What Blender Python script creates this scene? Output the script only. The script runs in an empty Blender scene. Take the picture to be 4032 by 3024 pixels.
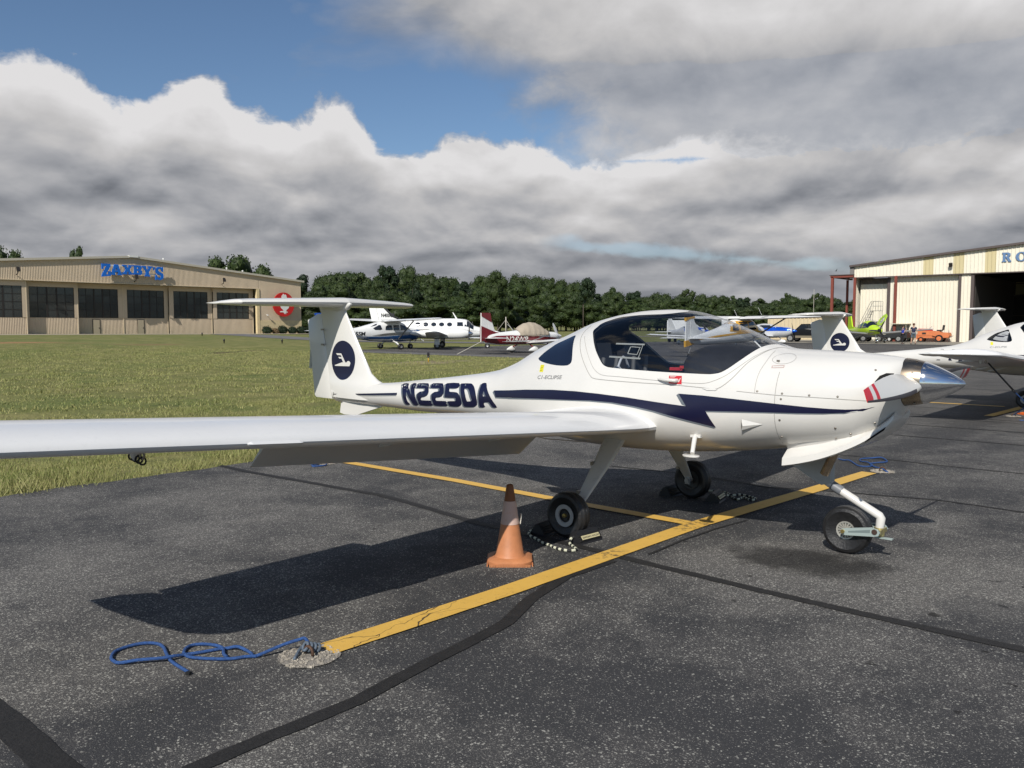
import bpy, bmesh, math, random
import numpy as np
from mathutils import Vector, Matrix, geometry as mgeo, noise as mnoise
R=math.radians
random.seed(7); rng=np.random.default_rng(7)
scene=bpy.context.scene
COL=scene.collection

# ---------------------------------------------------------------- camera, sky, sun, exposure
cam_d=bpy.data.cameras.new('camera'); cam=bpy.data.objects.new('camera',cam_d); COL.objects.link(cam)
cam.location=(3.8333,-6.0760,1.65); cam.rotation_euler=(R(90-4.05),0,R(41))
cam_d.sensor_width=36; cam_d.lens=36*3261/4032; cam_d.clip_end=6000; cam_d.clip_start=.05
scene.camera=cam
SUN_TO=Vector((.40,-1.15,1.0)).normalized()
sun_d=bpy.data.lights.new('sun','SUN'); sun_d.energy=5.0; sun_d.angle=R(.5); sun_d.color=(1,.955,.88)
sun=bpy.data.objects.new('sun',sun_d); COL.objects.link(sun); sun.rotation_euler=SUN_TO.to_track_quat('Z','Y').to_euler()
scene.view_settings.view_transform='Standard'; scene.view_settings.look='None'
scene.view_settings.exposure=-0.06; scene.view_settings.gamma=1; scene.view_settings.use_curve_mapping=False
scene.cycles.max_bounces=7; scene.cycles.transparent_max_bounces=12; scene.cycles.caustics_reflective=False; scene.cycles.caustics_refractive=False
scene.cycles.use_denoising=True

class X:
    """tiny shader expression builder"""
    def __init__(s,nt,sock): s.nt=nt; s.s=sock
    def _m(s,op,*a,clamp=False):
        n=s.nt.nodes.new('ShaderNodeMath'); n.operation=op; n.use_clamp=clamp
        for i,v in enumerate((s,)+a):
            if isinstance(v,X): s.nt.links.new(v.s,n.inputs[i])
            else: n.inputs[i].default_value=v
        return X(s.nt,n.outputs[0])
    def __add__(s,o): return s._m('ADD',o)
    __radd__=__add__
    def __sub__(s,o): return s._m('SUBTRACT',o)
    def __rsub__(s,o): return (s*-1)+o
    def __mul__(s,o): return s._m('MULTIPLY',o)
    __rmul__=__mul__
    def __truediv__(s,o): return s._m('DIVIDE',o)
    def pow(s,o): return s._m('POWER',o)
    def mx(s,o): return s._m('MAXIMUM',o)
    def mn(s,o): return s._m('MINIMUM',o)
    def abs(s): return s._m('ABSOLUTE')
    def clamp(s): return s._m('ADD',0.,clamp=True)
    def exp(s): return s._m('EXPONENT')
    def step(s,a,b):
        n=s.nt.nodes.new('ShaderNodeMapRange'); n.interpolation_type='SMOOTHSTEP'
        s.nt.links.new(s.s,n.inputs[0])
        for i,v in ((1,a),(2,b)):
            if isinstance(v,X): s.nt.links.new(v.s,n.inputs[i])
            else: n.inputs[i].default_value=v
        return X(s.nt,n.outputs[0])
def xyz(nt,a,b,c):
    n=nt.nodes.new('ShaderNodeCombineXYZ')
    for i,v in enumerate((a,b,c)):
        if isinstance(v,X): nt.links.new(v.s,n.inputs[i])
        else: n.inputs[i].default_value=v
    return n.outputs[0]
def sep(nt,sock):
    n=nt.nodes.new('ShaderNodeSeparateXYZ'); nt.links.new(sock,n.inputs[0]); return [X(nt,o) for o in n.outputs]
def nz(nt,vec,scale,detail=4,rough=.55,dist=0.,col=False):
    n=nt.nodes.new('ShaderNodeTexNoise'); n.inputs['Scale'].default_value=scale; n.inputs['Detail'].default_value=detail
    n.inputs['Roughness'].default_value=rough; n.inputs['Distortion'].default_value=dist
    if vec is not None: nt.links.new(vec,n.inputs['Vector'])
    return n.outputs['Color'] if col else X(nt,n.outputs['Fac'])
def vor(nt,vec,scale,out='Distance',feature='F1'):
    n=nt.nodes.new('ShaderNodeTexVoronoi'); n.feature=feature; n.inputs['Scale'].default_value=scale
    if vec is not None: nt.links.new(vec,n.inputs['Vector'])
    return n.outputs[out]
def mixc(nt,f,a,b):
    n=nt.nodes.new('ShaderNodeMix'); n.data_type='RGBA'
    for idx,v in ((0,f),(6,a),(7,b)):
        if isinstance(v,X): nt.links.new(v.s,n.inputs[idx])
        elif hasattr(v,'is_output'): nt.links.new(v,n.inputs[idx])
        elif idx==0: n.inputs[idx].default_value=v
        else: n.inputs[idx].default_value=(*v,1)
    return n.outputs[2]

world=bpy.data.worlds.new('World'); scene.world=world; world.use_nodes=True
nt=world.node_tree; nt.nodes.clear()
sky=nt.nodes.new('ShaderNodeTexSky'); sky.sky_type='NISHITA'; sky.sun_disc=False
sky.sun_elevation=math.asin(SUN_TO.z); sky.sun_rotation=math.atan2(SUN_TO.x,SUN_TO.y); sky.air_density=1.0; sky.dust_density=.15; sky.ozone_density=4.5
tc=nt.nodes.new('ShaderNodeTexCoord'); dvec=tc.outputs['Generated']
dx,dy,dz=sep(nt,dvec)
# azimuth (right positive) and elevation in degrees about the open view to the north west
yaw=R(41)
fwd=dx*(-math.sin(yaw))+dy*math.cos(yaw); rgt=dx*math.cos(yaw)+dy*math.sin(yaw)
az=rgt._m('ARCTAN2',fwd)*57.2958
el=dz._m('ARCSINE')*57.2958
elc=el.mx(0.)
q=(elc*.06+.32)                       # clouds flatten toward the horizon
def cl(kx,ky,scale,detail,rough,seed,dist=0.):
    v=xyz(nt,az*kx/q+seed,elc*ky/(q*q),seed*1.7); return nz(nt,v,scale,detail,rough,dist)
n1=cl(.035,.055,1.0,5,.45,3.1,.1)     # big heaps
n2=cl(.035,.085,2.9,7,.60,9.4,.2)      # billows
n3=cl(.016,.13,1.7,6,.55,21.3,.1)       # long streaks
vb=xyz(nt,dx*3.2,dy*3.2,dz*6.5); ev=(elc+7.)._m('LOGARITHM',2.718)*5.   # heaps shrink toward the horizon
n5=nz(nt,xyz(nt,az*.062,ev*.50,33.),1.0,5,.44,.15); n6=nz(nt,xyz(nt,az*.062,(ev+.35)*.50,33.),1.0,5,.44,.15); n7=nz(nt,xyz(nt,az*.15,ev*.80,71.),1.0,6,.50,.25); n8=nz(nt,xyz(nt,az*.15,(ev+.22)*.80,71.),1.0,5,.48,.25)
n4=nz(nt,vb,1.35,9,.6,.2)   # global, for every other direction
def vw(off): return xyz(nt,az*.11,(el+off)*.19,4.2)
nw=nz(nt,vw(0.),1.0,9,.56,.30); nwu=nz(nt,vw(1.3),1.0,5,.50,.30)
vf=xyz(nt,az*.3,el*.42,8.8); nf=nz(nt,vf,1.0,8,.62,.35)
# upper edge of the big heap of cloud: elevation as a function of azimuth
cv=nt.nodes.new('ShaderNodeFloatCurve'); nt.links.new(((az+60.)/120.).clamp().s,cv.inputs['Value'])
pts=[(-60,13),(-45,15.5),(-32,16.9),(-27,16.6),(-24.5,15.0),(-22,16.3),(-20,16.9),(-17.5,15.3),(-14.5,15.1),(-12,16.3),(-10,15.0),(-7.2,12.6),(-4.5,14.2),(0,14.6),(6,12.4),(12,13.6),(20,12.6),(30,13),(60,13)]
c=cv.mapping.curves[0]
while len(c.points)>2: c.points.remove(c.points[1])
c.points[0].location=(0,pts[0][1]/30); c.points[1].location=(1,pts[-1][1]/30)
for a,e in pts[1:-1]: c.points.new((a+60)/120,e/30)
for p_ in c.points: p_.handle_type='AUTO'
cv.mapping.update()
top=X(nt,cv.outputs[0])*30.
topn=top-1.7+(nw-.5)*4.0+(nf-.5)*3.9
bank=((topn-el)/.8+.5).clamp()          # 1 inside the bank
depth=(topn-el)                                                   # degrees below the edge
# thin veil on the upper right
veil=((az+1.5)*.09+(nw-.5)*2.6+(nf-.5)*1.2+(el-12.)*.012).step(-.25,.95)*.90
veil=veil.mx((az+15.)*.10*((el-15.5)*.28).clamp()+(nw-.5)*1.6-.05)
# blue slots low on the right
slot=((el-5.3+(az-6.)*.10)/.85).abs()*-1.+1.0
slotm=(slot+(n7-.5)*3.4+(nf-.5)*1.4-.25).step(.10,.80)*.42*(az.step(1.,5.))*(1.-az.step(19.,24.))
slot2=((el-10.9)/.6).abs()*-1.+1.
slotm2=(slot2+(nw-.5)*5.-.35+(nf-.5)*1.5).step(.35,.9)*(az.step(5.,8.))*(1.-az.step(13.,17.))*.8
front=bank.mx(veil)*(1.-slotm)*(1.-slotm2)
front=front.clamp()
back=(n4*1.+0.).step(.50,.62)
isfront=(1.-(az.abs()-44.).step(0.,14.))*(1.-(el-29.).step(0.,10.))
cover=(front*isfront+back*(1.-isfront)).clamp()
# brightness of the cloud
edge=((depth*-1.)/2.6).exp().mn(1.)*bank
relief=(nwu-nw)*-2.2                       # sunlit crowns, shaded undersides
body=.385+relief*.15+(n1-.5)*.12+(nf-.5)*.13+((n5-n6)*1.25+(n5-.5)*.42)*(1.-veil*(1.-bank)*.45)*.85+((n7-n8)*.62+(n7-.5)*.14)*(.35+.65*(1.-(el-8.).step(0.,7.)))
low=(el/7.5).clamp()
strk=(n3-.5)*.18*(1.-low*.45)
white=((depth*-1.+1.2)/3.2).exp().mn(1.)*bank*(1.-az.step(2.,22.)*.6)
br=(body*(.80+.20*low)+strk*.36+white*.38+veil*(1.-bank)*.10).mx(.12)
brb=(n4-.47)*.9+.30
bright=(br*isfront+brb*(1.-isfront)).mx(.19).mn(.80)
tint=mixc(nt,(bright-.12)*2.2,(.86,.93,1.08),(1.0,.985,.99))
tintX=nt.nodes.new('ShaderNodeVectorMath'); tintX.operation='SCALE'; nt.links.new(tint,tintX.inputs[0]); nt.links.new((bright*.97).s,tintX.inputs['Scale'])
bg1=nt.nodes.new('ShaderNodeBackground'); nt.links.new(sky.outputs[0],bg1.inputs[0]); bg1.inputs[1].default_value=.092
bg2=nt.nodes.new('ShaderNodeBackground'); nt.links.new(tintX.outputs[0],bg2.inputs[0]); bg2.inputs[1].default_value=1.
ms=nt.nodes.new('ShaderNodeMixShader'); nt.links.new(cover.s,ms.inputs[0]); nt.links.new(bg1.outputs[0],ms.inputs[1]); nt.links.new(bg2.outputs[0],ms.inputs[2])
wo=nt.nodes.new('ShaderNodeOutputWorld'); nt.links.new(ms.outputs[0],wo.inputs[0])

# ---------------------------------------------------------------- materials
MATS={}
def mat(name,col=(.5,.5,.5),rough=.5,metal=0.,spec=.5,vary=0.,vscale=6.,bump=0.,bscale=30.,coat=0.,dirt=None,rand=0.):
    if name in MATS: return MATS[name]
    m=bpy.data.materials.new(name); m.use_nodes=True; t=m.node_tree; b=t.nodes['Principled BSDF']
    b.inputs['Base Color'].default_value=(*col,1); b.inputs['Roughness'].default_value=rough; b.inputs['Metallic'].default_value=metal
    b.inputs['Specular IOR Level'].default_value=spec
    if coat: b.inputs['Coat Weight'].default_value=coat; b.inputs['Coat Roughness'].default_value=.06
    co=t.nodes.new('ShaderNodeTexCoord').outputs['Object']
    c=None
    if vary:
        f=nz(t,co,vscale,6,.6); c=mixc(t,(f-.3)*2.2,tuple(x*(1-vary) for x in col),tuple(min(1,x*(1+vary*.7)) for x in col))
    if dirt:
        f2=nz(t,co,dirt[1],8,.7); c=mixc(t,f2.step(.52,.78)*dirt[2],c if c is not None else col,dirt[0])
    if rand:
        oi=t.nodes.new('ShaderNodeObjectInfo'); r_=X(t,oi.outputs['Random'])
        c=mixc(t,r_*rand,c if c is not None else col,tuple(x*.35 for x in col))
    if c is not None: t.links.new(c,b.inputs['Base Color'])
    if bump:
        bn=t.nodes.new('ShaderNodeBump'); bn.inputs['Strength'].default_value=bump; bn.inputs['Distance'].default_value=.02
        t.links.new(nz(t,co,bscale,5,.6).s,bn.inputs['Height']); t.links.new(bn.outputs[0],b.inputs['Normal'])
    MATS[name]=m; return m
def glassmat(name,tint,k=.06,tr=1.):
    m=bpy.data.materials.new(name); m.use_nodes=True; t=m.node_tree; t.nodes.clear()
    a=t.nodes.new('ShaderNodeBsdfTransparent'); a.inputs[0].default_value=(*tint,1)
    g=t.nodes.new('ShaderNodeBsdfGlossy'); g.inputs['Roughness'].default_value=.02; g.inputs[0].default_value=(1,1,1,1)
    gm=t.nodes.new('ShaderNodeNewGeometry'); dt=t.nodes.new('ShaderNodeVectorMath'); dt.operation='DOT_PRODUCT'; t.links.new(gm.outputs['Normal'],dt.inputs[0]); t.links.new(gm.outputs['Incoming'],dt.inputs[1])
    fr=(1.-X(t,dt.outputs['Value']).abs()).clamp().pow(5.)*.9+k
    mx=t.nodes.new('ShaderNodeMixShader'); o=t.nodes.new('ShaderNodeOutputMaterial')
    t.links.new(fr.s,mx.inputs[0]); t.links.new(a.outputs[0],mx.inputs[1]); t.links.new(g.outputs[0],mx.inputs[2]); t.links.new(mx.outputs[0],o.inputs[0])
    MATS[name]=m; return m
W=mat('white gelcoat',(.66,.645,.61),.26,0,.5,vary=.03,vscale=3,coat=.5,dirt=((.62,.59,.53),5,.18))
WW=mat('wing gelcoat',(.70,.70,.695),.30,0,.5,vary=.03,vscale=2.5,coat=.4,dirt=((.50,.50,.50),38,.28))
NAVY=mat('navy vinyl',(.006,.007,.032),.28,0,.5,vary=.1)
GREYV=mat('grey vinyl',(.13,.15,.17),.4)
BLK=mat('black rubber',(.012,.012,.013),.55,vary=.25,vscale=20)
TYRE=mat('tyre rubber',(.016,.016,.017),.42,vary=.4,vscale=25,bump=.25,bscale=60)
DARK=mat('dark cabin lining',(.018,.018,.020),.7,vary=.3,vscale=14)
SEAM=mat('panel gap',(.30,.29,.27),.6)
CHROME=mat('polished aluminium',(.72,.73,.75),.10,1.)
BRONZE=mat('heat stained steel',(.42,.34,.25),.26,1.,vary=.35,vscale=8)
STEEL=mat('cast grey steel',(.42,.42,.41),.42,.6,vary=.2,vscale=20)
SCREW=mat('screw steel',(.30,.27,.23),.4,.7)
RED=mat('red paint',(.52,.02,.03),.35,vary=.1)
GLASS=glassmat('tinted canopy glass',(.80,.82,.85))
CLEAR=glassmat('clear glass',(.72,.76,.78))
DGLASS=mat('dark window glass',(.010,.014,.022),.06,0,.8,coat=.3)
NGLASS=mat('blue tinted glass',(.006,.009,.022),.07,0,.8,coat=.4)
ROPE=mat('blue rope',(.025,.085,.27),.65,vary=.35,vscale=60,bump=.6,bscale=200)

# ---------------------------------------------------------------- building helpers
def link(o,parent=None):
    COL.objects.link(o)
    if parent is not None: o.parent=parent
    return o
def ob(name,verts,faces,m=None,parent=None,smooth=False,loc=None,sharp=None):
    me=bpy.data.meshes.new(name); me.from_pydata([tuple(v) for v in verts],[],[tuple(f) for f in faces])
    if m is not None:
        for mm in (m if isinstance(m,(list,tuple)) else [m]): me.materials.append(mm)
    if smooth:
        me.polygons.foreach_set('use_smooth',[True]*len(me.polygons))
        if sharp: me.set_sharp_from_angle(angle=R(sharp))
    me.update()
    o=bpy.data.objects.new(name,me); link(o,parent)
    if loc is not None: o.location=loc
    return o
def empty(name,loc=(0,0,0),rz=0.,scale=1.):
    o=bpy.data.objects.new(name,None); o.empty_display_size=.3; COL.objects.link(o); o.location=loc; o.rotation_euler=(0,0,rz); o.scale=(scale,)*3; return o
def tag(o,label,cat,group=None,kind=None):
    if label: o['label']=label
    if cat: o['category']=cat
    if group: o['group']=group
    if kind: o['kind']=kind
    return o
def thing(name,label,cat,loc=(0,0,0),rz=0.,group=None,scale=1.): return tag(empty(name,loc,rz,scale),label,cat,group)
def struct(o): o['kind']='structure'; return o
class MB:
    def __init__(s): s.v=[]; s.f=[]; s.mi=[]; s.cur=0
    def add(s,v,f):
        k=len(s.v); s.v+= [tuple(p) for p in v]; s.f+=[tuple(i+k for i in q) for q in f]; s.mi+=[s.cur]*len(f); return s
    def box(s,x0,x1,y0,y1,z0,z1,M=None):
        v=[Vector((x,y,z)) for z in (z0,z1) for y in (y0,y1) for x in (x0,x1)]
        if M is not None: v=[M@p for p in v]
        return s.add(v,[(0,2,3,1),(4,5,7,6),(0,1,5,4),(2,6,7,3),(0,4,6,2),(1,3,7,5)])
    def cbox(s,c,size,rz=0.,rx=0.,ry=0.):
        M=Matrix.Translation(c)@Matrix.Rotation(rz,4,'Z')@Matrix.Rotation(ry,4,'Y')@Matrix.Rotation(rx,4,'X'); h=[k/2 for k in size]
        return s.box(-h[0],h[0],-h[1],h[1],-h[2],h[2],M)
    def tube(s,pts,r,n=10,cap=True,closed=False):
        pts=[Vector(p) for p in pts]; rs=r if isinstance(r,(list,tuple)) else [r]*len(pts); k=len(s.v); up=None; N=len(pts)
        for i,p in enumerate(pts):
            a=pts[(i-1)%N if closed else max(i-1,0)]; b=pts[(i+1)%N if closed else min(i+1,N-1)]; t=(b-a); t=t.normalized() if t.length>1e-9 else Vector((0,0,1))
            if up is None: up=Vector((0,0,1)) if abs(t.z)<.9 else Vector((1,0,0))
            u=t.cross(up); u=u.normalized() if u.length>1e-6 else t.orthogonal().normalized(); up=u.cross(t).normalized()
            for j in range(n):
                a_=2*math.pi*j/n; s.v.append(tuple(p+(u*math.cos(a_)+up*math.sin(a_))*rs[i]))
        m=N if closed else N-1
        for i in range(m):
            i2=(i+1)%N
            for j in range(n): s.f.append((k+i*n+j,k+i*n+(j+1)%n,k+i2*n+(j+1)%n,k+i2*n+j)); s.mi.append(s.cur)
        if cap and not closed:
            s.f.append(tuple(k+j for j in range(n))[::-1]); s.f.append(tuple(k+(N-1)*n+j for j in range(n))); s.mi+=[s.cur]*2
        return s
    def lathe(s,prof,n=32,axis='Z',c=(0,0,0),M=None):
        k=len(s.v); c=Vector(c)
        for r,h in prof:
            for j in range(n):
                a=2*math.pi*j/n; x,y=r*math.cos(a),r*math.sin(a)
                p=Vector((x,y,h)) if axis=='Z' else (Vector((x,h,y)) if axis=='Y' else Vector((h,x,y)))
                s.v.append(tuple((M@p if M is not None else p)+c))
        for i in range(len(prof)-1):
            for j in range(n):
                q=(k+i*n+j,k+i*n+(j+1)%n,k+(i+1)*n+(j+1)%n,k+(i+1)*n+j); s.f.append(q if axis!='Y' else q[::-1]); s.mi.append(s.cur)
        return s
    def prism(s,poly,z0,z1,M=None):
        n=len(poly); v=[Vector((x,y,z0)) for x,y in poly]+[Vector((x,y,z1)) for x,y in poly]
        if M is not None: v=[M@p for p in v]
        return s.add(v,[tuple(range(n))[::-1],tuple(range(n,2*n))]+[(i,(i+1)%n,n+(i+1)%n,n+i) for i in range(n)])
    def build(s,name,m=None,parent=None,smooth=False,loc=None,sharp=None):
        o=ob(name,s.v,s.f,m,parent,smooth,loc,sharp)
        if isinstance(m,(list,tuple)): o.data.polygons.foreach_set('material_index',s.mi)
        return o
def copy_tree(o,parent=None):
    c=o.copy(); COL.objects.link(c)
    if parent is not None: c.parent=parent
    for ch in list(o.children): copy_tree(ch,c)
    return c
def cat(P,n=6,closed=False):
    P=[np.array(p,float) for p in P]; N=len(P); out=[]
    for i in range(N if closed else N-1):
        g=lambda k:P[k%N] if closed else P[min(max(k,0),N-1)]
        a,b,c_,d_=g(i-1),g(i),g(i+1),g(i+2)
        for k in range(n):
            t=k/n; out.append(.5*((2*b)+(c_-a)*t+(2*a-5*b+4*c_-d_)*t*t+(3*b-a-3*c_+d_)*t**3))
    if not closed: out.append(P[-1])
    return [tuple(p) for p in out]
def lin(P,step,closed=True):
    out=[]; N=len(P)
    for i in range(N if closed else N-1):
        a=np.array(P[i],float); b=np.array(P[(i+1)%N],float); k=max(1,int(np.linalg.norm(b-a)/step))
        for j in range(k): out.append(tuple(a+(b-a)*j/k))
    if not closed: out.append(tuple(P[-1]))
    return out
def inpoly(p,poly):
    x,y=p; c=False; j=len(poly)-1
    for i in range(len(poly)):
        xi,yi=poly[i][0],poly[i][1]; xj,yj=poly[j][0],poly[j][1]
        if (yi>y)!=(yj>y) and x<(xj-xi)*(y-yi)/(yj-yi)+xi: c=not c
        j=i
    return c
def cdt(loops,pts):
    V=[];E=[]
    for L in loops:
        k=len(V); V+=[Vector(p[:2]) for p in L]; E+=[(k+i,k+(i+1)%len(L)) for i in range(len(L))]
    V+=[Vector(p[:2]) for p in pts]
    r=mgeo.delaunay_2d_cdt(V,E,[],0,1e-6); return r[0],r[2]
def poly_tris(outer,holes=(),step=.05):
    xs=[p[0] for p in outer]; ys=[p[1] for p in outer]; pts=[]
    y=min(ys)+step/2
    while y<max(ys):
        x=min(xs)+step/2
        while x<max(xs):
            if inpoly((x,y),outer) and not any(inpoly((x,y),h) for h in holes): pts.append((x,y))
            x+=step
        y+=step
    V,F=cdt([lin(outer,step)]+[lin(h,step) for h in holes],pts); out=[]
    for f in F:
        c_=sum((V[i] for i in f),Vector((0,0)))/len(f)
        if inpoly(c_,outer) and not any(inpoly(c_,h) for h in holes): out.append(f)
    return V,out
def textmesh(txt,size=1.,bold=0.,shear=0.,sx=1.):
    """returns 2d verts and faces of a line of text"""
    cu=bpy.data.curves.new('t','FONT'); cu.body=txt; cu.size=size; cu.offset=bold; cu.shear=shear; cu.align_x='CENTER'; cu.resolution_u=3
    o=bpy.data.objects.new('t',cu); me=bpy.data.meshes.new_from_object(o)
    V=[(v.co.x*sx,v.co.y) for v in me.vertices]; F=[tuple(p.vertices) for p in me.polygons]
    bpy.data.objects.remove(o); bpy.data.curves.remove(cu); bpy.data.meshes.remove(me); return V,F

# x, ztop, zbot, halfwidth, z of max width, top exponent, bottom exponent
FUS=np.array([
(-4.32, .930,.765,.045, .850,2.0,2.0),
(-4.05, .960,.750,.070, .860,2.0,2.0),
(-3.60, .990,.742,.105, .868,2.0,2.0),
(-3.25,1.010,.738,.130, .875,2.0,2.0),
(-2.70,1.070,.728,.165, .890,2.0,2.1),
(-2.10,1.138,.728,.205, .915,2.0,2.1),
(-1.60,1.212,.712,.260, .940,2.0,2.2),
(-1.32,1.305,.690,.315, .955,2.0,2.2),
(-1.03,1.452,.665,.385, .970,1.9,2.3),
(-0.69,1.580,.622,.460, .990,1.9,2.3),
(-0.40,1.688,.605,.510,1.010,1.95,2.4),
(-0.12,1.748,.602,.545,1.025,2.0,2.4),
( 0.12,1.776,.606,.560,1.035,2.0,2.4),
( 0.32,1.781,.614,.565,1.040,2.0,2.4),
( 0.52,1.766,.626,.560,1.045,2.0,2.4),
( 0.72,1.716,.645,.550,1.050,2.0,2.4),
( 0.92,1.645,.668,.535,1.055,2.0,2.4),
( 1.10,1.570,.692,.518,1.060,2.0,2.35),
( 1.25,1.508,.715,.500,1.065,2.1,2.3),
( 1.36,1.478,.735,.485,1.070,2.2,2.3),
( 1.50,1.472,.745,.470,1.080,2.3,2.3),
( 1.70,1.466,.770,.440,1.100,2.35,2.25),
( 1.88,1.457,.800,.400,1.130,2.35,2.2),
( 2.00,1.446,.885,.355,1.165,2.3,2.15),
( 2.08,1.437,.960,.300,1.200,2.2,2.1),
( 2.13,1.428,1.040,.235,1.235,2.1,2.0),
( 2.155,1.418,1.095,.175,1.258,2.0,2.0),
])
def _slopes(x,y):
    h=np.diff(x);dl=np.diff(y)/h;m=np.zeros_like(y)
    for i in range(1,len(x)-1):
        if dl[i-1]*dl[i]>0:
            w1=2*h[i]+h[i-1];w2=h[i]+2*h[i-1];m[i]=(w1+w2)/(w1/dl[i-1]+w2/dl[i])
    m[0]=dl[0];m[-1]=dl[-1];return m
class Loft:
    def __init__(s,T):
        s.x=T[:,0];s.T=T;s.m=[_slopes(T[:,0],T[:,k]) for k in range(1,T.shape[1])]
    def at(s,x):
        x=min(max(x,s.x[0]),s.x[-1]);i=min(int(np.searchsorted(s.x,x,side='right'))-1,len(s.x)-2);i=max(i,0)
        h=s.x[i+1]-s.x[i];u=(x-s.x[i])/h;u2=u*u;u3=u2*u
        a=2*u3-3*u2+1;b=u3-2*u2+u;c=-2*u3+3*u2;e=u3-u2
        return [a*s.T[i,k+1]+b*h*s.m[k][i]+c*s.T[i+1,k+1]+e*h*s.m[k][i+1] for k in range(len(s.m))]
    def pt(s,x,ph,off=0.):
        zt,zb,w,zm,nu,nl=s.at(x);c=math.cos(ph);q=math.sin(ph)
        n=nu if c>=0 else nl
        sy=math.copysign(abs(q)**(2/n),q);cz=abs(c)**(2/n)
        return (x,-(w+off)*sy, zm+(zt-zm+off)*cz if c>=0 else zm-(zm-zb+off)*cz)
    def phi(s,x,z,side=1):
        zt,zb,w,zm,nu,nl=s.at(x)
        if z>=zm: v=min(1,(z-zm)/(zt-zm))**(nu/2);ph=math.acos(v)
        else: v=min(1,(zm-z)/(zm-zb))**(nl/2);ph=math.pi-math.acos(v)
        return ph*side
    def yz(s,x,z,side=1,off=0.):
        return s.pt(x,s.phi(x,z,side),off)
    def nrm(s,x,ph):
        e=1e-3;a=np.subtract(s.pt(x+e,ph),s.pt(x-e,ph));b=np.subtract(s.pt(x,ph+e),s.pt(x,ph-e))
        r=np.cross(a,b);l=np.linalg.norm(r)
        if l<1e-12:return np.array([0,0,1.])
        r/=l;c=s.at(x);p=s.pt(x,ph)
        if r[1]*p[1]+r[2]*(p[2]-c[3])<0:r=-r
        return r
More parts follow.
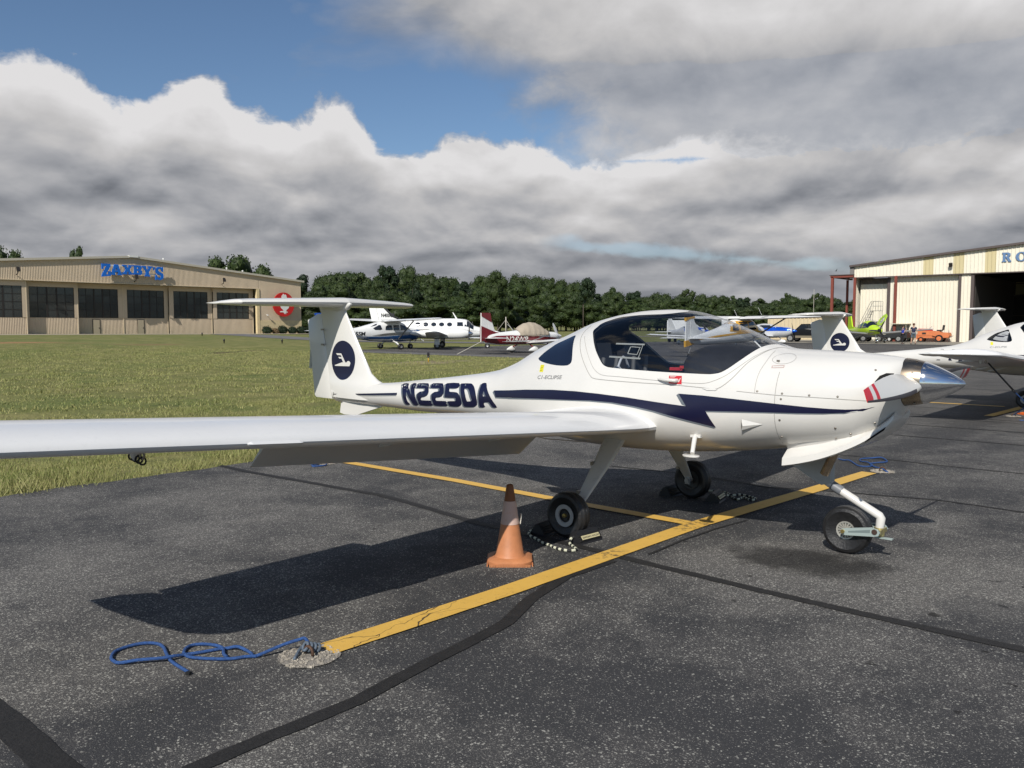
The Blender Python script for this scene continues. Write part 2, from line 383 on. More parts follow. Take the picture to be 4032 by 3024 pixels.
# outlines on the starboard side of the fuselage, metres (x forward, z up)
DEC={
'glass':[(-0.243,1.557),(-0.279,1.595),(-0.283,1.614),(-0.269,1.634),(-0.243,1.669),(-0.165,1.698),(-0.084,1.719),(0.063,1.732),(0.198,1.738),(0.326,1.741),(0.406,1.747),(0.461,1.755),(0.503,1.761)],
'glass_low':[(1.255,1.506),(1.238,1.508),(1.214,1.503),(1.194,1.488),(1.169,1.46),(1.132,1.417),(1.087,1.371),(1.041,1.33),(0.994,1.302),(0.942,1.291),(0.894,1.288),(0.727,1.29),(0.497,1.294),(0.247,1.302),(0.066,1.309),(0.007,1.317),(-0.036,1.336),(-0.09,1.386),(-0.14,1.437),(-0.192,1.497)],
'frame':[(1.351,1.476),(1.291,1.485),(1.256,1.467),(1.217,1.43),(1.164,1.371),(1.09,1.263),(0.992,1.186),(0.876,1.189),(0.634,1.199),(0.237,1.204),(0,1.21),(-0.103,1.217),(-0.144,1.237),(-0.214,1.308),(-0.308,1.415),(-0.361,1.489),(-0.396,1.552),(-0.398,1.605),(-0.377,1.648)],
'inner_seam':[(-0.355,1.556),(-0.272,1.465),(-0.186,1.368),(-0.126,1.303),(-0.068,1.264),(0.003,1.245),(0.169,1.241),(0.507,1.227),(0.739,1.219),(0.884,1.221),(0.965,1.245),(1.045,1.287),(1.125,1.355),(1.191,1.421),(1.248,1.467),(1.29,1.483)],
'rearwin':[(-0.505,1.563),(-0.603,1.533),(-0.726,1.488),(-0.787,1.448),(-0.833,1.413),(-0.874,1.37),(-0.882,1.352),(-0.841,1.334),(-0.75,1.318),(-0.635,1.307),(-0.549,1.304),(-0.47,1.306),(-0.424,1.314),(-0.396,1.34),(-0.406,1.388),(-0.435,1.45),(-0.476,1.525)],
'stripe':[(-1.21,1.05),(-0.939,1.074),(-0.571,1.096),(-0.297,1.101),(-0.05,1.096),(0.247,1.082),(0.517,1.061),(0.644,1.052),(0.758,1.045),(0.694,1.136),(0.882,1.132),(1.11,1.119),(1.422,1.1),(1.635,1.088),(1.836,1.078),(1.419,1.101),(1.577,1.088),(1.737,1.083),(1.87,1.081),(1.959,1.087),(2.026,1.1),(2.03,1.098),(1.959,1.078),(1.869,1.06),(1.737,1.05),(1.577,1.042),(1.42,1.038),(1.423,1.038),(1.113,1.027),(0.912,1.019),(0.982,0.9),(0.821,0.929),(0.642,0.961),(0.491,0.991),(0.318,1.016),(0.104,1.034),(-0.127,1.035),(-0.381,1.023),(-0.761,1.007),(-1.2,0.981)],
'stripe_rear':[(-1.21,1.047),(-1.432,1.032),(-1.393,0.974),(-1.201,0.985)],
'stripe_rear_sh':[(-1.431,1.026),(-1.449,1.016),(-1.397,0.962),(-1.2,0.974),(-1.201,0.985),(-1.393,0.974)],
'grey':[(-1.2,0.981),(-0.761,1.007),(-0.381,1.023),(-0.127,1.035),(0.104,1.034),(0.318,1.016),(0.491,0.991),(0.642,0.961),(0.821,0.929),(0.982,0.9),(0.965,0.889),(0.808,0.917),(0.628,0.948),(0.477,0.98),(0.304,1.005),(0.089,1.024),(-0.126,1.025),(-0.38,1.015),(-0.76,0.997),(-1.2,0.97)],
'grey2':[(0.694,1.136),(0.676,1.124),(0.724,1.054),(0.758,1.045)],
'grey3':[(0.912,1.019),(1.113,1.027),(1.423,1.038),(1.423,1.03),(1.113,1.018),(0.92,1.01)],
'tailstripe':[(-4.219,0.842),(-3.643,0.876),(-2.973,0.921),(-2.974,0.892),(-3.42,0.867),(-4.223,0.825)],
'N1':[(-2.939,1.019),(-2.844,1.024),(-2.817,0.999),(-2.795,0.979),(-2.767,0.959),(-2.722,0.913),(-2.74,0.949),(-2.754,0.976),(-2.765,1.002),(-2.771,1.029),(-2.709,1.033),(-2.694,1.005),(-2.687,0.974),(-2.671,0.937),(-2.66,0.905),(-2.644,0.868),(-2.626,0.813),(-2.701,0.809),(-2.734,0.851),(-2.773,0.893),(-2.796,0.919),(-2.815,0.94),(-2.812,0.902),(-2.805,0.869),(-2.792,0.836),(-2.765,0.81),(-2.838,0.805),(-2.855,0.843),(-2.866,0.887),(-2.882,0.931),(-2.899,0.968),(-2.916,0.996)],
'N2':[(-2.668,1.035),(-2.519,1.043),(-2.489,1.034),(-2.47,1.017),(-2.446,0.966),(-2.451,0.939),(-2.469,0.919),(-2.494,0.909),(-2.536,0.901),(-2.557,0.892),(-2.555,0.868),(-2.404,0.873),(-2.401,0.851),(-2.395,0.821),(-2.592,0.814),(-2.611,0.848),(-2.625,0.886),(-2.628,0.91),(-2.622,0.929),(-2.603,0.946),(-2.58,0.956),(-2.522,0.964),(-2.513,0.975),(-2.528,0.993),(-2.658,0.989),(-2.669,1.015)],
'N3':[(-2.429,1.047),(-2.282,1.055),(-2.256,1.046),(-2.228,1.025),(-2.206,0.979),(-2.206,0.959),(-2.222,0.934),(-2.242,0.922),(-2.27,0.917),(-2.307,0.913),(-2.321,0.904),(-2.313,0.878),(-2.166,0.884),(-2.164,0.861),(-2.159,0.834),(-2.356,0.825),(-2.372,0.853),(-2.386,0.884),(-2.391,0.916),(-2.388,0.938),(-2.371,0.954),(-2.345,0.966),(-2.289,0.975),(-2.278,0.986),(-2.288,1.001),(-2.303,1.006),(-2.427,1.001),(-2.434,1.029)],
'N4':[(-2.202,1.059),(-2.01,1.071),(-1.995,1.024),(-2.123,1.015),(-2.126,1.005),(-2.114,0.982),(-2.06,0.982),(-2.007,0.981),(-1.976,0.972),(-1.949,0.951),(-1.931,0.924),(-1.921,0.893),(-1.932,0.866),(-1.958,0.849),(-1.998,0.839),(-2.118,0.836),(-2.131,0.863),(-2.136,0.884),(-2.021,0.893),(-2.008,0.903),(-2.011,0.919),(-2.031,0.925),(-2.172,0.92),(-2.182,0.95),(-2.191,1.001),(-2.203,1.036)],
'N5o':[(-1.972,1.069),(-1.831,1.077),(-1.793,1.07),(-1.755,1.05),(-1.722,1.013),(-1.695,0.959),(-1.681,0.905),(-1.691,0.879),(-1.721,0.861),(-1.755,0.853),(-1.884,0.846),(-1.902,0.874),(-1.919,0.925),(-1.937,0.975),(-1.956,1.019),(-1.966,1.051)],
'N5i':[(-1.893,1.025),(-1.85,1.028),(-1.83,1.021),(-1.806,0.998),(-1.781,0.954),(-1.761,0.92),(-1.774,0.908),(-1.833,0.902),(-1.848,0.924),(-1.867,0.969),(-1.887,1.003)],
'N6o':[(-1.646,1.088),(-1.585,1.094),(-1.556,1.057),(-1.52,1.015),(-1.48,0.974),(-1.43,0.928),(-1.378,0.88),(-1.444,0.873),(-1.475,0.895),(-1.504,0.917),(-1.573,0.91),(-1.579,0.887),(-1.569,0.866),(-1.648,0.859),(-1.654,0.891),(-1.66,0.942),(-1.66,0.987),(-1.658,1.031),(-1.653,1.066)],
'N6i':[(-1.591,1.02),(-1.596,0.991),(-1.591,0.968),(-1.551,0.97),(-1.568,0.992)],
'yellow':[(-0.802,1.3),(-0.74,1.303),(-0.726,1.24),(-0.792,1.242)],
'red':[(0.6,1.267),(0.705,1.269),(0.712,1.206),(0.605,1.209)],
'oildoor':[(1.324,1.401),(1.342,1.427),(1.379,1.444),(1.434,1.44),(1.479,1.42),(1.477,1.396),(1.433,1.377),(1.365,1.378)],
'label':[(1.343,1.361),(1.433,1.366),(1.436,1.349),(1.346,1.344)],
'upseam':[(1.139,1.175),(1.273,1.167),(1.415,1.16),(1.655,1.157),(1.831,1.153),(2.044,1.144)],
'hatchseam':[(1.271,1.169),(1.269,1.229),(1.274,1.314),(1.29,1.389),(1.295,1.464)],
'screws':[(1.288,1.181),(1.465,1.173),(1.649,1.169),(1.831,1.168),(2.008,1.157),(1.46,1.134),(1.451,0.985),(1.439,0.857),(1.808,0.948),(1.792,0.872),(1.89,0.908),(1.435,0.778)],
'naca':[(1.196,0.983),(1.322,0.946),(1.226,0.917),(1.174,0.89)],
'canrailstep':[(0.874,1.186),(1.002,1.183),(0.982,1.173),(0.919,1.172)],
}
# ---------------------------------------------------------------- the two-seat trainer with T tail
FL=Loft(FUS)
def smoothloop(P,n=5): return cat([p[:2] for p in P],n)
def to_phi(P,side=1): return [(p[0],FL.phi(p[0],p[1],side)) for p in P]
KP=.45
def glass_loop():
    s=to_phi(smoothloop(DEC['glass'][::-1]+DEC['glass_low'][::-1]))
    s=[(x,p) for x,p in s if p>.06]
    S=[(.47,0.)]+s+[(1.30,0.)]
    return [(x,p*KP) for x,p in S]+[(x,-p*KP) for x,p in S[1:-1][::-1]]
def frame_loop():
    s=to_phi(smoothloop(DEC['frame'][::-1]))
    s=[(x,p) for x,p in s if p>.10]
    S=[(-.34,0.)]+s+[(1.352,0.)]
    return [(x,p*KP) for x,p in S]+[(x,-p*KP) for x,p in S[1:-1][::-1]]
def rear_loop(side): return [(x,p*KP) for x,p in to_phi(cat(DEC['rearwin'],4,True),side)]
def build_shell():
    GL,FR,RW1,RW2=glass_loop(),frame_loop(),rear_loop(1),rear_loop(-1)
    x0,x1=-4.27,2.155; pi=math.pi*KP
    bl=lin([(x0,-pi),(x1,-pi),(x1,pi),(x0,pi)],.05)
    pts=[]
    xs=np.concatenate([np.arange(x0+.06,1.95,.06),np.arange(1.95,x1,.022)])
    for x in xs:
        for p in np.linspace(-pi,pi,61)[1:-1]: pts.append((float(x),float(p)))
    V,F=cdt([bl,lin(GL,.03),lin(FR,.03),lin(RW1,.025),lin(RW2,.025)],pts)
    cls={'glass':[],'frame':[],'rear':[],'skin':[]}
    for f in F:
        c=sum((V[i] for i in f),Vector((0,0)))/len(f)
        k='glass' if inpoly(c,GL) else 'frame' if inpoly(c,FR) else 'rear' if inpoly(c,RW1) or inpoly(c,RW2) else 'skin'
        cls[k].append(tuple(f))
    P=[FL.pt(v.x,v.y/KP) for v in V]; N=[tuple(FL.nrm(min(max(v.x,x0+.002),x1-.002),v.y/KP)) for v in V]
    return V,P,N,cls
SHELL=build_shell()
def patch(name,P,N,faces,m,parent,off=0.,flip=False):
    used=sorted({i for f in faces for i in f}); mp={u:k for k,u in enumerate(used)}
    vs=[tuple(P[u][k]+N[u][k]*off for k in range(3)) for u in used]; fs=[]
    for f in faces:
        a,b,c=[Vector(vs[mp[i]]) for i in f[:3]]; nn=(b-a).cross(c-a); ref=Vector(N[f[0]])
        g=tuple(mp[i] for i in f)
        if (nn.dot(ref)<0)!=flip: g=g[::-1]
        fs.append(g)
    o=ob(name,vs,fs,m,parent,True)
    s=-1 if flip else 1
    o.data.normals_split_custom_set_from_vertices([tuple(s*k for k in N[u]) for u in used])
    return o
def decal(name,outer,holes,m,parent,off=.002,side=1,step=.05,L=FL,x_lim=None):
    V,F=poly_tris([tuple(p[:2]) for p in outer],[[tuple(p[:2]) for p in h] for h in holes],step)
    P=[];N=[]
    for v in V:
        ph=L.phi(v.x,v.y,side); p=L.pt(v.x,ph); n=L.nrm(v.x,ph); P.append(p); N.append(tuple(n))
    return patch(name,P,N,F,m,parent,off)
def ribbon(mb,path,w,off=.0015,side=1,L=FL):
    """thin strip that follows the skin along a path of (x,z)"""
    path=lin(path,.05,False); pts=[]
    for x,z in path:
        ph=L.phi(x,z,side); n=L.nrm(x,ph); p=np.array(L.pt(x,ph))+np.array(n)*off; pts.append((p,np.array(n)))
    vs=[];fs=[]
    for i,(p,n) in enumerate(pts):
        a=pts[max(i-1,0)][0]; b=pts[min(i+1,len(pts)-1)][0]; t=(b-a)/(np.linalg.norm(b-a)+1e-9); s=np.cross(n,t)*w/2
        vs+= [tuple(p-s),tuple(p+s)]
    for i in range(len(pts)-1): fs.append((2*i,2*i+1,2*i+3,2*i+2))
    mb.add(vs,fs)
def foil(t,camber=.02,n=14,x0=0.,x1=1.):
    """closed loop of (x/c,z/c): upper surface from x1 to x0 then lower back"""
    xs=[x0+(x1-x0)*(1-math.cos(math.pi*i/n))/2 for i in range(n+1)]
    def yt(x): return 5*t*(.2969*math.sqrt(max(x,0))-.126*x-.3516*x*x+.2843*x**3-.1036*x**4)
    def yc(x): p=.4; return camber/p**2*(2*p*x-x*x) if x<p else camber/(1-p)**2*(1-2*p+2*p*x-x*x)
    return [(x,yc(x)+yt(x)+.0008) for x in xs[::-1]]+[(x,yc(x)-yt(x)-.0008) for x in (xs[1:] if x0==0 else xs)]
def aero(name,secs,m,parent,x0=0.,x1=1.,n=14,camber=.02,vertical=False,smooth=True,sharp=40):
    """secs: (span, x of leading edge, z of leading edge, chord, thickness ratio, nose up degrees)"""
    vs=[];fs=[];k=None
    for s,xl,zl,c,t,inc in secs:
        f=foil(t,camber,n,x0,x1); k=len(f); ca,sa=math.cos(R(inc)),math.sin(R(inc))
        for a,b in f:
            X_=a*c; Z_=b*c; x=xl-(X_*ca-Z_*sa*0); z=zl+Z_*ca-X_*sa
            vs.append((x,s,z) if not vertical else (x,z,s))
    for i in range(len(secs)-1):
        for j in range(k):
            j2=(j+1)%k; fs.append((i*k+j,i*k+j2,(i+1)*k+j2,(i+1)*k+j))
    fs.append(tuple(range(k))); fs.append(tuple((len(secs)-1)*k+j for j in range(k))[::-1])
    me_=ob(name,vs,fs,m,parent,False)
    bm=bmesh.new(); bm.from_mesh(me_.data); bmesh.ops.recalc_face_normals(bm,faces=bm.faces); bm.to_mesh(me_.data); bm.free()
    if smooth:
        me_.data.polygons.foreach_set('use_smooth',[True]*len(me_.data.polygons)); me_.data.set_sharp_from_angle(angle=R(sharp))
    return me_
def lerp_secs(keys,ss):
    out=[]
    for s in ss:
        for a,b in zip(keys,keys[1:]):
            if a[0]<=s<=b[0]+1e-9:
                u=(s-a[0])/(b[0]-a[0]); out.append(tuple(a[i]+(b[i]-a[i])*u for i in range(6))); break
    return out
WK=[(.42,.54,.872,1.66,.130,3.0),(.50,.505,.868,1.50,.130,3.0),(.60,.475,.862,1.36,.125,3.0),(.78,.455,.868,1.29,.122,3.0),(1.1,.447,.889,1.265,.120,3.0),
    (3.35,.385,1.050,1.11,.125,2.6),(5.05,.335,1.172,1.02,.122,2.2),(5.12,.32,1.177,1.05,.12,2.0),(5.22,.25,1.185,1.04,.11,2.0),(5.30,.14,1.190,.94,.10,1.8),(5.37,-.12,1.192,.69,.09,1.7),(5.43,-.60,1.188,.22,.10,1.6)]
CUT=.74
def mirror_secs(S): return [(-a[0],)+tuple(a[1:]) for a in S]
def wheel(parent,name,c,r,w,m_rim=None,rr=.075,spokes=0,face=-1,ring=False):
    """tyre and rim, axle along Y; returns the wheel"""
    h=w/2; prof=[(rr,-h*.62),(r*.62,-h*.80),(r*.80,-h*.98),(r*.92,-h*.86),(r*.975,-h*.52),(r*.985,-h*.50),(r*.985,-h*.44),(r,-h*.42),(r,-h*.06),(r*.985,-h*.04),(r*.985,h*.04),(r,h*.06),(r,h*.42),(r*.985,h*.44),(r*.985,h*.5),(r*.975,h*.52),(r*.92,h*.86),(r*.80,h*.98),(r*.62,h*.8),(rr,h*.62)]
    t=MB().lathe(prof,40,'Y').build(name,TYRE,parent,True,c,35)
    rim=MB().lathe([(rr*1.0,-h*.66),(rr*1.0,-h*.72),(rr*.84,-h*.70),(rr*.80,-h*.45),(rr*.42,-h*.40),(rr*.38,-h*.66),(.001,-h*.66)],28,'Y').lathe([(.001,h*.66),(rr*.38,h*.66),(rr*.42,h*.4),(rr*.8,h*.45),(rr*.84,h*.7),(rr,h*.72),(rr,h*.66)],28,'Y')
    for k in range(spokes):
        a=2*math.pi*k/spokes; rim.cbox((math.cos(a)*rr*.6,face*h*.56,math.sin(a)*rr*.6),(rr*.55,h*.25,.008),0,0,-a)
    rim.build('rim',m_rim or STEEL,t,True,None,35)
    if ring: MB().lathe([(rr*1.0,face*h*.80),(rr*.98,face*h*.86),(rr*.64,face*h*.84),(rr*.60,face*h*.70)],36,'Y').build('wheel_ring',mat('pale wheel ring',(.42,.43,.43),.45,.2),t,True,None,40)
    MB().lathe([(.001,face*h*.95),(.016,face*h*.93),(.018,face*h*.6)],12,'Y').build('hub_cap',mat('brass nut',(.5,.38,.14),.35,.9),t,True,None,40)
    return t
LOGO_S=[[(-.62,.34),(-.18,.34),(.16,-.10),(.06,-.10),(-.22,.25),(-.52,.25)],[(-.44,.16),(-.10,.16),(.08,-.10),(-.02,-.10),(-.16,.08),(-.34,.08)],[(-.76,-.26),(-.10,-.10),(.42,-.10),(.56,-.16),(.50,-.28),(-.72,-.30)],[(.36+.155*math.cos(a)+.05,-.16+.12*math.sin(a)+.02) for a in [k*math.pi/6 for k in range(12)]]]
def fin_secs(): return [(.80,-3.28,0,1.00,.20,0),(.93,-3.32,0,.985,.19,0),(.99,-3.37,0,.955,.16,0),(1.03,-3.47,0,.865,.135,0),(1.10,-3.575,0,.775,.125,0),(1.25,-3.67,0,.705,.12,0),(1.536,-3.855,0,.575,.12,0),(1.787,-4.012,0,.475,.125,0),(1.875,-4.03,0,.50,.13,0)]
FINX1=.80
def fin_half(x,z):
    S=fin_secs()
    for a,b in zip(S,S[1:]):
        if a[0]<=z<=b[0]:
            u=(z-a[0])/(b[0]-a[0]); xl=a[1]+(b[1]-a[1])*u; c=(a[3]+(b[3]-a[3])*u)/FINX1; t=(a[4]+(b[4]-a[4])*u)*FINX1; q=min(1,max(0,(xl-x)/c))
            return c*5*t*(.2969*math.sqrt(q)-.126*q-.3516*q*q+.2843*q**3-.1036*q**4)
    return .03
def fin_decal(name,poly,m,parent,off,side):
    V,F=poly_tris(poly,(),.05); vs=[(v.x,side*(fin_half(v.x,v.y)+off),v.y) for v in V]
    o=ob(name,vs,[f if side>0 else f[::-1] for f in F],m,parent); 
    return o
def da20(root,reg='N2250A',detail=2,flap=40.):
    V,P,N,cls=SHELL
    patch('fuselage',P,N,cls['skin'],W,root)
    patch('canopy_frame',P,N,cls['frame'],W,root)
    patch('canopy_glass',P,N,cls['glass'],GLASS,root)
    rw=[f for f in cls['rear'] if V[f[0]].y>0]; rp=[f for f in cls['rear'] if V[f[0]].y<=0]
    for q in (rw,rp): patch('rear_window',P,N,q,NGLASS if detail==2 else GLASS,root)
    # dark lining inside the cabin
    inner=[f for k in ('frame','skin') for f in cls[k] if all(-.62<V[i].x<1.37 for i in f) and all(abs(V[i].y/KP)<2.1 for i in f)]
    patch('cabin_lining',P,N,inner,DARK,root,-.028,True)
    mb=MB(); mb.box(-.48,1.25,-.27,.27,.80,.82)
    mb.prism([(-.36,.78),(.36,.78),(.44,1.0),(.39,1.3),(.27,1.46),(.12,1.55),(-.12,1.55),(-.27,1.46),(-.39,1.3),(-.44,1.0)],-.50,-.48,Matrix(((0,0,1,0),(1,0,0,0),(0,1,0,0),(0,0,0,1))))
    mb.build('cabin_floor',DARK,root)
    # instrument hood
    vs=[];fs=[];st=[(.56,1.22,.36),(.585,1.40,.40),(.62,1.465,.415),(.70,1.492,.43),(.86,1.502,.43),(1.0,1.485,.42),(1.14,1.450,.405),(1.26,1.42,.39),(1.32,1.40,.37)]
    for x,zt,w in st:
        for j in range(21):
            a=math.pi*j/20; vs.append((x,-w*math.copysign(abs(math.cos(a))**.75,math.cos(a)),1.02+(zt-1.02)*abs(math.sin(a))**.62))
    for i in range(len(st)-1):
        for j in range(20): fs.append((i*21+j,i*21+j+1,(i+1)*21+j+1,(i+1)*21+j))
    fs.append(tuple(range(21))[::-1])
    ob('instrument_hood',vs,fs,DARK,root,True,None,40)
    for s in (-1,1):
        st_=MB().cbox((-.02,s*.25,.92),(.50,.40,.12)).cbox((-.20,s*.23,1.14),(.11,.36,.50),0,0,R(-14)).cbox((-.26,s*.20,1.43),(.08,.20,.13),0,0,R(-10))
        so=st_.build('seat',mat('seat leather',(.022,.022,.024),.5),root)
        if detail==2:
            MB().tube([(-.14,s*.23-.10,1.38),(-.16,s*.25-.10,1.18),(-.10,s*.25-.04,1.0)],.018,6).tube([(-.14,s*.23+.10,1.38),(-.16,s*.25+.10,1.18),(-.10,s*.25+.04,1.0)],.018,6).build('harness',mat('grey webbing',(.16,.16,.155),.8),so)
    if detail==2:
        hs=empty('headset'); hs.parent=root
        MB().tube([(.02,-.36+.02*k,1.30+.09*math.sin(k*math.pi/8)) for k in range(9)],.010,8).lathe([(.001,-.02),(.034,-.018),(.036,.015),(.001,.02)],14,'Y',(.02,-.37,1.28)).build('headband',mat('pale headset',(.55,.56,.57),.5),hs,True,None,40)
        MB().cbox((.60,-.42,1.315),(.10,.03,.022),.2).cbox((.645,-.42,1.33),(.03,.03,.02),.5).build('red_handle',RED,root)
        # sliding vent window of clear acrylic
        vw=MB(); A=[]
        for (x0,z0),(x1,z1),w in (((.05,1.500),(.33,1.497),.014),((.02,1.396),(.325,1.388),.014),((.315,1.49),(.305,1.395),.007),((.21,1.478),(.30,1.474),.007),((.205,1.478),(.195,1.424),.010),((.195,1.424),(.285,1.418),.007),((.295,1.474),(.285,1.418),.007)): ribbon(vw,[(x0,z0),(x1,z1)],w,.004)
        vw.build('vent_slider',mat('clear acrylic edge',(.20,.215,.21),.2),root)
    # seams, stripe and letters
    sm=MB()
    if detail==2:
        for k,wd in (('frame',.005),('inner_seam',.003)): ribbon(sm,smoothloop(DEC[k][:]) if k=='frame' else smoothloop(DEC[k]),wd)
        ribbon(sm,[(1.417,z) for z in np.linspace(1.32,.76,14)],.004); ribbon(sm,DEC['upseam'],.004); ribbon(sm,smoothloop(DEC['hatchseam']),.003)
        o_=[(1.403+.082*math.cos(a),1.41+.036*math.sin(a)) for a in np.linspace(0,2*math.pi,25)]; ribbon(sm,o_,.003)
        sm.build('panel_seam',SEAM,root)
        for x,z in DEC['screws']+[(2.03,1.35),(2.03,.99)]:
            p=np.array(FL.yz(x,z)); n=FL.nrm(x,FL.phi(x,z)); Mx=Vector(n).to_track_quat('Z','Y').to_matrix().to_4x4()
            MB().lathe([(.001,.0035),(.0068,.003),(.0085,-.001)],12,'Z',p,Mx).build('fastener',SCREW,root,True,None,30)
    for side in (1,-1) if detail<2 else (1,):
        if reg=='N2250A':
            S=DEC['stripe']; d=DEC
            # front part, with the lightning notch, and rear part
            topl=[p for p in S[:15]]; 
            outer=[(-1.21,1.05)]+S[1:8]+[(.758,1.045),(.694,1.136),(.882,1.132),(1.11,1.119),(1.42,1.10),(1.635,1.088),(1.78,1.083),(1.88,1.083),(1.96,1.088),(2.045,1.106),(1.98,1.078),(1.87,1.060),(1.737,1.049),(1.577,1.042),(1.42,1.037),(1.113,1.027),(.912,1.019),(.982,.90)]+[(.821,.929),(.642,.961),(.491,.991),(.318,1.016),(.104,1.034),(-.127,1.035),(-.381,1.023),(-.761,1.007),(-1.2,.984),(-1.393,.974),(-1.432,1.034)]
            decal('side_stripe',outer,(),NAVY,root,.0022,side,.06)
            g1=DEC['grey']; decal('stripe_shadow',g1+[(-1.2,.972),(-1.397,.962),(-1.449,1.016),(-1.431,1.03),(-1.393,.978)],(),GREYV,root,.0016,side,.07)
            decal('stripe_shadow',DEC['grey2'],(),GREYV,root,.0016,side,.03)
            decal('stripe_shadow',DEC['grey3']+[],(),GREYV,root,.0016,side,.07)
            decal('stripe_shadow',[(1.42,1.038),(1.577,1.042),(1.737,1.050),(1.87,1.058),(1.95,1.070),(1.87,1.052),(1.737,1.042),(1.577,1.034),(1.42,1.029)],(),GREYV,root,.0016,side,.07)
            decal('tail_stripe',[(-4.22,.838),(-3.643,.874),(-2.973,.921),(-2.974,.897),(-3.42,.868),(-4.22,.828)],(),NAVY,root,.0022,side,.06)
            decal('tail_stripe',[(-3.9,.839),(-3.42,.864),(-2.985,.893),(-2.985,.886),(-3.42,.858),(-3.9,.834)],(),GREYV,root,.0022,side,.06)
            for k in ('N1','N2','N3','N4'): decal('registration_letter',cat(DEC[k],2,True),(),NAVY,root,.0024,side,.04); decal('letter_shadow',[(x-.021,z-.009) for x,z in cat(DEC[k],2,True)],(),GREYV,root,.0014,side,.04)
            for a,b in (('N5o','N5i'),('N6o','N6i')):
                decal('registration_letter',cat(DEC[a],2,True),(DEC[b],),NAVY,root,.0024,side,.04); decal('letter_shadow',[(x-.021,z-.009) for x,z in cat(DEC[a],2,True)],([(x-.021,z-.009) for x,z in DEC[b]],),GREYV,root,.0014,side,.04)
        else:
            decal('side_stripe',[(-1.0,1.02),(-.6,1.045),(0.,1.05),(.8,1.04),(1.6,1.03),(1.6,.985),(.8,.99),(0.,.995),(-.6,.99)],(),NAVY,root,.0022,side,.08)
            decal('stripe_shadow',[(-.6,.982),(0.,.987),(.8,.983),(1.6,.977),(1.6,.965),(.8,.968),(0.,.972),(-.6,.965)],(),GREYV,root,.0020,side,.08)
            Vt,Ft=textmesh(reg,.30,.012,.18)
            xs=[v[0] for v in Vt]; wd=max(xs)-min(xs)
            if side==1:
                pp=[(-1.48+v[0]*.82/wd,.90+v[1]*1.05) for v in Vt]; Pq=[];Nq=[]
                for x,z in pp: ph=FL.phi(x,z,1); Pq.append(FL.pt(x,ph)); Nq.append(tuple(FL.nrm(x,ph)))
                patch('registration_letter',Pq,Nq,[f for f in Ft],NAVY,root,.004)
        if side==1:
            mdl,Fm=textmesh('C1-ECLIPSE',.044,.0006,.1,1.5); Pq=[];Nq=[]
            for x,y in mdl: x_=-.64+x; z_=1.185+y+(x)*.05; ph=FL.phi(x_,z_,1); Pq.append(FL.pt(x_,ph)); Nq.append(tuple(FL.nrm(x_,ph)))
            patch('model_lettering',Pq,Nq,Fm,mat('silver lettering',(.22,.22,.22),.4),root,.0015)
            decal('fuel_placard',[(-.802,1.30),(-.752,1.302),(-.742,1.241),(-.792,1.239)],(),mat('yellow placard',(.72,.66,.03) if detail==2 else (.8,.38,.03),.5),root,.002,1,.03)
    if detail==2:
        yl=MB()
        for k in range(4): ribbon(yl,[(-.791+.001*k,1.29-.013*k),(-.757+.001*k,1.291-.013*k)],.0035,.003)
        yl.build('placard_text',mat('placard print',(.10,.09,.02),.6),root)
        decal('latch_placard',DEC['red'],(),RED,root,.002,1,.03)
        rl=MB(); ribbon(rl,[(.61,1.262),(.66,1.263)],.003,.003); ribbon(rl,[(.61,1.256),(.65,1.257)],.003,.003); ribbon(rl,[(.685,1.222),(.697,1.252)],.006,.003); ribbon(rl,[(.672,1.232),(.685,1.222)],.004,.003)
        rl.build('placard_text',W,root)
        y_=FL.yz(.6,1.24)[1]
        hd=MB(); hd.tube([(.670,y_+.01,1.232),(.668,y_-.030,1.234),(.64,y_-.040,1.236),(.58,y_-.032,1.237),(.53,y_-.022,1.240),(.512,y_-.016,1.241)],[.016,.016,.014,.012,.009,.003],10); hd.build('door_handle',W,root,True,None,50)
        decal('latch_lip',[(.874,1.186),(1.002,1.183),(.982,1.173),(.919,1.171)],(),W,root,.006,1,.03)
        decal('oil_placard',DEC['label'],([(1.350,1.358),(1.428,1.362),(1.430,1.353),(1.352,1.348)],),mat('faded red print',(.45,.33,.30),.6),root,.0015,1,.02)
        ky=np.array(FL.yz(1.372,1.392)); MB().cbox(ky+np.array((0,-.004,.004)),(.022,.008,.012)).cbox(ky+np.array((.006,-.004,-.002)),(.008,.012,.02)).build('oil_door_latch',SCREW,root)
        # sunken triangular air scoop
        a,b,c_=(1.185,.975),(1.330,.946),(1.172,.893)
        pa,pb,pc=[np.array(FL.yz(*q)) for q in (a,b,c_)]; nn=FL.nrm(1.2,FL.phi(1.2,.93)); 
        deep=[(pa+pc)/2*.92+pb*.08-nn*0]; pm=(pa+pc)/2
        o_=[pa,pb,pc]; up=nn*.0025
        vs=[pa+up,pb+up,pc+up,(pa*.86+pm*.14)+nn*.019,(pc*.86+pm*.14)+nn*.019,(pm*.92+pb*.08)+nn*.024]
        ob('air_scoop',vs,[(0,3,5,1),(1,5,4,2),(0,2,4,5,3)],W,root)
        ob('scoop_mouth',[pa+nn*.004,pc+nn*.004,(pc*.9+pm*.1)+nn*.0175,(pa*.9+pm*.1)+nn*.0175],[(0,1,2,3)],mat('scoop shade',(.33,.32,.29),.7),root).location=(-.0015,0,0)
    # cowl inlets, chin scoop with its flared lower edge
    for s in (1,-1): decal('cooling_inlet',[(2.030,1.225),(2.040,1.275),(2.060,1.312),(2.092,1.330),(2.128,1.328),(2.122,1.290),(2.106,1.245),(2.080,1.212)],(),mat('duct black',(.004,.004,.004),.9),root,.003,s,.03)
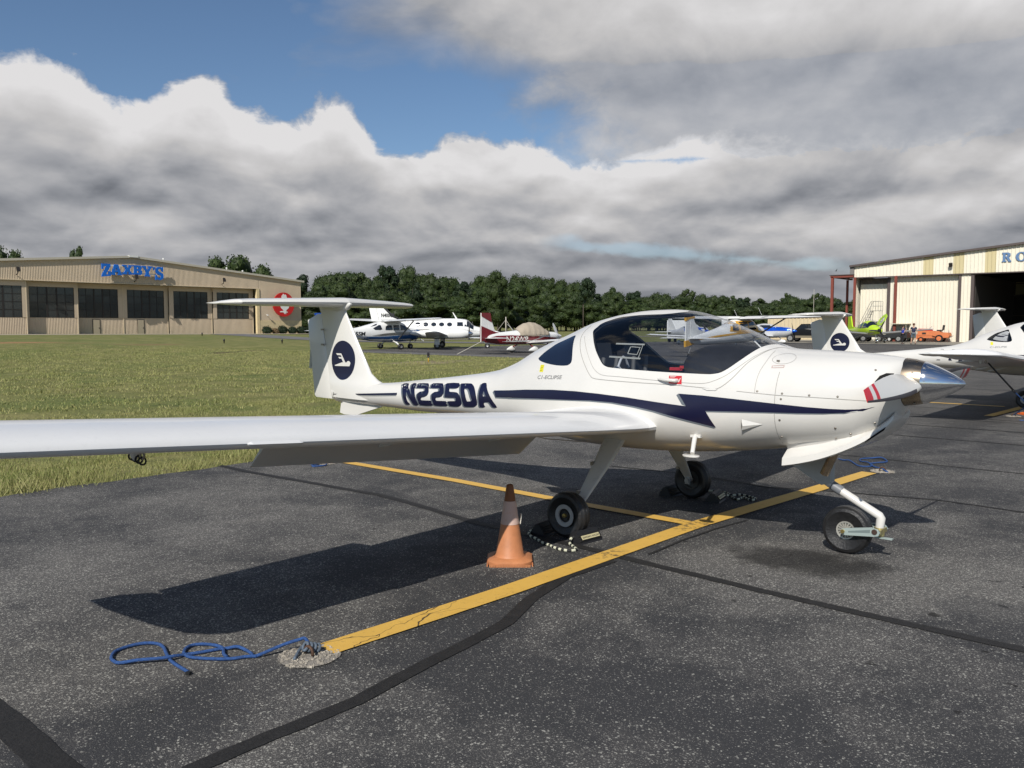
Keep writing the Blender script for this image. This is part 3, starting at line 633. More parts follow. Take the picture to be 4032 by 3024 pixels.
    st0=[(1.43,.640,.36,.80),(1.55,.668,.357,.835),(1.70,.716,.350,.87),(1.85,.784,.333,.915),(1.95,.840,.315,.945),(2.03,.897,.28,.972),(2.09,.955,.235,1.005),(2.13,1.010,.19,1.04)]
    st=[tuple(q)+(0,) for q in cat(st0,3)]
    vs=[];fs=[]
    for x,zb,w,zt,_ in st:
        wi=FL.at(min(x,2.15)); yb=abs(FL.yz(min(x,2.15),max(zt,wi[1]+.02))[1])-.015
        hl=.058*(1-.45*(x-1.43)/.74); sec=[(-yb,zt+.012),(-yb+.030,zt-(zt-zb)*.28),(-w+.034,zb+hl+.020),(-w+.004,zb+hl),(-w,zb+.006),(-w+.02,zb-.004),(0,zb+.006),(w-.02,zb-.004),(w,zb+.006),(w-.004,zb+hl),(w-.034,zb+hl+.020),(yb-.030,zt-(zt-zb)*.28),(yb,zt+.012)]; nsec=len(sec)
        vs+=[(x,a,b) for a,b in sec]
    for i in range(len(st)-1):
        for j in range(nsec-1): fs.append((i*nsec+j,(i+1)*nsec+j,(i+1)*nsec+j+1,i*nsec+j+1))
    fs.append(tuple(range(nsec))); fs.append(tuple((len(st)-1)*nsec+j for j in range(nsec))[::-1])
    cs=ob('chin_scoop',vs,fs,W,root,True,None,42)
    sl=MB(); sl.add([(2.030,-.27,.886),(2.165,-.17,.985),(2.165,.17,.985),(2.030,.27,.886),(2.020,.27,.868),(2.160,.17,.960),(2.160,-.17,.960),(2.020,-.27,.868)],[(0,1,6,7),(1,2,5,6),(2,3,4,5)]); 
    MB().add([(1.985,-.3145,.868),(2.05,-.285,.925),(2.10,-.245,.970),(2.09,-.250,.945),(2.04,-.290,.900),(1.99,-.318,.858)],[(0,1,4,5),(1,2,3,4)]).build('scoop_inlet',mat('duct black',(.004,.004,.004),.9),root)
    # spinner and propeller
    MB().lathe([(.160,2.142),(.1655,2.150),(.160,2.20),(.149,2.25),(.1425,2.272)],40,'X',(0,0,1.262)).build('spinner_back_plate',BRONZE,root,True,None,40)
    prof=[(.1435,2.271),(.1435,2.275),(.133,2.303),(.112,2.352),(.088,2.40),(.061,2.45),(.036,2.488),(.016,2.511),(.001,2.518)]
    MB().lathe([(a,b) for a,b in prof],40,'X',(0,0,1.262)).build('spinner',CHROME,root,True,None,60)
    for k in range(8 if detail==2 else 0):
        a=k*math.pi/4+.3; MB().lathe([(.001,.003),(.006,.002),(.007,-.001)],8,'Z',(2.225,.158*math.cos(a),1.262+.158*math.sin(a)),Vector((0,math.cos(a),math.sin(a))).to_track_quat('Z','Y').to_matrix().to_4x4()).build('fastener',SCREW,root)
    for side in (-1,1):
        bs=[(.08,.105,46,.40),(.15,.125,44,.30),(.22,.150,40,.19),(.32,.168,35,.13),(.44,.168,30,.11),(.58,.155,26,.10),(.70,.136,23,.09),(.80,.115,21,.09),(.90,.092,19,.08),(.945,.080,19,.08)]
        vs=[];K=None; tagm=[]
        for r_,c_,be,t_ in bs:
            f=foil(t_,.03,8); K=len(f)
            for a,b in f:
                u=(a-.38)*c_; v=b*c_; ca,sa=math.cos(R(be)),math.sin(R(be))
                # blade sweeps down on the starboard side, its leading edge first
                z=-side*(u*ca+v*sa)*1.0; x=-(u*sa)+v*ca*1.0
                vs.append((2.258+x+.075*side*r_,side*r_, 1.262+z + side*.045*r_/.9))
        fs=[];mi=[]
        for i in range(len(bs)-1):
            for j in range(K):
                fs.append((i*K+j,i*K+(j+1)%K,(i+1)*K+(j+1)%K,(i+1)*K+j))
                rm=(bs[i][0]+bs[i+1][0])/2; edge=j in (6,7,8) and rm>.25
                mi.append(1 if edge else 0)
        fs.append(tuple((len(bs)-1)*K+j for j in range(K))); mi.append(0)
        fs.append(tuple(range(K))); mi.append(0)
        b_=ob('propeller_blade',vs,fs,[W,mat('erosion strip',(.055,.05,.06),.45)],root); b_.data.polygons.foreach_set('material_index',mi)
        bm=bmesh.new(); bm.from_mesh(b_.data)
        # cut in the red tip bands
        b_.data.materials.append(RED)
        for yy in (.765,.810,.860,.95):
            if yy<.92: bmesh.ops.bisect_plane(bm,geom=bm.verts[:]+bm.edges[:]+bm.faces[:],plane_co=(0,side*yy,0),plane_no=(0,1,0))
        for f in bm.faces:
            q=abs(f.calc_center_median().y)
            if (.765<q<.810 or q>.860) and f.material_index==0: f.material_index=2
        bmesh.ops.recalc_face_normals(bm,faces=bm.faces); bm.to_mesh(b_.data); bm.free()
        b_.data.polygons.foreach_set('use_smooth',[True]*len(b_.data.polygons)); b_.data.set_sharp_from_angle(angle=R(50))
    # wings
    for side in (-1,1):
        ss=sorted(set([.42,.46,.50,.55,.6,.68,.78,.92,1.1,1.5,2.,2.5,3.,3.35,3.8,4.2,4.6,5.05,5.12,5.22,5.30,5.37,5.40,5.43]))
        S=lerp_secs(WK,ss); S2=[(side*a[0],)+a[1:] for a in S]
        # inboard stub with full chord, flap bay cut at the hinge, tip with full chord
        seg=lambda lo,hi:[q for q in S2 if lo-1e-6<=abs(q[0])<=hi+1e-6]
        aero('wing',seg(.42,.60),WW,root,0,1,16,.045)
        aero('wing_panel',seg(.60,5.05),WW,root,0,CUT,16,.045)
        aero('wing_tip',seg(5.05,5.43),WW,root,0,1,16,.045)
        def surf(nm,lo,hi,ang):
            q=[]
            for s in (lo,(lo+hi)/2,hi):
                a=lerp_secs(WK,[s])[0]; inc=R(a[5]); hx=a[1]-a[3]*CUT; c_=a[3]*(1-CUT)+.015; hz=a[2]-a[3]*CUT*math.sin(inc)+a[3]*.005
                q.append((side*s,hx+.02,hz+(.02 if ang==0 else 0),c_*(1.05 if ang==0 else 1.14),.12,a[5]+ang))
            return aero(nm,q,WW,root,0,1,10,.02)
        fl=surf('flap',.64,3.34,flap); surf('aileron',3.37,5.04,0)
        for s in (1.25,2.4): 
            a=lerp_secs(WK,[s])[0]; MB().prism([(a[1]-a[3]*.58,a[2]-.075),(a[1]-a[3]*.86,a[2]-.15),(a[1]-a[3]*.88,a[2]-.18),(a[1]-a[3]*.75,a[2]-.15)],-.012,.012,Matrix(((1,0,0,0),(0,0,1,side*s),(0,1,0,0),(0,0,0,1)))).build('hinge_arm',WW,root)
        if detail==2:
            vs=[]
            for s_,q_ in ((3.68,.2),(3.70,1.),(3.96,1.),(3.98,.2)):
                a=lerp_secs(WK,[s_])[0]; vs+=[(a[1]+.004,side*s_,a[2]-.008*q_-.006),(a[1]+.004+.016*q_,side*s_,a[2]-.002),(a[1]-.002,side*s_,a[2]+.010*q_)]
            ob('stall_strip',vs,[(i_*3+j_,i_*3+(j_+1)%3,i_*3+3+(j_+1)%3,i_*3+3+j_) for i_ in range(3) for j_ in range(3)]+[(0,1,2),(11,10,9)],WW,root)
        a=lerp_secs(WK,[4.28])[0]
        td=MB().tube([(a[1]-.42+.018*math.cos(t_),side*4.28,a[2]-.085+.018*math.sin(t_)) for t_ in np.linspace(0,2*math.pi,14)[:-1]],.006,6,closed=True).box(a[1]-.43,a[1]-.41,side*4.28-.006,side*4.28+.006,a[2]-.075,a[2]-.045); MB().lathe([(.028,0),(.020,-.05),(.008,-.075),(.001,-.076)],14,'Z',(a[1]-.50,side*4.28,a[2]-.045)).build('tie_down_bracket',WW,root,True); td.build('tie_down_ring',SCREW,root)
        # main gear leg and wheel
        vs=[];fs=[]
        lg=[(.03,.40,.725,.200,.030),(.022,.55,.560,.165,.026),(.008,.72,.385,.120,.022),(-.005,.86,.245,.085,.020),(-.01,.90,.205,.07,.018)]
        for x,y,z,c_,t_ in lg:
            for dx_,dn in ((-.5,-.3),(-.35,-.5),(.4,-.5),(.5,-.2),(.5,.2),(.4,.5),(-.35,.5),(-.5,.3)): vs.append((x+dx_*c_,side*(y+dn*t_*.72),z+dn*t_*.72))
        for i in range(len(lg)-1):
            for j in range(8): fs.append((i*8+j,i*8+(j+1)%8,(i+1)*8+(j+1)%8,(i+1)*8+j))
        fs+= [tuple(range(8)),tuple((len(lg)-1)*8+j for j in range(8))]
        leg=ob('main_gear_leg',vs,fs,mat('gear leg paint',(.62,.61,.57),.4,dirt=((.30,.28,.24),14,.5)),root)
        MB().lathe([(.001,-.05),(.022,-.05),(.022,.05)],12,'Y',(-.005,side*.90,.185)).box(-.03,.02,side*.875-.008,side*.875+.008,.15,.24).build('brake_bracket',STEEL,leg)
        if detail==2:
            for q in (.30,.62):
                i=min(int(q*4),3); p=[lg[i][k]+(lg[i+1][k]-lg[i][k])*(q*4-i) for k in range(5)]
                MB().cbox((p[0]-p[3]*.52,side*(p[1]),p[2]),(.03,.045,.03)).build('brake_line_clip',SCREW,leg)
        wheel(root,'main_wheel',(-.01,side*.985,.180),.180,.13,mat('painted hub shade',(.05,.05,.048),.5,.3) ,.088,0,side,ring=True)  # hub colour is darkened to stand for shadow inside the wheel
        # boarding step
        if detail==2 or side<0:
            sp=MB().tube([(.80,side*.46,.815),(.81,side*.50,.81),(.835,side*.58,.70)],[.020,.019,.017],10)
            sp.cbox((.805,side*.47,.815),(.085,.03,.02)); sp.lathe([(.001,-.009),(.038,-.008),(.040,0),(.038,.006),(.001,.007)],18,'Z',(.835,side*.60,.685),Matrix.Scale(1.75,4,(1,0,0)))
            sp.build('boarding_step',W,root,True,None,40)
    # T tail
    aero('fin',[(s,xl,0,c/FINX1,t*FINX1,0) for s,xl,_,c,t,_2 in fin_secs()],W,root,0,FINX1,14,0,True)
    aero('rudder',[(.775,-4.235,0,.40,.14,0),(.80,-4.24,0,.425,.15,0),(1.0,-4.28,0,.41,.13,0),(1.40,-4.385,0,.365,.12,0),(1.715,-4.455,0,.325,.12,0),(1.79,-4.475,0,.10,.25,0)],W,root,0,1,8,0,True)
    for side in (-1,1):
        K_=[(0.,-3.955,1.916,.60,.20,0),(.25,-3.985,1.915,.58,.185,0),(.7,-4.07,1.910,.56,.165,0),(1.1,-4.165,1.904,.54,.145,0),(1.23,-4.215,1.902,.52,.13,0),(1.30,-4.31,1.900,.46,.10,0),(1.33,-4.50,1.899,.30,.06,0)]
        S=[(side*a[0],a[1],a[2],a[3],a[4],a[5]) for a in K_]
        aero('stabilizer',[q for q in S if abs(q[0])<1.24],W,root,0,.83,12,0); aero('stabilizer_tip',[q for q in S if abs(q[0])>1.22],W,root,0,1,12,0)
        aero('elevator',[(side*a,-4.43-.09*a/1.3,1.918-.018*a/1.3,.22,.16,-3) for a in (0,.5,.9,1.225)],W,root,0,1,8,0)
    MB().tube([(-3.93,0,1.90),(-4.0,0,1.875),(-4.15,0,1.865),(-4.45,0,1.87)],[.01,.05,.06,.03],12).build('tail_fairing',W,root,True,None,50)
    MB().prism([(-3.385,.735),(-4.125,.76),(-4.152,.614),(-4.07,.600),(-3.851,.605)],-.012,.012,Matrix(((1,0,0,0),(0,0,1,0),(0,1,0,0),(0,0,0,1)))).build('ventral_fin',W,root)
    for side in (-1,1):
        cx,cz,r_=(-4.047,1.241,.231)
        if reg=='N2250A' or reg=='N40': fin_decal('tail_roundel',[(cx+r_*math.cos(a),cz+r_*math.sin(a)) for a in np.linspace(0,2*math.pi,41)[:-1]],NAVY,root,.002,side)
        if reg=='N2250A' or reg=='N40':
            for q in LOGO_S: fin_decal('roundel_emblem',[(cx+(x+.07)*r_*1.02*(1 if side<0 else -1),cz+y*r_*1.02) for x,y in q],W,root,.004,side)
    if detail==2:
        hg=MB()
        for z in (1.60,1.42): 
            hg.cbox((-4.43+.0*(z),-.045,z),(.05,.012,.02))
        hg.tube([(-4.405,-.045,1.60),(-4.36,-.05,1.42)],.004,5); hg.build('rudder_hinge',SCREW,root)
        MB().tube([(-4.21,-.052,.86),(-4.235,-.05,.80),(-4.20,-.04,.765),(-4.1,-.02,.745)],.006,6).build('tail_light_wire',SCREW,root)
        MB().cbox((-4.730,0,1.23),(.05,.006,.22),0,0,R(8)).build('trim_tab',STEEL,root)
    # nose gear
    MB().prism([(1.36,.70),(1.36,.615),(1.60,.480),(1.665,.50),(1.665,.74)],-.045,.045,Matrix(((1,0,0,0),(0,0,1,0),(0,1,0,0),(0,0,0,1)))).build('nose_gear_fairing',mat('aged grey paint',(.40,.41,.40),.55,dirt=((.2,.19,.17),18,.6)),root)
    st_=MB().tube([(1.60,0,.515),(1.64,0,.493),(2.005,0,.302),(2.012,0,.292),(2.005,0,.215)],[.026,.029,.030,.031,.029],14).build('nose_strut',W,root,True,None,40)
    MB().tube([(1.665,0,.481),(1.735,0,.444)],.0355,14).build('grey_band',mat('grey band',(.17,.18,.20),.45),st_,True,None,60)
    fk=MB().tube([(2.005,0,.222),(2.003,0,.165)],.036,14).cbox((2.01,.0,.20),(.05,.14,.03)).build('castor_collar',mat('gold zinc',(.50,.44,.22),.35,.7),root,True,None,40)
    for side in (-1,1):
        M_=Matrix(((1,0,0,0),(0,0,1,side*.088),(0,1,0,0),(0,0,0,1)))
        MB().prism([(2.02,.222),(2.035,.20),(2.025,.178),(1.99,.170),(1.80,.150),(1.775,.158),(1.765,.175),(1.775,.192),(1.80,.200),(1.975,.232)],-.008,.008,M_).build('fork_arm',mat('pale green alloy',(.40,.48,.46),.4,.3),root)
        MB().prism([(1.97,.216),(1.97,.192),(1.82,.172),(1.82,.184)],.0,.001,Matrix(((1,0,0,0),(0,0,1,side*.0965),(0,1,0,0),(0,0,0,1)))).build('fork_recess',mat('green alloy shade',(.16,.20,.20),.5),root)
        MB().lathe([(.001,-.01),(.014,-.01),(.014,.01),(.001,.01)],12,'Y',(1.783,side*.10,.176)).build('axle_nut',mat('brass nut',(.5,.38,.14),.35,.9),root)
        MB().lathe([(.001,-.006),(.019,-.006),(.019,.006),(.001,.006)],14,'Y',(2.0,side*.096,.205)).build('pivot_bolt',mat('dark bolt',(.08,.05,.04),.5,.4),root)
    MB().box(1.99,2.10,-.035,.0,.150,.158).build('tow_lug',mat('pale green alloy',(.40,.48,.46),.4,.3),root)
    wheel(root,'nose_wheel',(1.783,0,.172),.172,.125,mat('pale alloy rim',(.50,.49,.44),.4,.5),.066,16,-1)
    MB().lathe([(.026,-.001),(.031,0),(.031,.19),(.026,.191)],18,'Z',(1.685,-.22,.595),Matrix.Rotation(R(24),4,'Y')@Matrix.Rotation(R(6),4,'X')).build('exhaust_pipe',BRONZE,root,True,None,40)
    if detail==2:
        MB().tube([(-1.25,-.02,.70),(-1.2,-.02,.60),(-1.0,-.02,.585),(-.45,-.02,.60)],.004,5).build('belly_antenna',SCREW,root)
        MB().tube([(.55,-.12,.62),(.55,-.12,.595)],[.012,.008],8).build('drain_valve',SCREW,root)
    return root

trainer=thing('trainer_airplane','nearest white trainer with navy side stripe, N2250A lettering and bubble canopy','airplane',(0,0,0))
da20(trainer,'N2250A',2)
# ---------------------------------------------------------------- ground, ramp, grass
def sstep(a,b,x): t=np.clip((x-a)/(b-a),0,1); return t*t*(3-2*t)
def hgt(x,y):
    x=np.asarray(x,float); y=np.asarray(y,float)
    L=-x                                             # distance out over the field
    wmask=1-sstep(18,26,y)                            # near field, left of the taxiway ramp
    h=.10*np.sin(x*.07+1.3)*np.sin(y*.055+.4)*sstep(6,25,L)*wmask
    h=h-.42*np.exp(-((L-46-.10*y)/7.)**2)*wmask*sstep(-45,-20,y)
    h=h+.30*np.exp(-((L-64)/9.)**2)*wmask
    h=h-.45*np.exp(-(((L-53)/5.)**2+((y-27)/8.)**2))
    far=sstep(62,95,L)*(1-sstep(60,110,y)); h=h*(1-sstep(88,105,L))+far*(.44-.0055*np.clip(y-34,-20,60))
    ramp=((x>-5.3)|((y>26.3)&(x>-42)))
    h=np.where(ramp,-.06,h-.012)
    return h
def axis(parts):
    out=[]
    for a,b,n in parts: out+=list(np.linspace(a,b,n,endpoint=False))
    return np.array(out+[parts[-1][1]])
gx=axis([(-3500,-700,8),(-700,-220,14),(-220,-135,12),(-135,-42,72),(-42,-5.3,50),(-5.3,-5.2,1),(-5.2,60,8),(60,3500,8)])
gy=axis([(-3500,-400,7),(-400,-60,10),(-60,-25,12),(-25,26.3,48),(26.3,26.6,1),(26.6,90,42),(90,220,14),(220,900,10),(900,3500,8)])
GX,GY=np.meshgrid(gx,gy,indexing='ij'); GZ=hgt(GX,GY); ny=len(gy)
V=np.stack([GX.ravel(),GY.ravel(),GZ.ravel()],1)
F=[(i*ny+j,(i+1)*ny+j,(i+1)*ny+j+1,i*ny+j+1) for i in range(len(gx)-1) for j in range(ny-1)]
def grass_mat():
    m=bpy.data.materials.new('mown grass'); m.use_nodes=True; t=m.node_tree; b=t.nodes['Principled BSDF']; b.inputs['Roughness'].default_value=.85; b.inputs['Specular IOR Level'].default_value=.2
    co=t.nodes.new('ShaderNodeNewGeometry').outputs['Position']; x,y,z=sep(t,co)
    base=mixc(t,(nz(t,co,.9,7,.62)-.32)*2.6,(.122,.138,.035),(.255,.235,.092))
    base=mixc(t,nz(t,co,.16,5,.6).step(.45,.68)*.75,base,(.115,.150,.038))
    base=mixc(t,nz(t,xyz(t,x*.5+y*.5,y*1.6-x*1.4,0.),.45,6,.65,.5).step(.50,.72)*.55,base,(.20,.175,.075))
    base=mixc(t,nz(t,xyz(t,x*.5+y*.5+9.,y*1.6-x*1.4,3.),.6,6,.65,.5).step(.54,.70)*.55,base,(.055,.075,.020))
    base=mixc(t,nz(t,co,5.5,5,.7).step(.50,.74)*.60,base,(.21,.18,.085))
    base=mixc(t,nz(t,co,11.,4,.7).step(.55,.72)*.55,base,(.022,.034,.010))
    base=mixc(t,nz(t,co,2.1,5,.65,.6).step(.60,.76)*.45,base,(.030,.048,.012))
    # bare red clay and brown weeds on the bank
    def blob(cx,cy,rx,ry,n=.6): 
        e=((x-cx)/rx).pow(2.)+((y-cy)/ry).pow(2.); return (1.-(e+(nz(t,co,.55,6,.7)-.5)*3.4*n).step(.25,1.1))
    base=mixc(t,blob(-68.,17.,3.6,7.)*.85,base,(.34,.18,.09))
    base=mixc(t,blob(-66.,27.,2.2,4.,1.)*.6,base,(.22,.14,.07))
    base=mixc(t,blob(-53.,28.5,3.0,3.4,.9)*.85,base,(.085,.060,.036))
    base=mixc(t,blob(-24.,19.9,1.6,2.6,.8)*.9,base,(.26,.21,.14))
    base=mixc(t,(1.-((x+5.45).abs()-.02).step(0.,.35))*nz(t,co,3.,4,.6).step(.35,.6)*.75,base,(.13,.115,.09))
    t.links.new(base,b.inputs['Base Color'])
    bn=t.nodes.new('ShaderNodeBump'); bn.inputs['Strength'].default_value=.9; bn.inputs['Distance'].default_value=.12
    hh=nz(t,co,9.,5,.7)*.5+nz(t,co,1.7,4,.6); t.links.new(hh.s,bn.inputs['Height']); t.links.new(bn.outputs[0],b.inputs['Normal'])
    return m
GRASS=grass_mat()
gobj=struct(ob('ground',V.tolist(),F,GRASS,None,True))

def asphalt_mat(name,dark=1.,coarse=1.,fade=0.):
    m=bpy.data.materials.new(name); m.use_nodes=True; t=m.node_tree; b=t.nodes['Principled BSDF']; b.inputs['Roughness'].default_value=.82; b.inputs['Specular IOR Level'].default_value=.25
    co=t.nodes.new('ShaderNodeNewGeometry').outputs['Position']; x,y,z=sep(t,co)
    big=nz(t,co,.55,5,.6); mid=nz(t,co,2.3,6,.65,.4); pt=nz(t,co,.28,3,.5)
    wear=((big-.5)*3.4+(mid-.5)*2.0+.54).clamp()         # 1 where the binder has worn off the stones
    wear=(wear*.80+(1.-((x-1.55).pow(2.)*1.1+(y+1.0).pow(2.)*2.6).step(.1,1.2))*.60+(1.-((x-3.2).pow(2.)*.45+(y+.2).pow(2.)*1.5).step(.1,1.2))*.45+(1.-((x+1.0).pow(2.)*.16+(y+4.4).pow(2.)*.35).step(.1,1.1))*.35+(1.-((x+2.9).pow(2.)*.30+(y+1.9).pow(2.)*.7).step(.1,1.2))*.3-(1.-((x-2.6).pow(2.)*.30+(y+3.2).pow(2.)*.30).step(.1,1.1))*.35).clamp()   # pale worn patch in front of the nose wheel
    wear=(wear+(nz(t,co,7.,4,.6)-.5)*.7).clamp()
    wear=(wear-(1.-((x-.55).abs()).step(.02,.62))*.55-(1.-((y+1.2).abs()).step(.02,.55))*.25).clamp() # fresher binder beside the joints
    vc=vor(t,co,235.*coarse,'Color'); vr,vg,vb_=sep(t,vc)
    vc2=vor(t,co,125.*coarse,'Color'); wr,wg,wb=sep(t,vc2)
    sp=(vr-(.90-.40*wear)).step(0.,.05)*(vb_*.6+.4); sp2=(wr-(.965-.10*wear)).step(0.,.03)
    col=mixc(t,wear*.55+.1,(.032*dark,.033*dark,.036*dark),(.112*dark,.105*dark,.098*dark))
    col=mixc(t,sp*.85,col,mixc(t,vg,(.10,.096,.092),(.34,.325,.295)))
    col=mixc(t,sp2*.7,col,(.40,.39,.35))
    col=mixc(t,nz(t,co,1.1,4,.6,.8).step(.60,.78)*.30*wear,col,(.20,.185,.165))
    # oil drips and stains
    st=nz(t,co,7.5,3,.5).step(.665,.72)*nz(t,co,.45,2,.5).step(.42,.58); col=mixc(t,st*.8,col,(.012,.011,.010))
    gn=nz(t,co,8.5,3,.55).step(.715,.75)*nz(t,co,.7,2,.5).step(.5,.6); col=mixc(t,gn*.45,col,(.060,.052,.026))
    nose=(1.-(((x-1.62)/.62).pow(2.)+((y+.42)/.40).pow(2.)+(mid-.5)*2.6).step(.3,1.2)); col=mixc(t,nose*.75,col,(.013,.012,.011))
    pud=(1.-(((x-3.0)/.55).pow(2.)+((y+.75)/.34).pow(2.)+(mid-.5)*2.2).step(.5,.9)); col=mixc(t,pud*.35,col,(.022,.024,.030))
    if fade: col=mixc(t,nz(t,co,.35,5,.6,.5).step(.3,.7)*.6+.25,col,(.088,.082,.076)); 
    else: col=mixc(t,y.step(4.5,13.)*.62*nz(t,co,.8,4,.6).step(.2,.6),col,(.082,.078,.073))
    t.links.new(col,b.inputs['Base Color'])
    bn=t.nodes.new('ShaderNodeBump'); bn.inputs['Strength'].default_value=.55; bn.inputs['Distance'].default_value=.006
    h1=X(t,vor(t,co,170.*coarse)); t.links.new((h1*-.8+sp*.5+mid*.6).s,bn.inputs['Height']); t.links.new(bn.outputs[0],b.inputs['Normal'])
    return m
ASPH=asphalt_mat('worn asphalt'); ASPH2=asphalt_mat('grey asphalt',1.1,1.,1.)
def wob(a,b,step,amp,seed,ax=0):
    """points of a wandering edge from a to b"""
    n=max(2,int(math.dist(a,b)/step)); out=[]
    for i in range(n+1):
        u=i/n; p=[a[0]+(b[0]-a[0])*u,a[1]+(b[1]-a[1])*u]; d_=mnoise.noise((p[0]*1.3+seed,p[1]*1.3,seed))*amp+mnoise.noise((p[0]*6+seed,p[1]*6,seed))*amp*.4
        dx_,dy_=b[0]-a[0],b[1]-a[1]; l=math.hypot(dx_,dy_); out.append((p[0]-dy_/l*d_,p[1]+dx_/l*d_))
    return out
edge=wob((-5.08,-40),(-5.08,26.4),.12,.09,3.)
P=[(60,-40)]+[(60,26.4)]+edge[::-1]
ob_=ob('ramp_asphalt',[(x,y,0) for x,y in edge]+[(60,y,0) for x,y in edge],[(i,i+1+0,len(edge)+i+1,len(edge)+i)[::-1] for i in range(len(edge)-1)],ASPH); struct(ob_)
sk=struct(ob('ramp_edge',[(x,y,0) for x,y in edge]+[(x-.05,y,-.07) for x,y in edge],[(i,i+1,len(edge)+i+1,len(edge)+i) for i in range(len(edge)-1)],ASPH))
e2=wob((-41,26.4),(-5,26.4),.6,.15,8.)
struct(ob('taxiway_asphalt',[(x,y,0) for x,y in e2]+[(60,26.4,0),(60,140,0)]+[(-38,140,0)],[tuple(range(len(e2)+3))],ASPH2))
struct(ob('taxiway_shoulder',[(-41,26.1,-.004),(-5,26.1,-.004),(-5,27.6,.004),(-41,27.6,.004)],[(0,1,2,3)],mat('pale asphalt',(.16,.155,.145),.85,vary=.2,vscale=1.5)))
PALE=mat('pale concrete',(.36,.31,.24),.85,vary=.12,vscale=.8)
struct(ob('hangar_apron',[(-125,20,.505),(-113,20,.505),(-113,84,.17),(-125,84,.17)],[(0,1,2,3)],PALE))
def draped(name,path,w,m,lift=.03):
    vs=[];fs=[]
    pts=cat(path,8)
    for i,(x,y) in enumerate(pts):
        a=pts[max(0,i-1)]; b=pts[min(len(pts)-1,i+1)]; l=math.dist(a,b); nx_,ny_=-(b[1]-a[1])/l*w/2,(b[0]-a[0])/l*w/2
        z=float(max(hgt(x+nx_,y+ny_),hgt(x-nx_,y-ny_),hgt(x,y)))+lift
        vs+=[(x+nx_,y+ny_,z),(x-nx_,y-ny_,z)]
    for i in range(len(pts)-1): fs.append((2*i,2*i+1,2*i+3,2*i+2))
    return struct(ob(name,vs,fs,m))
draped('access_road',[(-114,62),(-100,56),(-85,51),(-70,49),(-60,49),(-48,52),(-38,54)],5.,mat('road asphalt',(.14,.135,.13),.85,vary=.15,vscale=.6))
draped('far_road',[(-66,46),(-64,70),(-62,110),(-58,170)],3.5,mat('pale road',(.25,.22,.18),.85,vary=.15,vscale=.6))
def strip(name,path,w,z,m,seed=0.,amp=.012,step=.06):
    """a flat band on the pavement with slightly wandering edges"""
    pts=[]
    for a,b in zip(path,path[1:]):
        q=wob(a,b,step,0,seed); pts+=q if not pts else q[1:]
    vs=[];fs=[]
    for i,(x,y) in enumerate(pts):
        a=pts[max(0,i-1)]; b=pts[min(len(pts)-1,i+1)]; l=math.dist(a,b) or 1; nx_,ny_=-(b[1]-a[1])/l,(b[0]-a[0])/l
        wob_=mnoise.noise((x*.9+seed,y*.9,seed*3))*amp*2.2
        for s in (1,-1):
            d_=s*w/2+wob_+mnoise.noise((x*9+s*7,y*9,seed))*amp*.55; vs.append((x+nx_*d_,y+ny_*d_,z))
    for i in range(len(pts)-1): fs.append((2*i,2*i+1,2*i+3,2*i+2))
    return struct(ob(name,vs,fs,m))
def paint_mat():
    m=bpy.data.materials.new('yellow line paint'); m.use_nodes=True; t=m.node_tree; b=t.nodes['Principled BSDF']; b.inputs['Roughness'].default_value=.6
    co=t.nodes.new('ShaderNodeNewGeometry').outputs['Position']; x,y,z=sep(t,co)
    c=mixc(t,nz(t,co,4.,6,.7),(.56,.335,.060),(.74,.455,.095))
    c=mixc(t,nz(t,co,26.,6,.7).step(.56,.70)*.40,c,(.20,.13,.05))
    jn=(1.-((y+1.2).abs()).step(.0,.22)); jt=(1.-(((x-.62)/.35).pow(2.)+(y/.30).pow(2.)).step(.2,1.2))
    c=mixc(t,nz(t,co,17.,7,.75).step(.50,.58)*(jn*.9+jt*.7).clamp(),c,(.055,.045,.035))
    f=X(t,vor(t,xyz(t,x*2.2+nz(t,co,3.,3)*.9,y*.55,z),2.1,'Distance','DISTANCE_TO_EDGE')); c=mixc(t,(1.-f.step(.004,.013))*(y*-1.).step(2.2,3.0),c,(.06,.04,.02))
    t.links.new(c,b.inputs['Base Color']); bn=t.nodes.new('ShaderNodeBump'); bn.inputs['Strength'].default_value=.4; bn.inputs['Distance'].default_value=.004
    t.links.new(nz(t,co,110.,3,.6).s,bn.inputs['Height']); t.links.new(bn.outputs[0],b.inputs['Normal']); return m
YEL=paint_mat(); TAR=mat('crack sealant',(.012,.011,.0105),.75,vary=.5,vscale=14,dirt=((.055,.05,.046),70,.5),bump=.5,bscale=60)
strip('painted_line',[(.425,-3.60),(.50,-2.3),(.55,0.),(.70,1.8),(.83,3.48)],.165,.0085,YEL,1.,.004)
strip('painted_line',[(-4.33,.07),(-2.3,.10),(-1.0,.05),(.47,.02)],.135,.0090,YEL,2.,.004)
strip('painted_line',[(-4.2,13.15),(.4,13.1)],.14,.0085,YEL,5.,.004)
strip('painted_line',[(.55,10.9),(.7,13.1),(.85,16.5)],.16,.0090,YEL,6.,.004)
strip('crack_sealant',[(-5.1,-1.03),(-4.5,-1.05),(-3.69,-1.0),(-2.4,-.90),(-1.5,-1.02),(-.77,-1.13),(.42,-1.15),(.94,-1.2),(1.7,-1.26),(2.45,-1.26),(4.,-1.27),(9,-1.3)],.082,.0045,TAR,3.)
strip('crack_sealant',[(.62,-1.30),(.60,-1.8),(.72,-2.3),(.86,-2.7),(.93,-3.33),(1.0,-3.86),(.98,-4.4),(1.02,-5.4)],.085,.0052,TAR,4.,.010)
strip('crack_sealant',[(.72,-1.0),(.70,-.5),(.74,.0),(.80,.45)],.022,.0056,TAR,14.,.010)
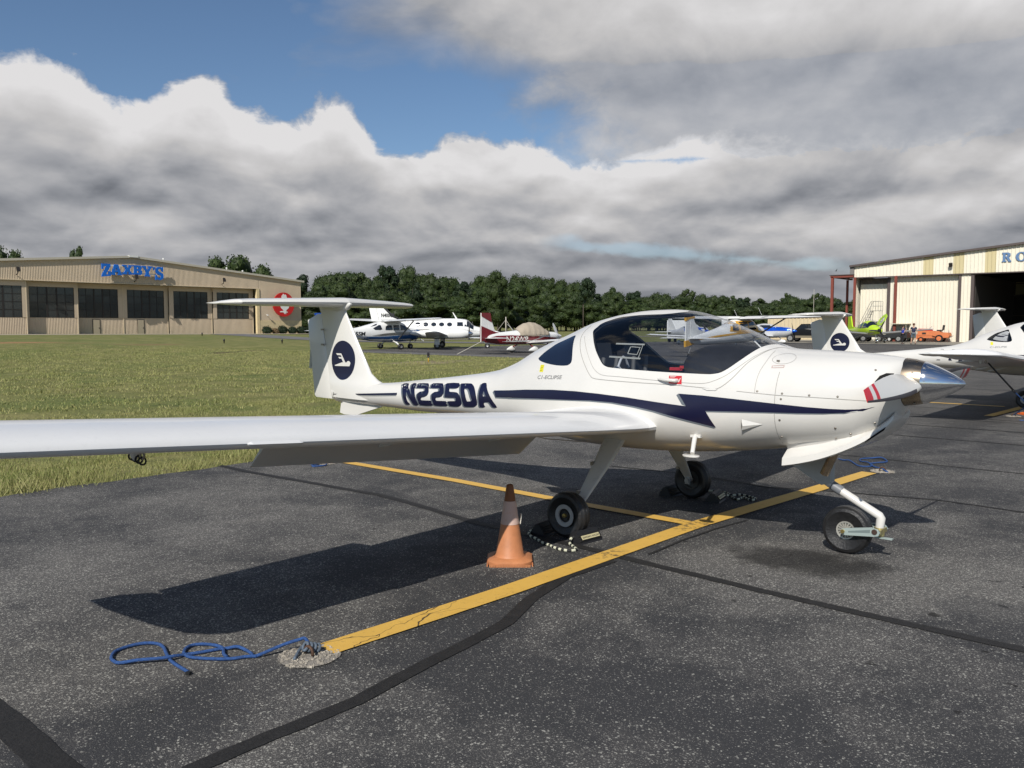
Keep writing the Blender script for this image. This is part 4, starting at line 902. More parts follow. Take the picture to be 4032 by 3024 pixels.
strip('crack_sealant',[(-2.5,-4.97),(0,-4.95),(2.2,-4.96),(5,-5.0)],.135,.0045,TAR,5.,.012)
strip('crack_sealant',[(-1.6,1.95),(-.6,2.1),(.3,1.95),(1.0,2.2),(1.8,2.40),(2.6,2.34),(6,2.4),(12,2.3)],.040,.0045,TAR,6.)
for k,(yy,w_) in enumerate(((4.52,.03),(7.03,.04),(8.60,.04),(9.95,.03),(10.30,.035),(11.9,.03),(14.6,.03),(17.9,.04),(19.5,.03),(22.,.04),(24.2,.03))):
    strip('crack_sealant',[(-5.0,yy),(0,yy+.05),(5,yy-.03),(14,yy+.04),(30,yy)],w_,.0045,TAR,20.+k,.02,.4)
for k,(yy,w_) in enumerate(((29.,.10),(33.,.12),(38.,.12),(44.,.2),(52.,.2),(60.,.25))): strip('crack_sealant',[(-37,yy),(-20,yy+.3),(0,yy),(30,yy)],w_,.0045,TAR,40.+k,.08,1.2)
strip('stained_lane',[(-36,67.6),(-10,67.6),(30,67.5)],3.2,.0076,mat('old asphalt',(.055,.053,.052),.85,vary=.3,vscale=.5),60.,.2,1.5)
struct(ob('hangar_front_concrete',[(-36,70.5,.012),(40,70.5,.012),(40,96,.012),(-36,96,.012)],[(0,1,2,3)],mat('warm concrete',(.27,.245,.20),.85,vary=.15,vscale=.5)))

# patches of pebbly concrete with an iron eye in each
PEB=mat('exposed pebbles',(.34,.31,.27),.8,vary=.45,vscale=70,bump=1.,bscale=90)
IRON=mat('rusty iron',(.10,.055,.035),.7,.3,vary=.4,vscale=40)
def anchor(x,y,r,label,seed):
    t=thing('tie_down_anchor',label,'anchor',(x,y,0))
    vs=[(0,0,.004)];n=28
    for k in range(n):
        a=2*math.pi*k/n; rr=r*(1+.10*mnoise.noise((math.cos(a)*2,math.sin(a)*2,seed))); vs.append((rr*math.cos(a),rr*math.sin(a),.006))
    ob('concrete_collar',vs,[(0,1+k,1+(k+1)%n) for k in range(n)],PEB,t)
    pb=MB(); rr=random.Random(seed)
    for k in range(230):
        a=rr.uniform(0,6.283); q=r*math.sqrt(rr.random())*.98; s=rr.uniform(.004,.010)
        if q<.035: continue
        pb.cbox((q*math.cos(a),q*math.sin(a),.006),(s*1.6,s,s),rr.uniform(0,3),rr.uniform(-.4,.4),rr.uniform(-.4,.4))
    o=pb.build('pebbles',mat('loose pebbles',(.40,.36,.30),.8,vary=.5,vscale=45),t); o['kind']='stuff'
    MB().tube([(.032*math.cos(a),.0,.022+.030*math.sin(a)) for a in np.linspace(-.3,math.pi+.3,12)],.008,8).build('iron_eye',IRON,t,True)
    return t
anchor(.425,-3.70,.150,'round pebbly concrete patch with iron eye at the near end of the yellow line',1)
anchor(.915,3.66,.13,'pebbly anchor patch at the far end of the long yellow line beyond the nose wheel',2)
anchor(-4.30,-.12,.13,'anchor patch at the tail end of the yellow cross line under the flap',3)
anchor(.90,11.15,.12,'anchor patch holding the rope of the second trainer on the right',4)

# grass blades along the ramp edge and out over the near field
def blades(name,n,region,hmin,hmax,wd,seed,dens=None):
    g=np.random.default_rng(seed); x0,x1,y0,y1=region
    x=g.uniform(x0,x1,n*3); y=g.uniform(y0,y1,n*3)
    nzv=np.array([mnoise.noise((a*.9,b*.9,seed)) for a,b in zip(x[:],y[:])])
    keep=g.random(len(x))<np.clip(.55+nzv*1.1,.08,1)
    if dens is not None: keep&=g.random(len(x))<dens(x,y)
    x=x[keep][:n]; y=y[keep][:n]; nzv=nzv[keep][:n]; n=len(x); z=hgt(x,y); z=np.where(z<-.03,-.02,z)
    h=g.uniform(hmin,hmax,n)*(1+nzv*.9); a=g.uniform(0,2*np.pi,n); w=wd*g.uniform(.6,1.3,n); lx=g.normal(0,.45,n)*h; ly=g.normal(0,.45,n)*h
    V=np.empty((n,3,3)); V[:,0]=np.stack([x-np.cos(a)*w,y-np.sin(a)*w,z-.005],1); V[:,1]=np.stack([x+np.cos(a)*w,y+np.sin(a)*w,z-.005],1); V[:,2]=np.stack([x+lx,y+ly,z+h],1)
    me=bpy.data.meshes.new(name); me.vertices.add(n*3); me.vertices.foreach_set('co',V.reshape(-1)); me.loops.add(n*3); me.loops.foreach_set('vertex_index',np.arange(n*3,dtype=np.int32))
    me.polygons.add(n); me.polygons.foreach_set('loop_start',np.arange(0,n*3,3,dtype=np.int32)); me.polygons.foreach_set('loop_total',np.full(n,3,dtype=np.int32)); me.update(); me.validate()
    me.materials.append(BLADE); o=bpy.data.objects.new(name,me); COL.objects.link(o); return o
def blade_mat():
    m=bpy.data.materials.new('grass blades'); m.use_nodes=True; t=m.node_tree; b=t.nodes['Principled BSDF']; b.inputs['Roughness'].default_value=.6; b.inputs['Specular IOR Level'].default_value=.25
    co=t.nodes.new('ShaderNodeNewGeometry').outputs['Position']; x,y,z=sep(t,co)
    c=mixc(t,(nz(t,co,.8,5,.6)-.3)*2.4,(.150,.200,.046),(.34,.325,.125)); c=mixc(t,nz(t,co,38.,2,.5).step(.45,.62)*.7,c,(.38,.32,.16)); c=mixc(t,nz(t,co,30.,2,.5,0.3).step(.55,.7)*.6,c,(.05,.09,.018))
    t.links.new(c,b.inputs['Base Color']); return m
BLADE=blade_mat()
o1=blades('grass',60000,(-6.6,-5.02,-8,6),.02,.062,.0035,1,lambda x,y:np.clip((-5.0-x)*3.2,.0,1)); tag(o1,'short ragged grass spilling over the edge of the asphalt','grass',None,'stuff')
o2=blades('grass',90000,(-12,-6.4,-9,9),.018,.055,.0045,2); tag(o2,'mown grass beside the ramp, seen under and over the wing','grass',None,'stuff')
o3=blades('grass',150000,(-62,-11,-26,26),.025,.065,.011,3,lambda x,y:np.clip(1.15-(-x-14)/52.,.08,1)*np.where((x<-41.)|(y<26.),1,0)); tag(o3,'mown olive grass of the field between ramp and taxiway','grass',None,'stuff')

# ---------------------------------------------------------------- ropes, chocks, cones on the ramp
def rope(name,label,path,r,z=.0095,m=ROPE,lift=None,group=None,closed=False,tight=4):
    P=cat([(p[0],p[1],(p[2] if len(p)>2 else z)) for p in path],tight,closed)
    o=MB().tube(P,r,8,True,closed).build(name,m,None,True,None,60); tag(o,label,'rope',group); return o

o4=blades('grass',9000,(-6.1,-4.90,-8,6),.05,.13,.005,11,lambda x,y:np.clip(.35+.65*np.sin(y*2.3)*np.sin(y*5.1+1),.0,1)*np.clip((-4.92-x)*4,0,1)); tag(o4,'taller grass tufts leaning over the asphalt edge','grass',None,'stuff')
ROPE_A=[(0.405,-3.687),(0.359,-3.676),(0.329,-3.691),(0.294,-3.767),(0.242,-3.885),(0.193,-3.881),(0.142,-3.891),(0.086,-3.898),(0.045,-3.922),(0.022,-3.955),(-0.004,-4.026),(-0.039,-4.103),(-0.037,-4.167),(-0.058,-4.218),(-0.123,-4.306),(-0.185,-4.366),(-0.239,-4.375),(-0.282,-4.364),(-0.322,-4.339),(-0.352,-4.305),(-0.362,-4.240),(-0.347,-4.178),(-0.308,-4.140),(-0.256,-4.127),(-0.196,-4.137),(-0.119,-4.163),(-0.034,-4.187),(0.044,-4.196),(0.170,-4.200)]
ROPE_A2=[(0.247,-3.884),(0.211,-3.919),(0.187,-3.971),(0.148,-4.014),(0.075,-4.069),(0.003,-4.106),(-0.060,-4.102),(-0.112,-4.065),(-0.130,-4.017),(-0.093,-3.970),(-0.026,-3.941),(0.030,-3.941),(0.097,-3.975),(0.147,-3.987)]
ROPE_T=[(0.410,-3.683),(0.367,-3.689),(0.375,-3.723),(0.427,-3.787)]
ROPE_C=[(0.234,4.199),(0.315,4.140),(0.406,4.082),(0.570,3.868),(0.651,3.829),(0.704,3.875),(0.703,3.983),(0.612,4.090),(0.514,4.177),(0.458,4.294),(0.451,4.407),(0.521,4.520),(0.627,4.560),(0.739,4.411),(0.741,4.316),(0.688,4.212),(0.648,4.121),(0.669,4.000),(0.754,3.892),(0.851,3.826),(0.923,3.733),(0.988,3.605)]
ROPE_B=[(-4.221,-0.366),(-4.309,-0.313),(-4.337,-0.250),(-4.298,-0.161),(-4.369,-0.054),(-4.169,-0.213),(-4.169,-0.321),(-4.221,-0.366)]
CH_R=[(-0.333,-1.023),(-0.236,-1.134),(-0.139,-1.215),(-0.042,-1.271),(0.045,-1.293),(0.118,-1.324),(0.193,-1.334),(0.256,-1.316),(0.273,-1.264),(0.251,-1.228),(0.197,-1.200),(0.138,-1.173),(0.078,-1.107),(0.041,-1.038)]
CH_F=[(0.233,1.206),(0.330,1.124),(0.337,1.254),(0.442,1.180),(0.449,1.268),(0.338,1.340),(0.249,1.348),(0.203,1.265)]
tr=rope('tie_down_rope','slack blue rope in two loops lying at the near end of the yellow line',
   [(ROPE_A[0][0],ROPE_A[0][1],.055),(ROPE_A[1][0],ROPE_A[1][1],.07),(ROPE_A[2][0],ROPE_A[2][1],.06),(ROPE_A[3][0],ROPE_A[3][1],.045)]+[(a,b,.011+(.012 if k in (2,3,8,9,10) else 0)) for k,(a,b) in enumerate(ROPE_A[4:])]+[],.0085,group='blue tie-down ropes')
r2=MB().tube(cat([(a,b,.011) for a,b in ROPE_A2],4),.0085,8).build('rope_loop',ROPE,tr,True,None,60)
kn=MB()
for k in range(4): kn.tube([(.397+.008*k+.017*math.cos(a),-3.700+.018*k+.010*math.sin(a),.045-.006*k+.017*math.sin(a)) for a in np.linspace(0,6.28,13)[:-1]],.0080,8,closed=True)
kn.tube(cat([(a,b,.05-.012*i) for i,(a,b) in enumerate(ROPE_T)],4),.008,8); kn.build('knot',mat('frayed blue rope',(.10,.13,.17),.8,vary=.5,vscale=50),tr,True)
MB().cbox((ROPE_A[-1][0]+.008,ROPE_A[-1][1]-.004,.010),(.022,.016,.014),.4).build('taped_end',BLK,tr)
rope('tie_down_rope','blue rope lying in a figure beyond the nose wheel by the far line end',[(a,b,.010+(.014 if k%5==2 else 0)) for k,(a,b) in enumerate(ROPE_C)]+[(.92,3.66,.03)],.0085,group='blue tie-down ropes')
rope('tie_down_rope','short loop of blue rope under the flap at the cross line end',[(a,b) for a,b in ROPE_B]+[(-4.30,-.12,.03)],.0085,group='blue tie-down ropes')
# chocks: ribbed rubber blocks joined by a black and white cord
RIB=mat('ribbed black rubber',(.014,.014,.016),.5,vary=.2,vscale=30)
LBL=mat('pale label',(.52,.47,.28),.5); CW=mat('white cord strand',(.55,.55,.42),.8); CB=mat('black cord strand',(.02,.02,.02),.8)
def chock(parent,c,rz,label_side=1,L=.245):
    prof=[(-.070,.0),(-.070,.022),(-.058,.030)]
    pr=[(-.072,0),(-.066,.026),(-.052,.045),(-.040,.064),(-.024,.085),(-.008,.092),(.008,.092),(.024,.085),(.040,.064),(.052,.045),(.066,.026),(.072,0)]
    P=[]
    for (a,b),(c_,d_) in zip(pr,pr[1:]):
        for u in (0,.5): 
            x,z=a+(c_-a)*u,b+(d_-b)*u; k=1.0 if u==0 else .92; P.append((x*k,z*k))
    P.append(pr[-1])
    o=MB().prism(P,-L/2,L/2,Matrix(((1,0,0,0),(0,0,1,0),(0,1,0,0),(0,0,0,1)))).build('rubber_block',RIB,parent,False,c); o.rotation_euler=(0,0,rz)
    a=math.atan2(.040,.026); s=label_side
    T=Matrix.Translation((s*.0565,0,.0475))@Matrix.Rotation(s*R(52),4,'Y')
    MB().box(-.016,.016,-L*.40,L*.40,-.001,.003,T).build('label_plate',LBL,o)
    Vt,Ft=textmesh('DRAGONFLY AVIATION',.020,.0004); ws=max(v[0] for v in Vt)-min(v[0] for v in Vt); k=L*.74/ws
    pts=[T@Vector((s*(y*1.0-.006),-(x*k)*s*-1,.0042)) for x,y in Vt] 
    ob('label_print',pts,[f for f in Ft],mat('label ink',(.03,.025,.02),.6),o)
    return o
def cord(parent,path,r=.0105):
    P=cat(path,6); dist=0; runs=[]; cur=[P[0]]; 
    for a,b in zip(P,P[1:]):
        dist+=math.dist(a,b); cur.append(b)
        if dist>.022: runs.append(cur); cur=[b]; dist=0
    for k,m in ((0,CW),(1,CB)):
        mb=MB()
        for i in range(k,len(runs),2):
            if len(runs[i])>1: mb.tube(runs[i],r*(1.0 if k else 1.06),8)
        o=mb.build('cord_strands',m,parent,True,None,60); o['kind']='stuff'
ck=thing('wheel_chocks','pair of black rubber chocks with striped cord around the near main wheel','wheel chock',(0,0,0),group='chock pairs at the main wheels')
chock(ck,(.150,-.985,0),R(-6),1); chock(ck,(-.235,-.985,0),R(4),-1,.24)
cord(ck,[(-.235,-1.08,.05),(-.30,-1.11,.02),(-.236,-1.175,.011)]+[(a,b,.011) for a,b in CH_R[2:9]]+[(.20,-1.205,.011),(.150,-1.175,.014),(.125,-1.13,.04),(.135,-1.10,.05)])
cf=thing('wheel_chocks','pair of black rubber chocks with striped cord at the shaded far main wheel','wheel chock',(0,0,0),group='chock pairs at the main wheels')
chock(cf,(.215,1.02,0),R(12),1); chock(cf,(-.235,.985,0),R(-4),-1,.24)
cord(cf,[(.22,1.13,.05)]+[(a+.04,b+.02,.012) for a,b in CH_F]+[(.12,1.38,.012),(-.1,1.30,.012),(-.24,1.12,.04)])
# traffic cones
def cone(label,x,y,h,collar,body,rz):
    t=thing('traffic_cone',label,'traffic cone',(x,y,0),rz,'orange cones beside the aircraft')
    CO=mat(body[0],body[1],.55,vary=.18,vscale=9,dirt=((.30,.12,.05),16,.55)); s=h/.72
    b=MB(); n=48; prof=[]
    for k in range(n):
        a=2*math.pi*k/n; c_,s_=math.cos(a),math.sin(a); r_=.205*s/max(abs(c_),abs(s_)); r_=min(r_,.238*s); prof.append((r_*c_,r_*s_))
    vs=[(x_,y_,0) for x_,y_ in prof]+[(x_,y_,.026+.012*max(0,(abs(x_)+abs(y_))/.30-1)) for x_,y_ in prof]+[(x_*.93,y_*.93,.036) for x_,y_ in prof]+[(.145*s*math.cos(2*math.pi*k/n),.145*s*math.sin(2*math.pi*k/n),.045) for k in range(n)]
    fs=[(r*n+k,r*n+(k+1)%n,(r+1)*n+(k+1)%n,(r+1)*n+k) for r in range(3) for k in range(n)]; b.add(vs,fs)
    for k in range(26): 
        for ax in (0,1):
            for sg in (-1,1):
                u=-.18*s+.36*s*k/25; b.cbox((u,sg*.205*s,.008) if ax==0 else (sg*.205*s,u,.008),(.008,.008,.016))
    b.build('base_flange',CO,t,True,None,40)
    def r_at(z): return (.128-(.128-.030)*((z-.045)/(h-.045)))*s
    L=[(.045,.045+(h-.045)*0),]
    z1,z2=collar
    MB().lathe([(r_at(.04)+.012,.042),(r_at(.06)+.003,.06),(r_at(z1),z1)],40).build('lower_body',CO,t,True)
    MB().lathe([(r_at(z1)+.0022,z1),(r_at(z2)+.0022,z2)],40).build('reflective_collar',mat(body[2],body[3],.5,dirt=((.50,.22,.12),22,.75)),t,True)
    MB().lathe([(r_at(z2),z2),(r_at(h)+.001,h-.006),(r_at(h)-.006,h),(r_at(h)-.012,h-.008)],40).build('tip',mat('dull cone tip',(.22,.080,.025),.6,vary=.25,vscale=9) if body[4] else CO,t,True)
    return t
c1=cone('faded orange traffic cone with scuffed pink collar beside the near main wheel',.075,-1.775,.545,(.270,.430),('faded orange',(.50,.20,.085),'scuffed pink collar',(.56,.40,.34),True),R(41))
MB().cbox((.075,.01,.30),(.004,.03,.07),.2,0,R(8)).build('torn_tape',mat('torn tape',(.7,.68,.6),.6),c1)
cone('bright orange traffic cone with white collar at the right picture edge',1.13,11.72,.70,(.35,.60),('bright orange',(.72,.14,.02),'white collar',(.75,.74,.70),False),R(41))
# strap hooked under the near wing
a_=lerp_secs(WK,[4.28])[0]
sb=MB()
for k in range(4): sb.tube([(a_[1]-.42-.035*k+.012*math.cos(t_),-4.28+.012*math.cos(t_),a_[2]-.112+.004*k+.018*math.sin(t_)) for t_ in np.linspace(0,6.28,12)[:-1]],.0045,6,closed=True)
tag(sb.build('strap_loops',BLK,None,True),'bunch of black strap loops hanging from the tie-down ring under the near wing','strap')
# ---------------------------------------------------------------- second and third trainers parked in the same row
tb=thing('trainer_airplane','white trainer on the right roped to the ramp, clear rear window and orange placard','airplane',(.8,14.0,0),R(-.5))
da20(tb,'N40',1,4.)
tc_=thing('trainer_airplane','farthest T tailed airplane with navy dart on its fin, behind the roped trainer','airplane',(1.5,30.5,0),R(-10),scale=1.2)
for ch in tb.children:
    n0=ch.name.split('.')[0]
    if n0 in ('tail_roundel','roundel_emblem','registration_letter','fuel_placard','model_lettering'): continue
    copy_tree(ch,tc_)
for s in (-1,1):
    fin_decal('fin_dart',[(-4.18,1.075),(-3.72,1.02),(-3.78,.985),(-3.95,1.0)],NAVY,tc_,.003,s); fin_decal('fin_dart',[(-3.85,1.08),(-3.60,1.055),(-3.70,1.035)],NAVY,tc_,.003,s)
w_=lerp_secs(WK,[4.28])[0]; wx=w_[1]-.42+.8; wy=14-4.28; wz=w_[2]-.10
st=MB().tube([(wx,wy,wz),(wx+.30,wy+.55,.52)],.010,6).tube([(wx,wy+.03,wz),(wx+.31,wy+.58,.52)],.010,6).tube([(wx+.28,wy+.53,.54),(wx+.32,wy+.57,.50)],.016,6)
tag(st.build('tie_down_strap',BLK,None,True),'black strap hanging from under the wing of the roped trainer','strap')
rope('tie_down_rope','taut blue rope from the black strap down to the ramp with a hanging tail',[(wx+.30,wy+.55,.52),(wx+.40,wy+.80,.36),(wx+.45,wy+.92,.27),(.90,11.15,.03)],.010,group='blue tie-down ropes')
rope('tie_down_rope','frayed blue rope end hanging beside the taut rope of the second trainer',[(wx+.45,wy+.92,.27),(wx+.47,wy+.90,.15),(wx+.43,wy+.82,.012),(wx+.36,wy+.80,.010)],.009,group='blue tie-down ropes')

# ---------------------------------------------------------------- hangars
MY=Matrix(((0,0,1,0),(1,0,0,0),(0,1,0,0),(0,0,0,1)))      # (y,z,depth x) -> world
MX=Matrix(((1,0,0,0),(0,0,-1,0),(0,1,0,0),(0,0,0,1)))     # (x,z,-depth y) -> world
def ribwall(name,m,parent,u0,u1,zb,zt,pitch,depth,to,flat=.5,z_of=None):
    """ribbed sheet between u0,u1; zb,zt numbers or functions of u; to(u,d,z) -> point"""
    fb=zb if callable(zb) else (lambda u:zb); ft=zt if callable(zt) else (lambda u:zt)
    us=[];u=u0;k=0
    while u<u1-1e-6:
        for a,d in ((0,0),(pitch*flat,0),(pitch*(flat+.12),depth),(pitch*.88,depth)):
            if u+a<u1: us.append((u+a,d))
        u+=pitch
    us.append((u1,0))
    vs=[];fs=[]
    for a,d in us: vs+=[to(a,d,fb(a)),to(a,d,ft(a))]
    for i in range(len(us)-1): fs.append((2*i,2*i+2,2*i+3,2*i+1))
    return ob(name,vs,fs,m,parent)
def extrude_glyph(mb,outer,holes,box,y0,y1,M):
    (x0,z0),(x1,z1)=box; f=lambda p:(x0+p[0]*(x1-x0),z0+p[1]*(z1-z0))
    O=[f(p) for p in outer]; H=[[f(p) for p in h] for h in holes]
    V,F=cdt([O]+H,[]); F=[t for t in F if inpoly(sum((V[i] for i in t),Vector((0,0)))/len(t),O) and not any(inpoly(sum((V[i] for i in t),Vector((0,0)))/len(t),h) for h in H)]
    mb.add([M@Vector((v.x,v.y,y1)) for v in V],[tuple(t) for t in F])
    for L in [O]+H:
        n=len(L); mb.add([M@Vector((p[0],p[1],y)) for y in (y0,y1) for p in L],[(i,(i+1)%n,n+(i+1)%n,n+i) for i in range(n)])
GL={'Z':([(0,1),(1,1),(1,.80),(.45,.2),(.72,.2),(.80,.45),(1,.45),(1,.08),(.5,.05),(0,0),(0,.15),(.55,.8),(.27,.8),(.18,.58),(0,.58)],[]),
'A':([(0,0),(0,.14),(.08,.14),(.36,1),(.66,1),(.93,.14),(1,.14),(1,0),(.62,0),(.62,.14),(.68,.14),(.64,.28),(.38,.28),(.34,.14),(.4,.14),(.4,0)],[[(.43,.44),(.59,.44),(.51,.72)]]),
'X':([(0,1),(.42,1),(.42,.86),(.38,.86),(.5,.66),(.62,.86),(.58,.86),(.58,1),(1,1),(1,.86),(.9,.86),(.68,.5),(.9,.14),(1,.14),(1,0),(.58,0),(.58,.14),(.62,.14),(.5,.34),(.38,.14),(.42,.14),(.42,0),(0,0),(0,.14),(.1,.14),(.32,.5),(.1,.86),(0,.86)],[]),
'B':([(0,1),(.75,1),(.92,.88),(.92,.64),(.82,.53),(.97,.42),(.97,.14),(.8,0),(0,0),(0,.14),(.1,.14),(.1,.86),(0,.86)],[[(.40,.78),(.58,.78),(.61,.70),(.58,.63),(.40,.63)],[(.40,.40),(.60,.40),(.63,.31),(.60,.22),(.40,.22)]]),
'Y':([(0,1),(.42,1),(.42,.86),(.36,.86),(.51,.6),(.66,.86),(.6,.86),(.6,1),(1,1),(1,.86),(.92,.86),(.66,.44),(.66,.14),(.78,.14),(.78,0),(.26,0),(.26,.14),(.38,.14),(.38,.44),(.1,.86),(0,.86)],[]),
"'":([(0,1),(1,1),(.8,.3),(.3,0),(.2,.5)],[]),
'S':([(.95,1),(.8,1),(.75,.94),(.6,1),(.35,1),(.08,.86),(.03,.66),(.15,.5),(.6,.36),(.68,.26),(.6,.16),(.4,.16),(.25,.24),(.2,.38),(.02,.38),(.02,0),(.16,0),(.22,.07),(.4,0),(.65,0),(.92,.12),(1,.32),(.9,.5),(.42,.66),(.36,.74),(.44,.85),(.6,.85),(.74,.76),(.78,.64),(.95,.64)],[]),
'R':([(0,1),(.65,1),(.88,.88),(.9,.66),(.72,.52),(.92,.12),(1,.1),(1,0),(.70,0),(.42,.48),(.38,.48),(.38,.12),(.48,.1),(.48,0),(0,0),(0,.1),(.1,.12),(.1,.88),(0,.9)],[[(.38,.86),(.52,.86),(.60,.72),(.52,.58),(.38,.58)]])}
HX=-125.0
lh=thing('hangar','tan ribbed metal hangar with blue lettering and a row of tall dark windows','hangar',(HX,52.7,0))
lh_off=Vector((-HX,-52.7,0))
TAN=mat('tan ribbed steel',(.56,.455,.33),.6,vary=.08,vscale=.35,dirt=((.33,.26,.18),.9,.35)); TANL=mat('light tan trim',(.62,.52,.37),.6); CREAMB=mat('split face block',(.68,.55,.32),.85,vary=.15,vscale=3,bump=.6,bscale=4)
DKT=mat('dark brown steel',(.020,.016,.014),.6); PANE=mat('dark hangar pane',(.040,.045,.046),.12,0,.6,rand=.5)
to=lambda u,d,z:(0+d,u-52.7,z)
roofz=lambda u:12.05-(abs(u-52.7)*.0835)
ribwall('header_wall',TAN,lh,20,74.7,8.05,lambda u:roofz(u)-.0,.21,.03,to)
ribwall('end_wall',TAN,lh,74.7,83.35,2.54,roofz,.21,.03,to)
MB().box(0,.0+.02,20-52.7,83.36-52.7,0,0.001).build('sill_line',TANL,lh)
fb=MB()
for s in range(9):
    for r_ in range(4):
        if True: pass
MB().box(-.4,.10,74.72-52.7,83.35-52.7,0,2.53).build('block_base',CREAMB,lh)
MB().box(-.4,.14,74.2-52.7,74.72-52.7,0,8.0).build('corner_post',CREAMB,lh)
rf=MB()
for a,b in ((20,52.7),(52.7,83.9)):
    za,zb=roofz(a),roofz(b); v=[(x,y-52.7,z+o) for x in (.35,-60) for y,z in ((a,za),(b,zb)) for o in (0,.32)]
    rf.add(v,[(0,2,3,1),(4,5,7,6),(0,1,5,4),(2,6,7,3),(1,3,7,5),(0,4,6,2)])
rf.build('roof',mat('pale roof trim',(.50,.46,.38),.5),lh)
MB().box(.30,.36,20-52.7,83.9-52.7,0,.001).build('eave_line',DKT,lh)
MB().box(-60,-.02,83.0-52.7,83.3-52.7,0,9.4).build('side_wall',TAN,lh)
MB().box(-60,-59,20-52.7,83.2-52.7,0,9.3).build('rear_wall',TAN,lh)
MB().cbox((.15,0.1,12.25),(.6,1.4,.28)).build('ridge_cap',mat('white cap',(.7,.7,.68),.5),lh)
MB().box(.0,.12,20-52.7,74.7-52.7,7.98,8.08).build('door_track',TANL,lh)
leaves=[(30.6,37.75,-.35,31.0,37.15),(37.75,45.0,-1.25,38.35,44.47),(45.0,52.1,-2.1,45.4,51.25),(52.1,59.25,-2.1,52.65,58.6),(59.25,66.75,-1.7,60.0,65.95),(66.75,74.3,-1.3,67.4,73.45),(23.4,30.6,-.35,24,30)]
pane_mesh=None
for y0,y1,x_,w0,w1 in leaves:
    t_=lambda u,d,z,x_=x_:(x_+d,u-52.7,z)
    zb,zt=2.78,7.22
    ribwall('door_leaf',TAN,lh,y0,y1,0,zb,.21,.03,t_)
    MB().box(x_-.02,x_+.07,y0-52.7,w0-52.7,zb,7.99).box(x_-.02,x_+.07,w1-52.7,y1-52.7,zb,7.99).box(x_-.02,x_+.07,w0-52.7,w1-52.7,zt,7.99).build('door_frame',TAN,lh)
    MB().box(x_+.0,x_+.10,y1-52.7-.10,y1-52.7+.0,0,7.98).build('door_edge',TANL,lh)
    wn=MB(); wd=w1-w0; cols=[0,.19,.365,.40,.59,.625,.80,1.0]; bars=[(0,.012),(.185,.197),(.375,.408),(.592,.625),(.795,.807),(.988,1.)]
    for a,b in bars: wn.box(x_-.01,x_+.05,w0+wd*a-52.7,w0+wd*b-52.7,zb,zt)
    for k in range(5): z=zb+(zt-zb)*k/4; wn.box(x_-.005,x_+.045,w0-52.7,w1-52.7,max(zb,z-.035),min(zt,z+.035))
    wf=wn.build('window',DKT,lh)
    for i in range(5):
        a,b=bars[i][1],bars[i+1][0]
        for k in range(4):
            z0=zb+(zt-zb)*k/4+.035; z1=zb+(zt-zb)*(k+1)/4-.035
            if pane_mesh is None:
                po=ob('pane',[(0,-.5,-.5),(0,.5,-.5),(0,.5,.5),(0,-.5,.5),(-.02,-.5,-.5),(-.02,.5,-.5),(-.02,.5,.5),(-.02,-.5,.5)],[(0,1,2,3),(7,6,5,4),(0,4,5,1),(1,5,6,2),(2,6,7,3),(3,7,4,0)],PANE,wf); pane_mesh=po.data
            else: po=bpy.data.objects.new('pane',pane_mesh); link(po,wf)
            po.location=(x_+.005,w0+wd*(a+b)/2-52.7,(z0+z1)/2); po.scale=(1,wd*(b-a),z1-z0); po.rotation_euler=(0,R(random.uniform(-.4,.4)),R(random.uniform(-.5,.5)))
    MB().box(x_-.3,x_-.05,y0-52.7,y1-52.7,7.3,8.3).build('lintel',TAN,lh)
for yd,x_ in ((47.9,-2.1),(54.7,-2.1)):
    d_=MB().box(x_+.075,x_+.12,yd-.47-52.7,yd+.47-52.7,.15,2.50).build('personnel_door',mat('plain tan door',(.40,.34,.24),.5),lh)
    MB().cbox((x_+.15,yd+.36-52.7,1.25),(.06,.06,.18)).build('handle',DKT,d_)
    MB().box(x_+.07,x_+.10,yd-.56-52.7,yd-.475-52.7,.15,2.58).box(x_+.07,x_+.10,yd+.475-52.7,yd+.56-52.7,.15,2.58).box(x_+.07,x_+.10,yd-.475-52.7,yd+.475-52.7,2.505,2.58).build('door_casing',DKT,d_)
for y,z in ((36.4,9.45),(52.9,9.15),(67.6,9.25)):
    l=tag(MB().tube([(HX+.1,y,z-.75),(HX+.75,y,z-.55),(HX+.85,y,z-.25)],.06,6).cbox((HX+1.0,y,z),(.22,.42,.62),0,0,R(-18)).build('floodlight',DKT),'brown floodlight on the tan hangar, %s'%('left of the blue letters' if y<40 else 'below the blue letters' if y<60 else 'right of the blue letters'),'floodlight','floodlights on the tan hangar')
tag(MB().tube([(HX+.1,76.0,3.55),(HX+.5,76.0,3.5)],.04,6).cbox((HX+.6,76.0,3.45),(.25,.22,.18)).build('wall_lamp',mat('white lamp',(.7,.7,.68),.5)),'small white lamp on the tan hangar below the red emblem','lamp')
for y,z,wh in ((58.,11.75,'just right of the ridge'),(69.,10.85,'half way down the right slope'),(72.,10.5,'nearest the trees')): tag(MB().lathe([(.10,0),(.10,.4),(.16,.42),(.14,.6),(.001,.62)],10,'Z',(HX-.6,y,z)).build('roof_vent',mat('white cap',(.7,.7,.68),.5)),'small white vent pipe on the tan hangar roof, '+wh,'roof vent','vents on the tan hangar roof')
SBL=mat('blue sign face',(.006,.13,.55),.35)
sg=thing('hangar_sign','blue slab serif ZAXBY\'S lettering on white rails, arched on the tan hangar','sign',(HX,52.7,8.5))
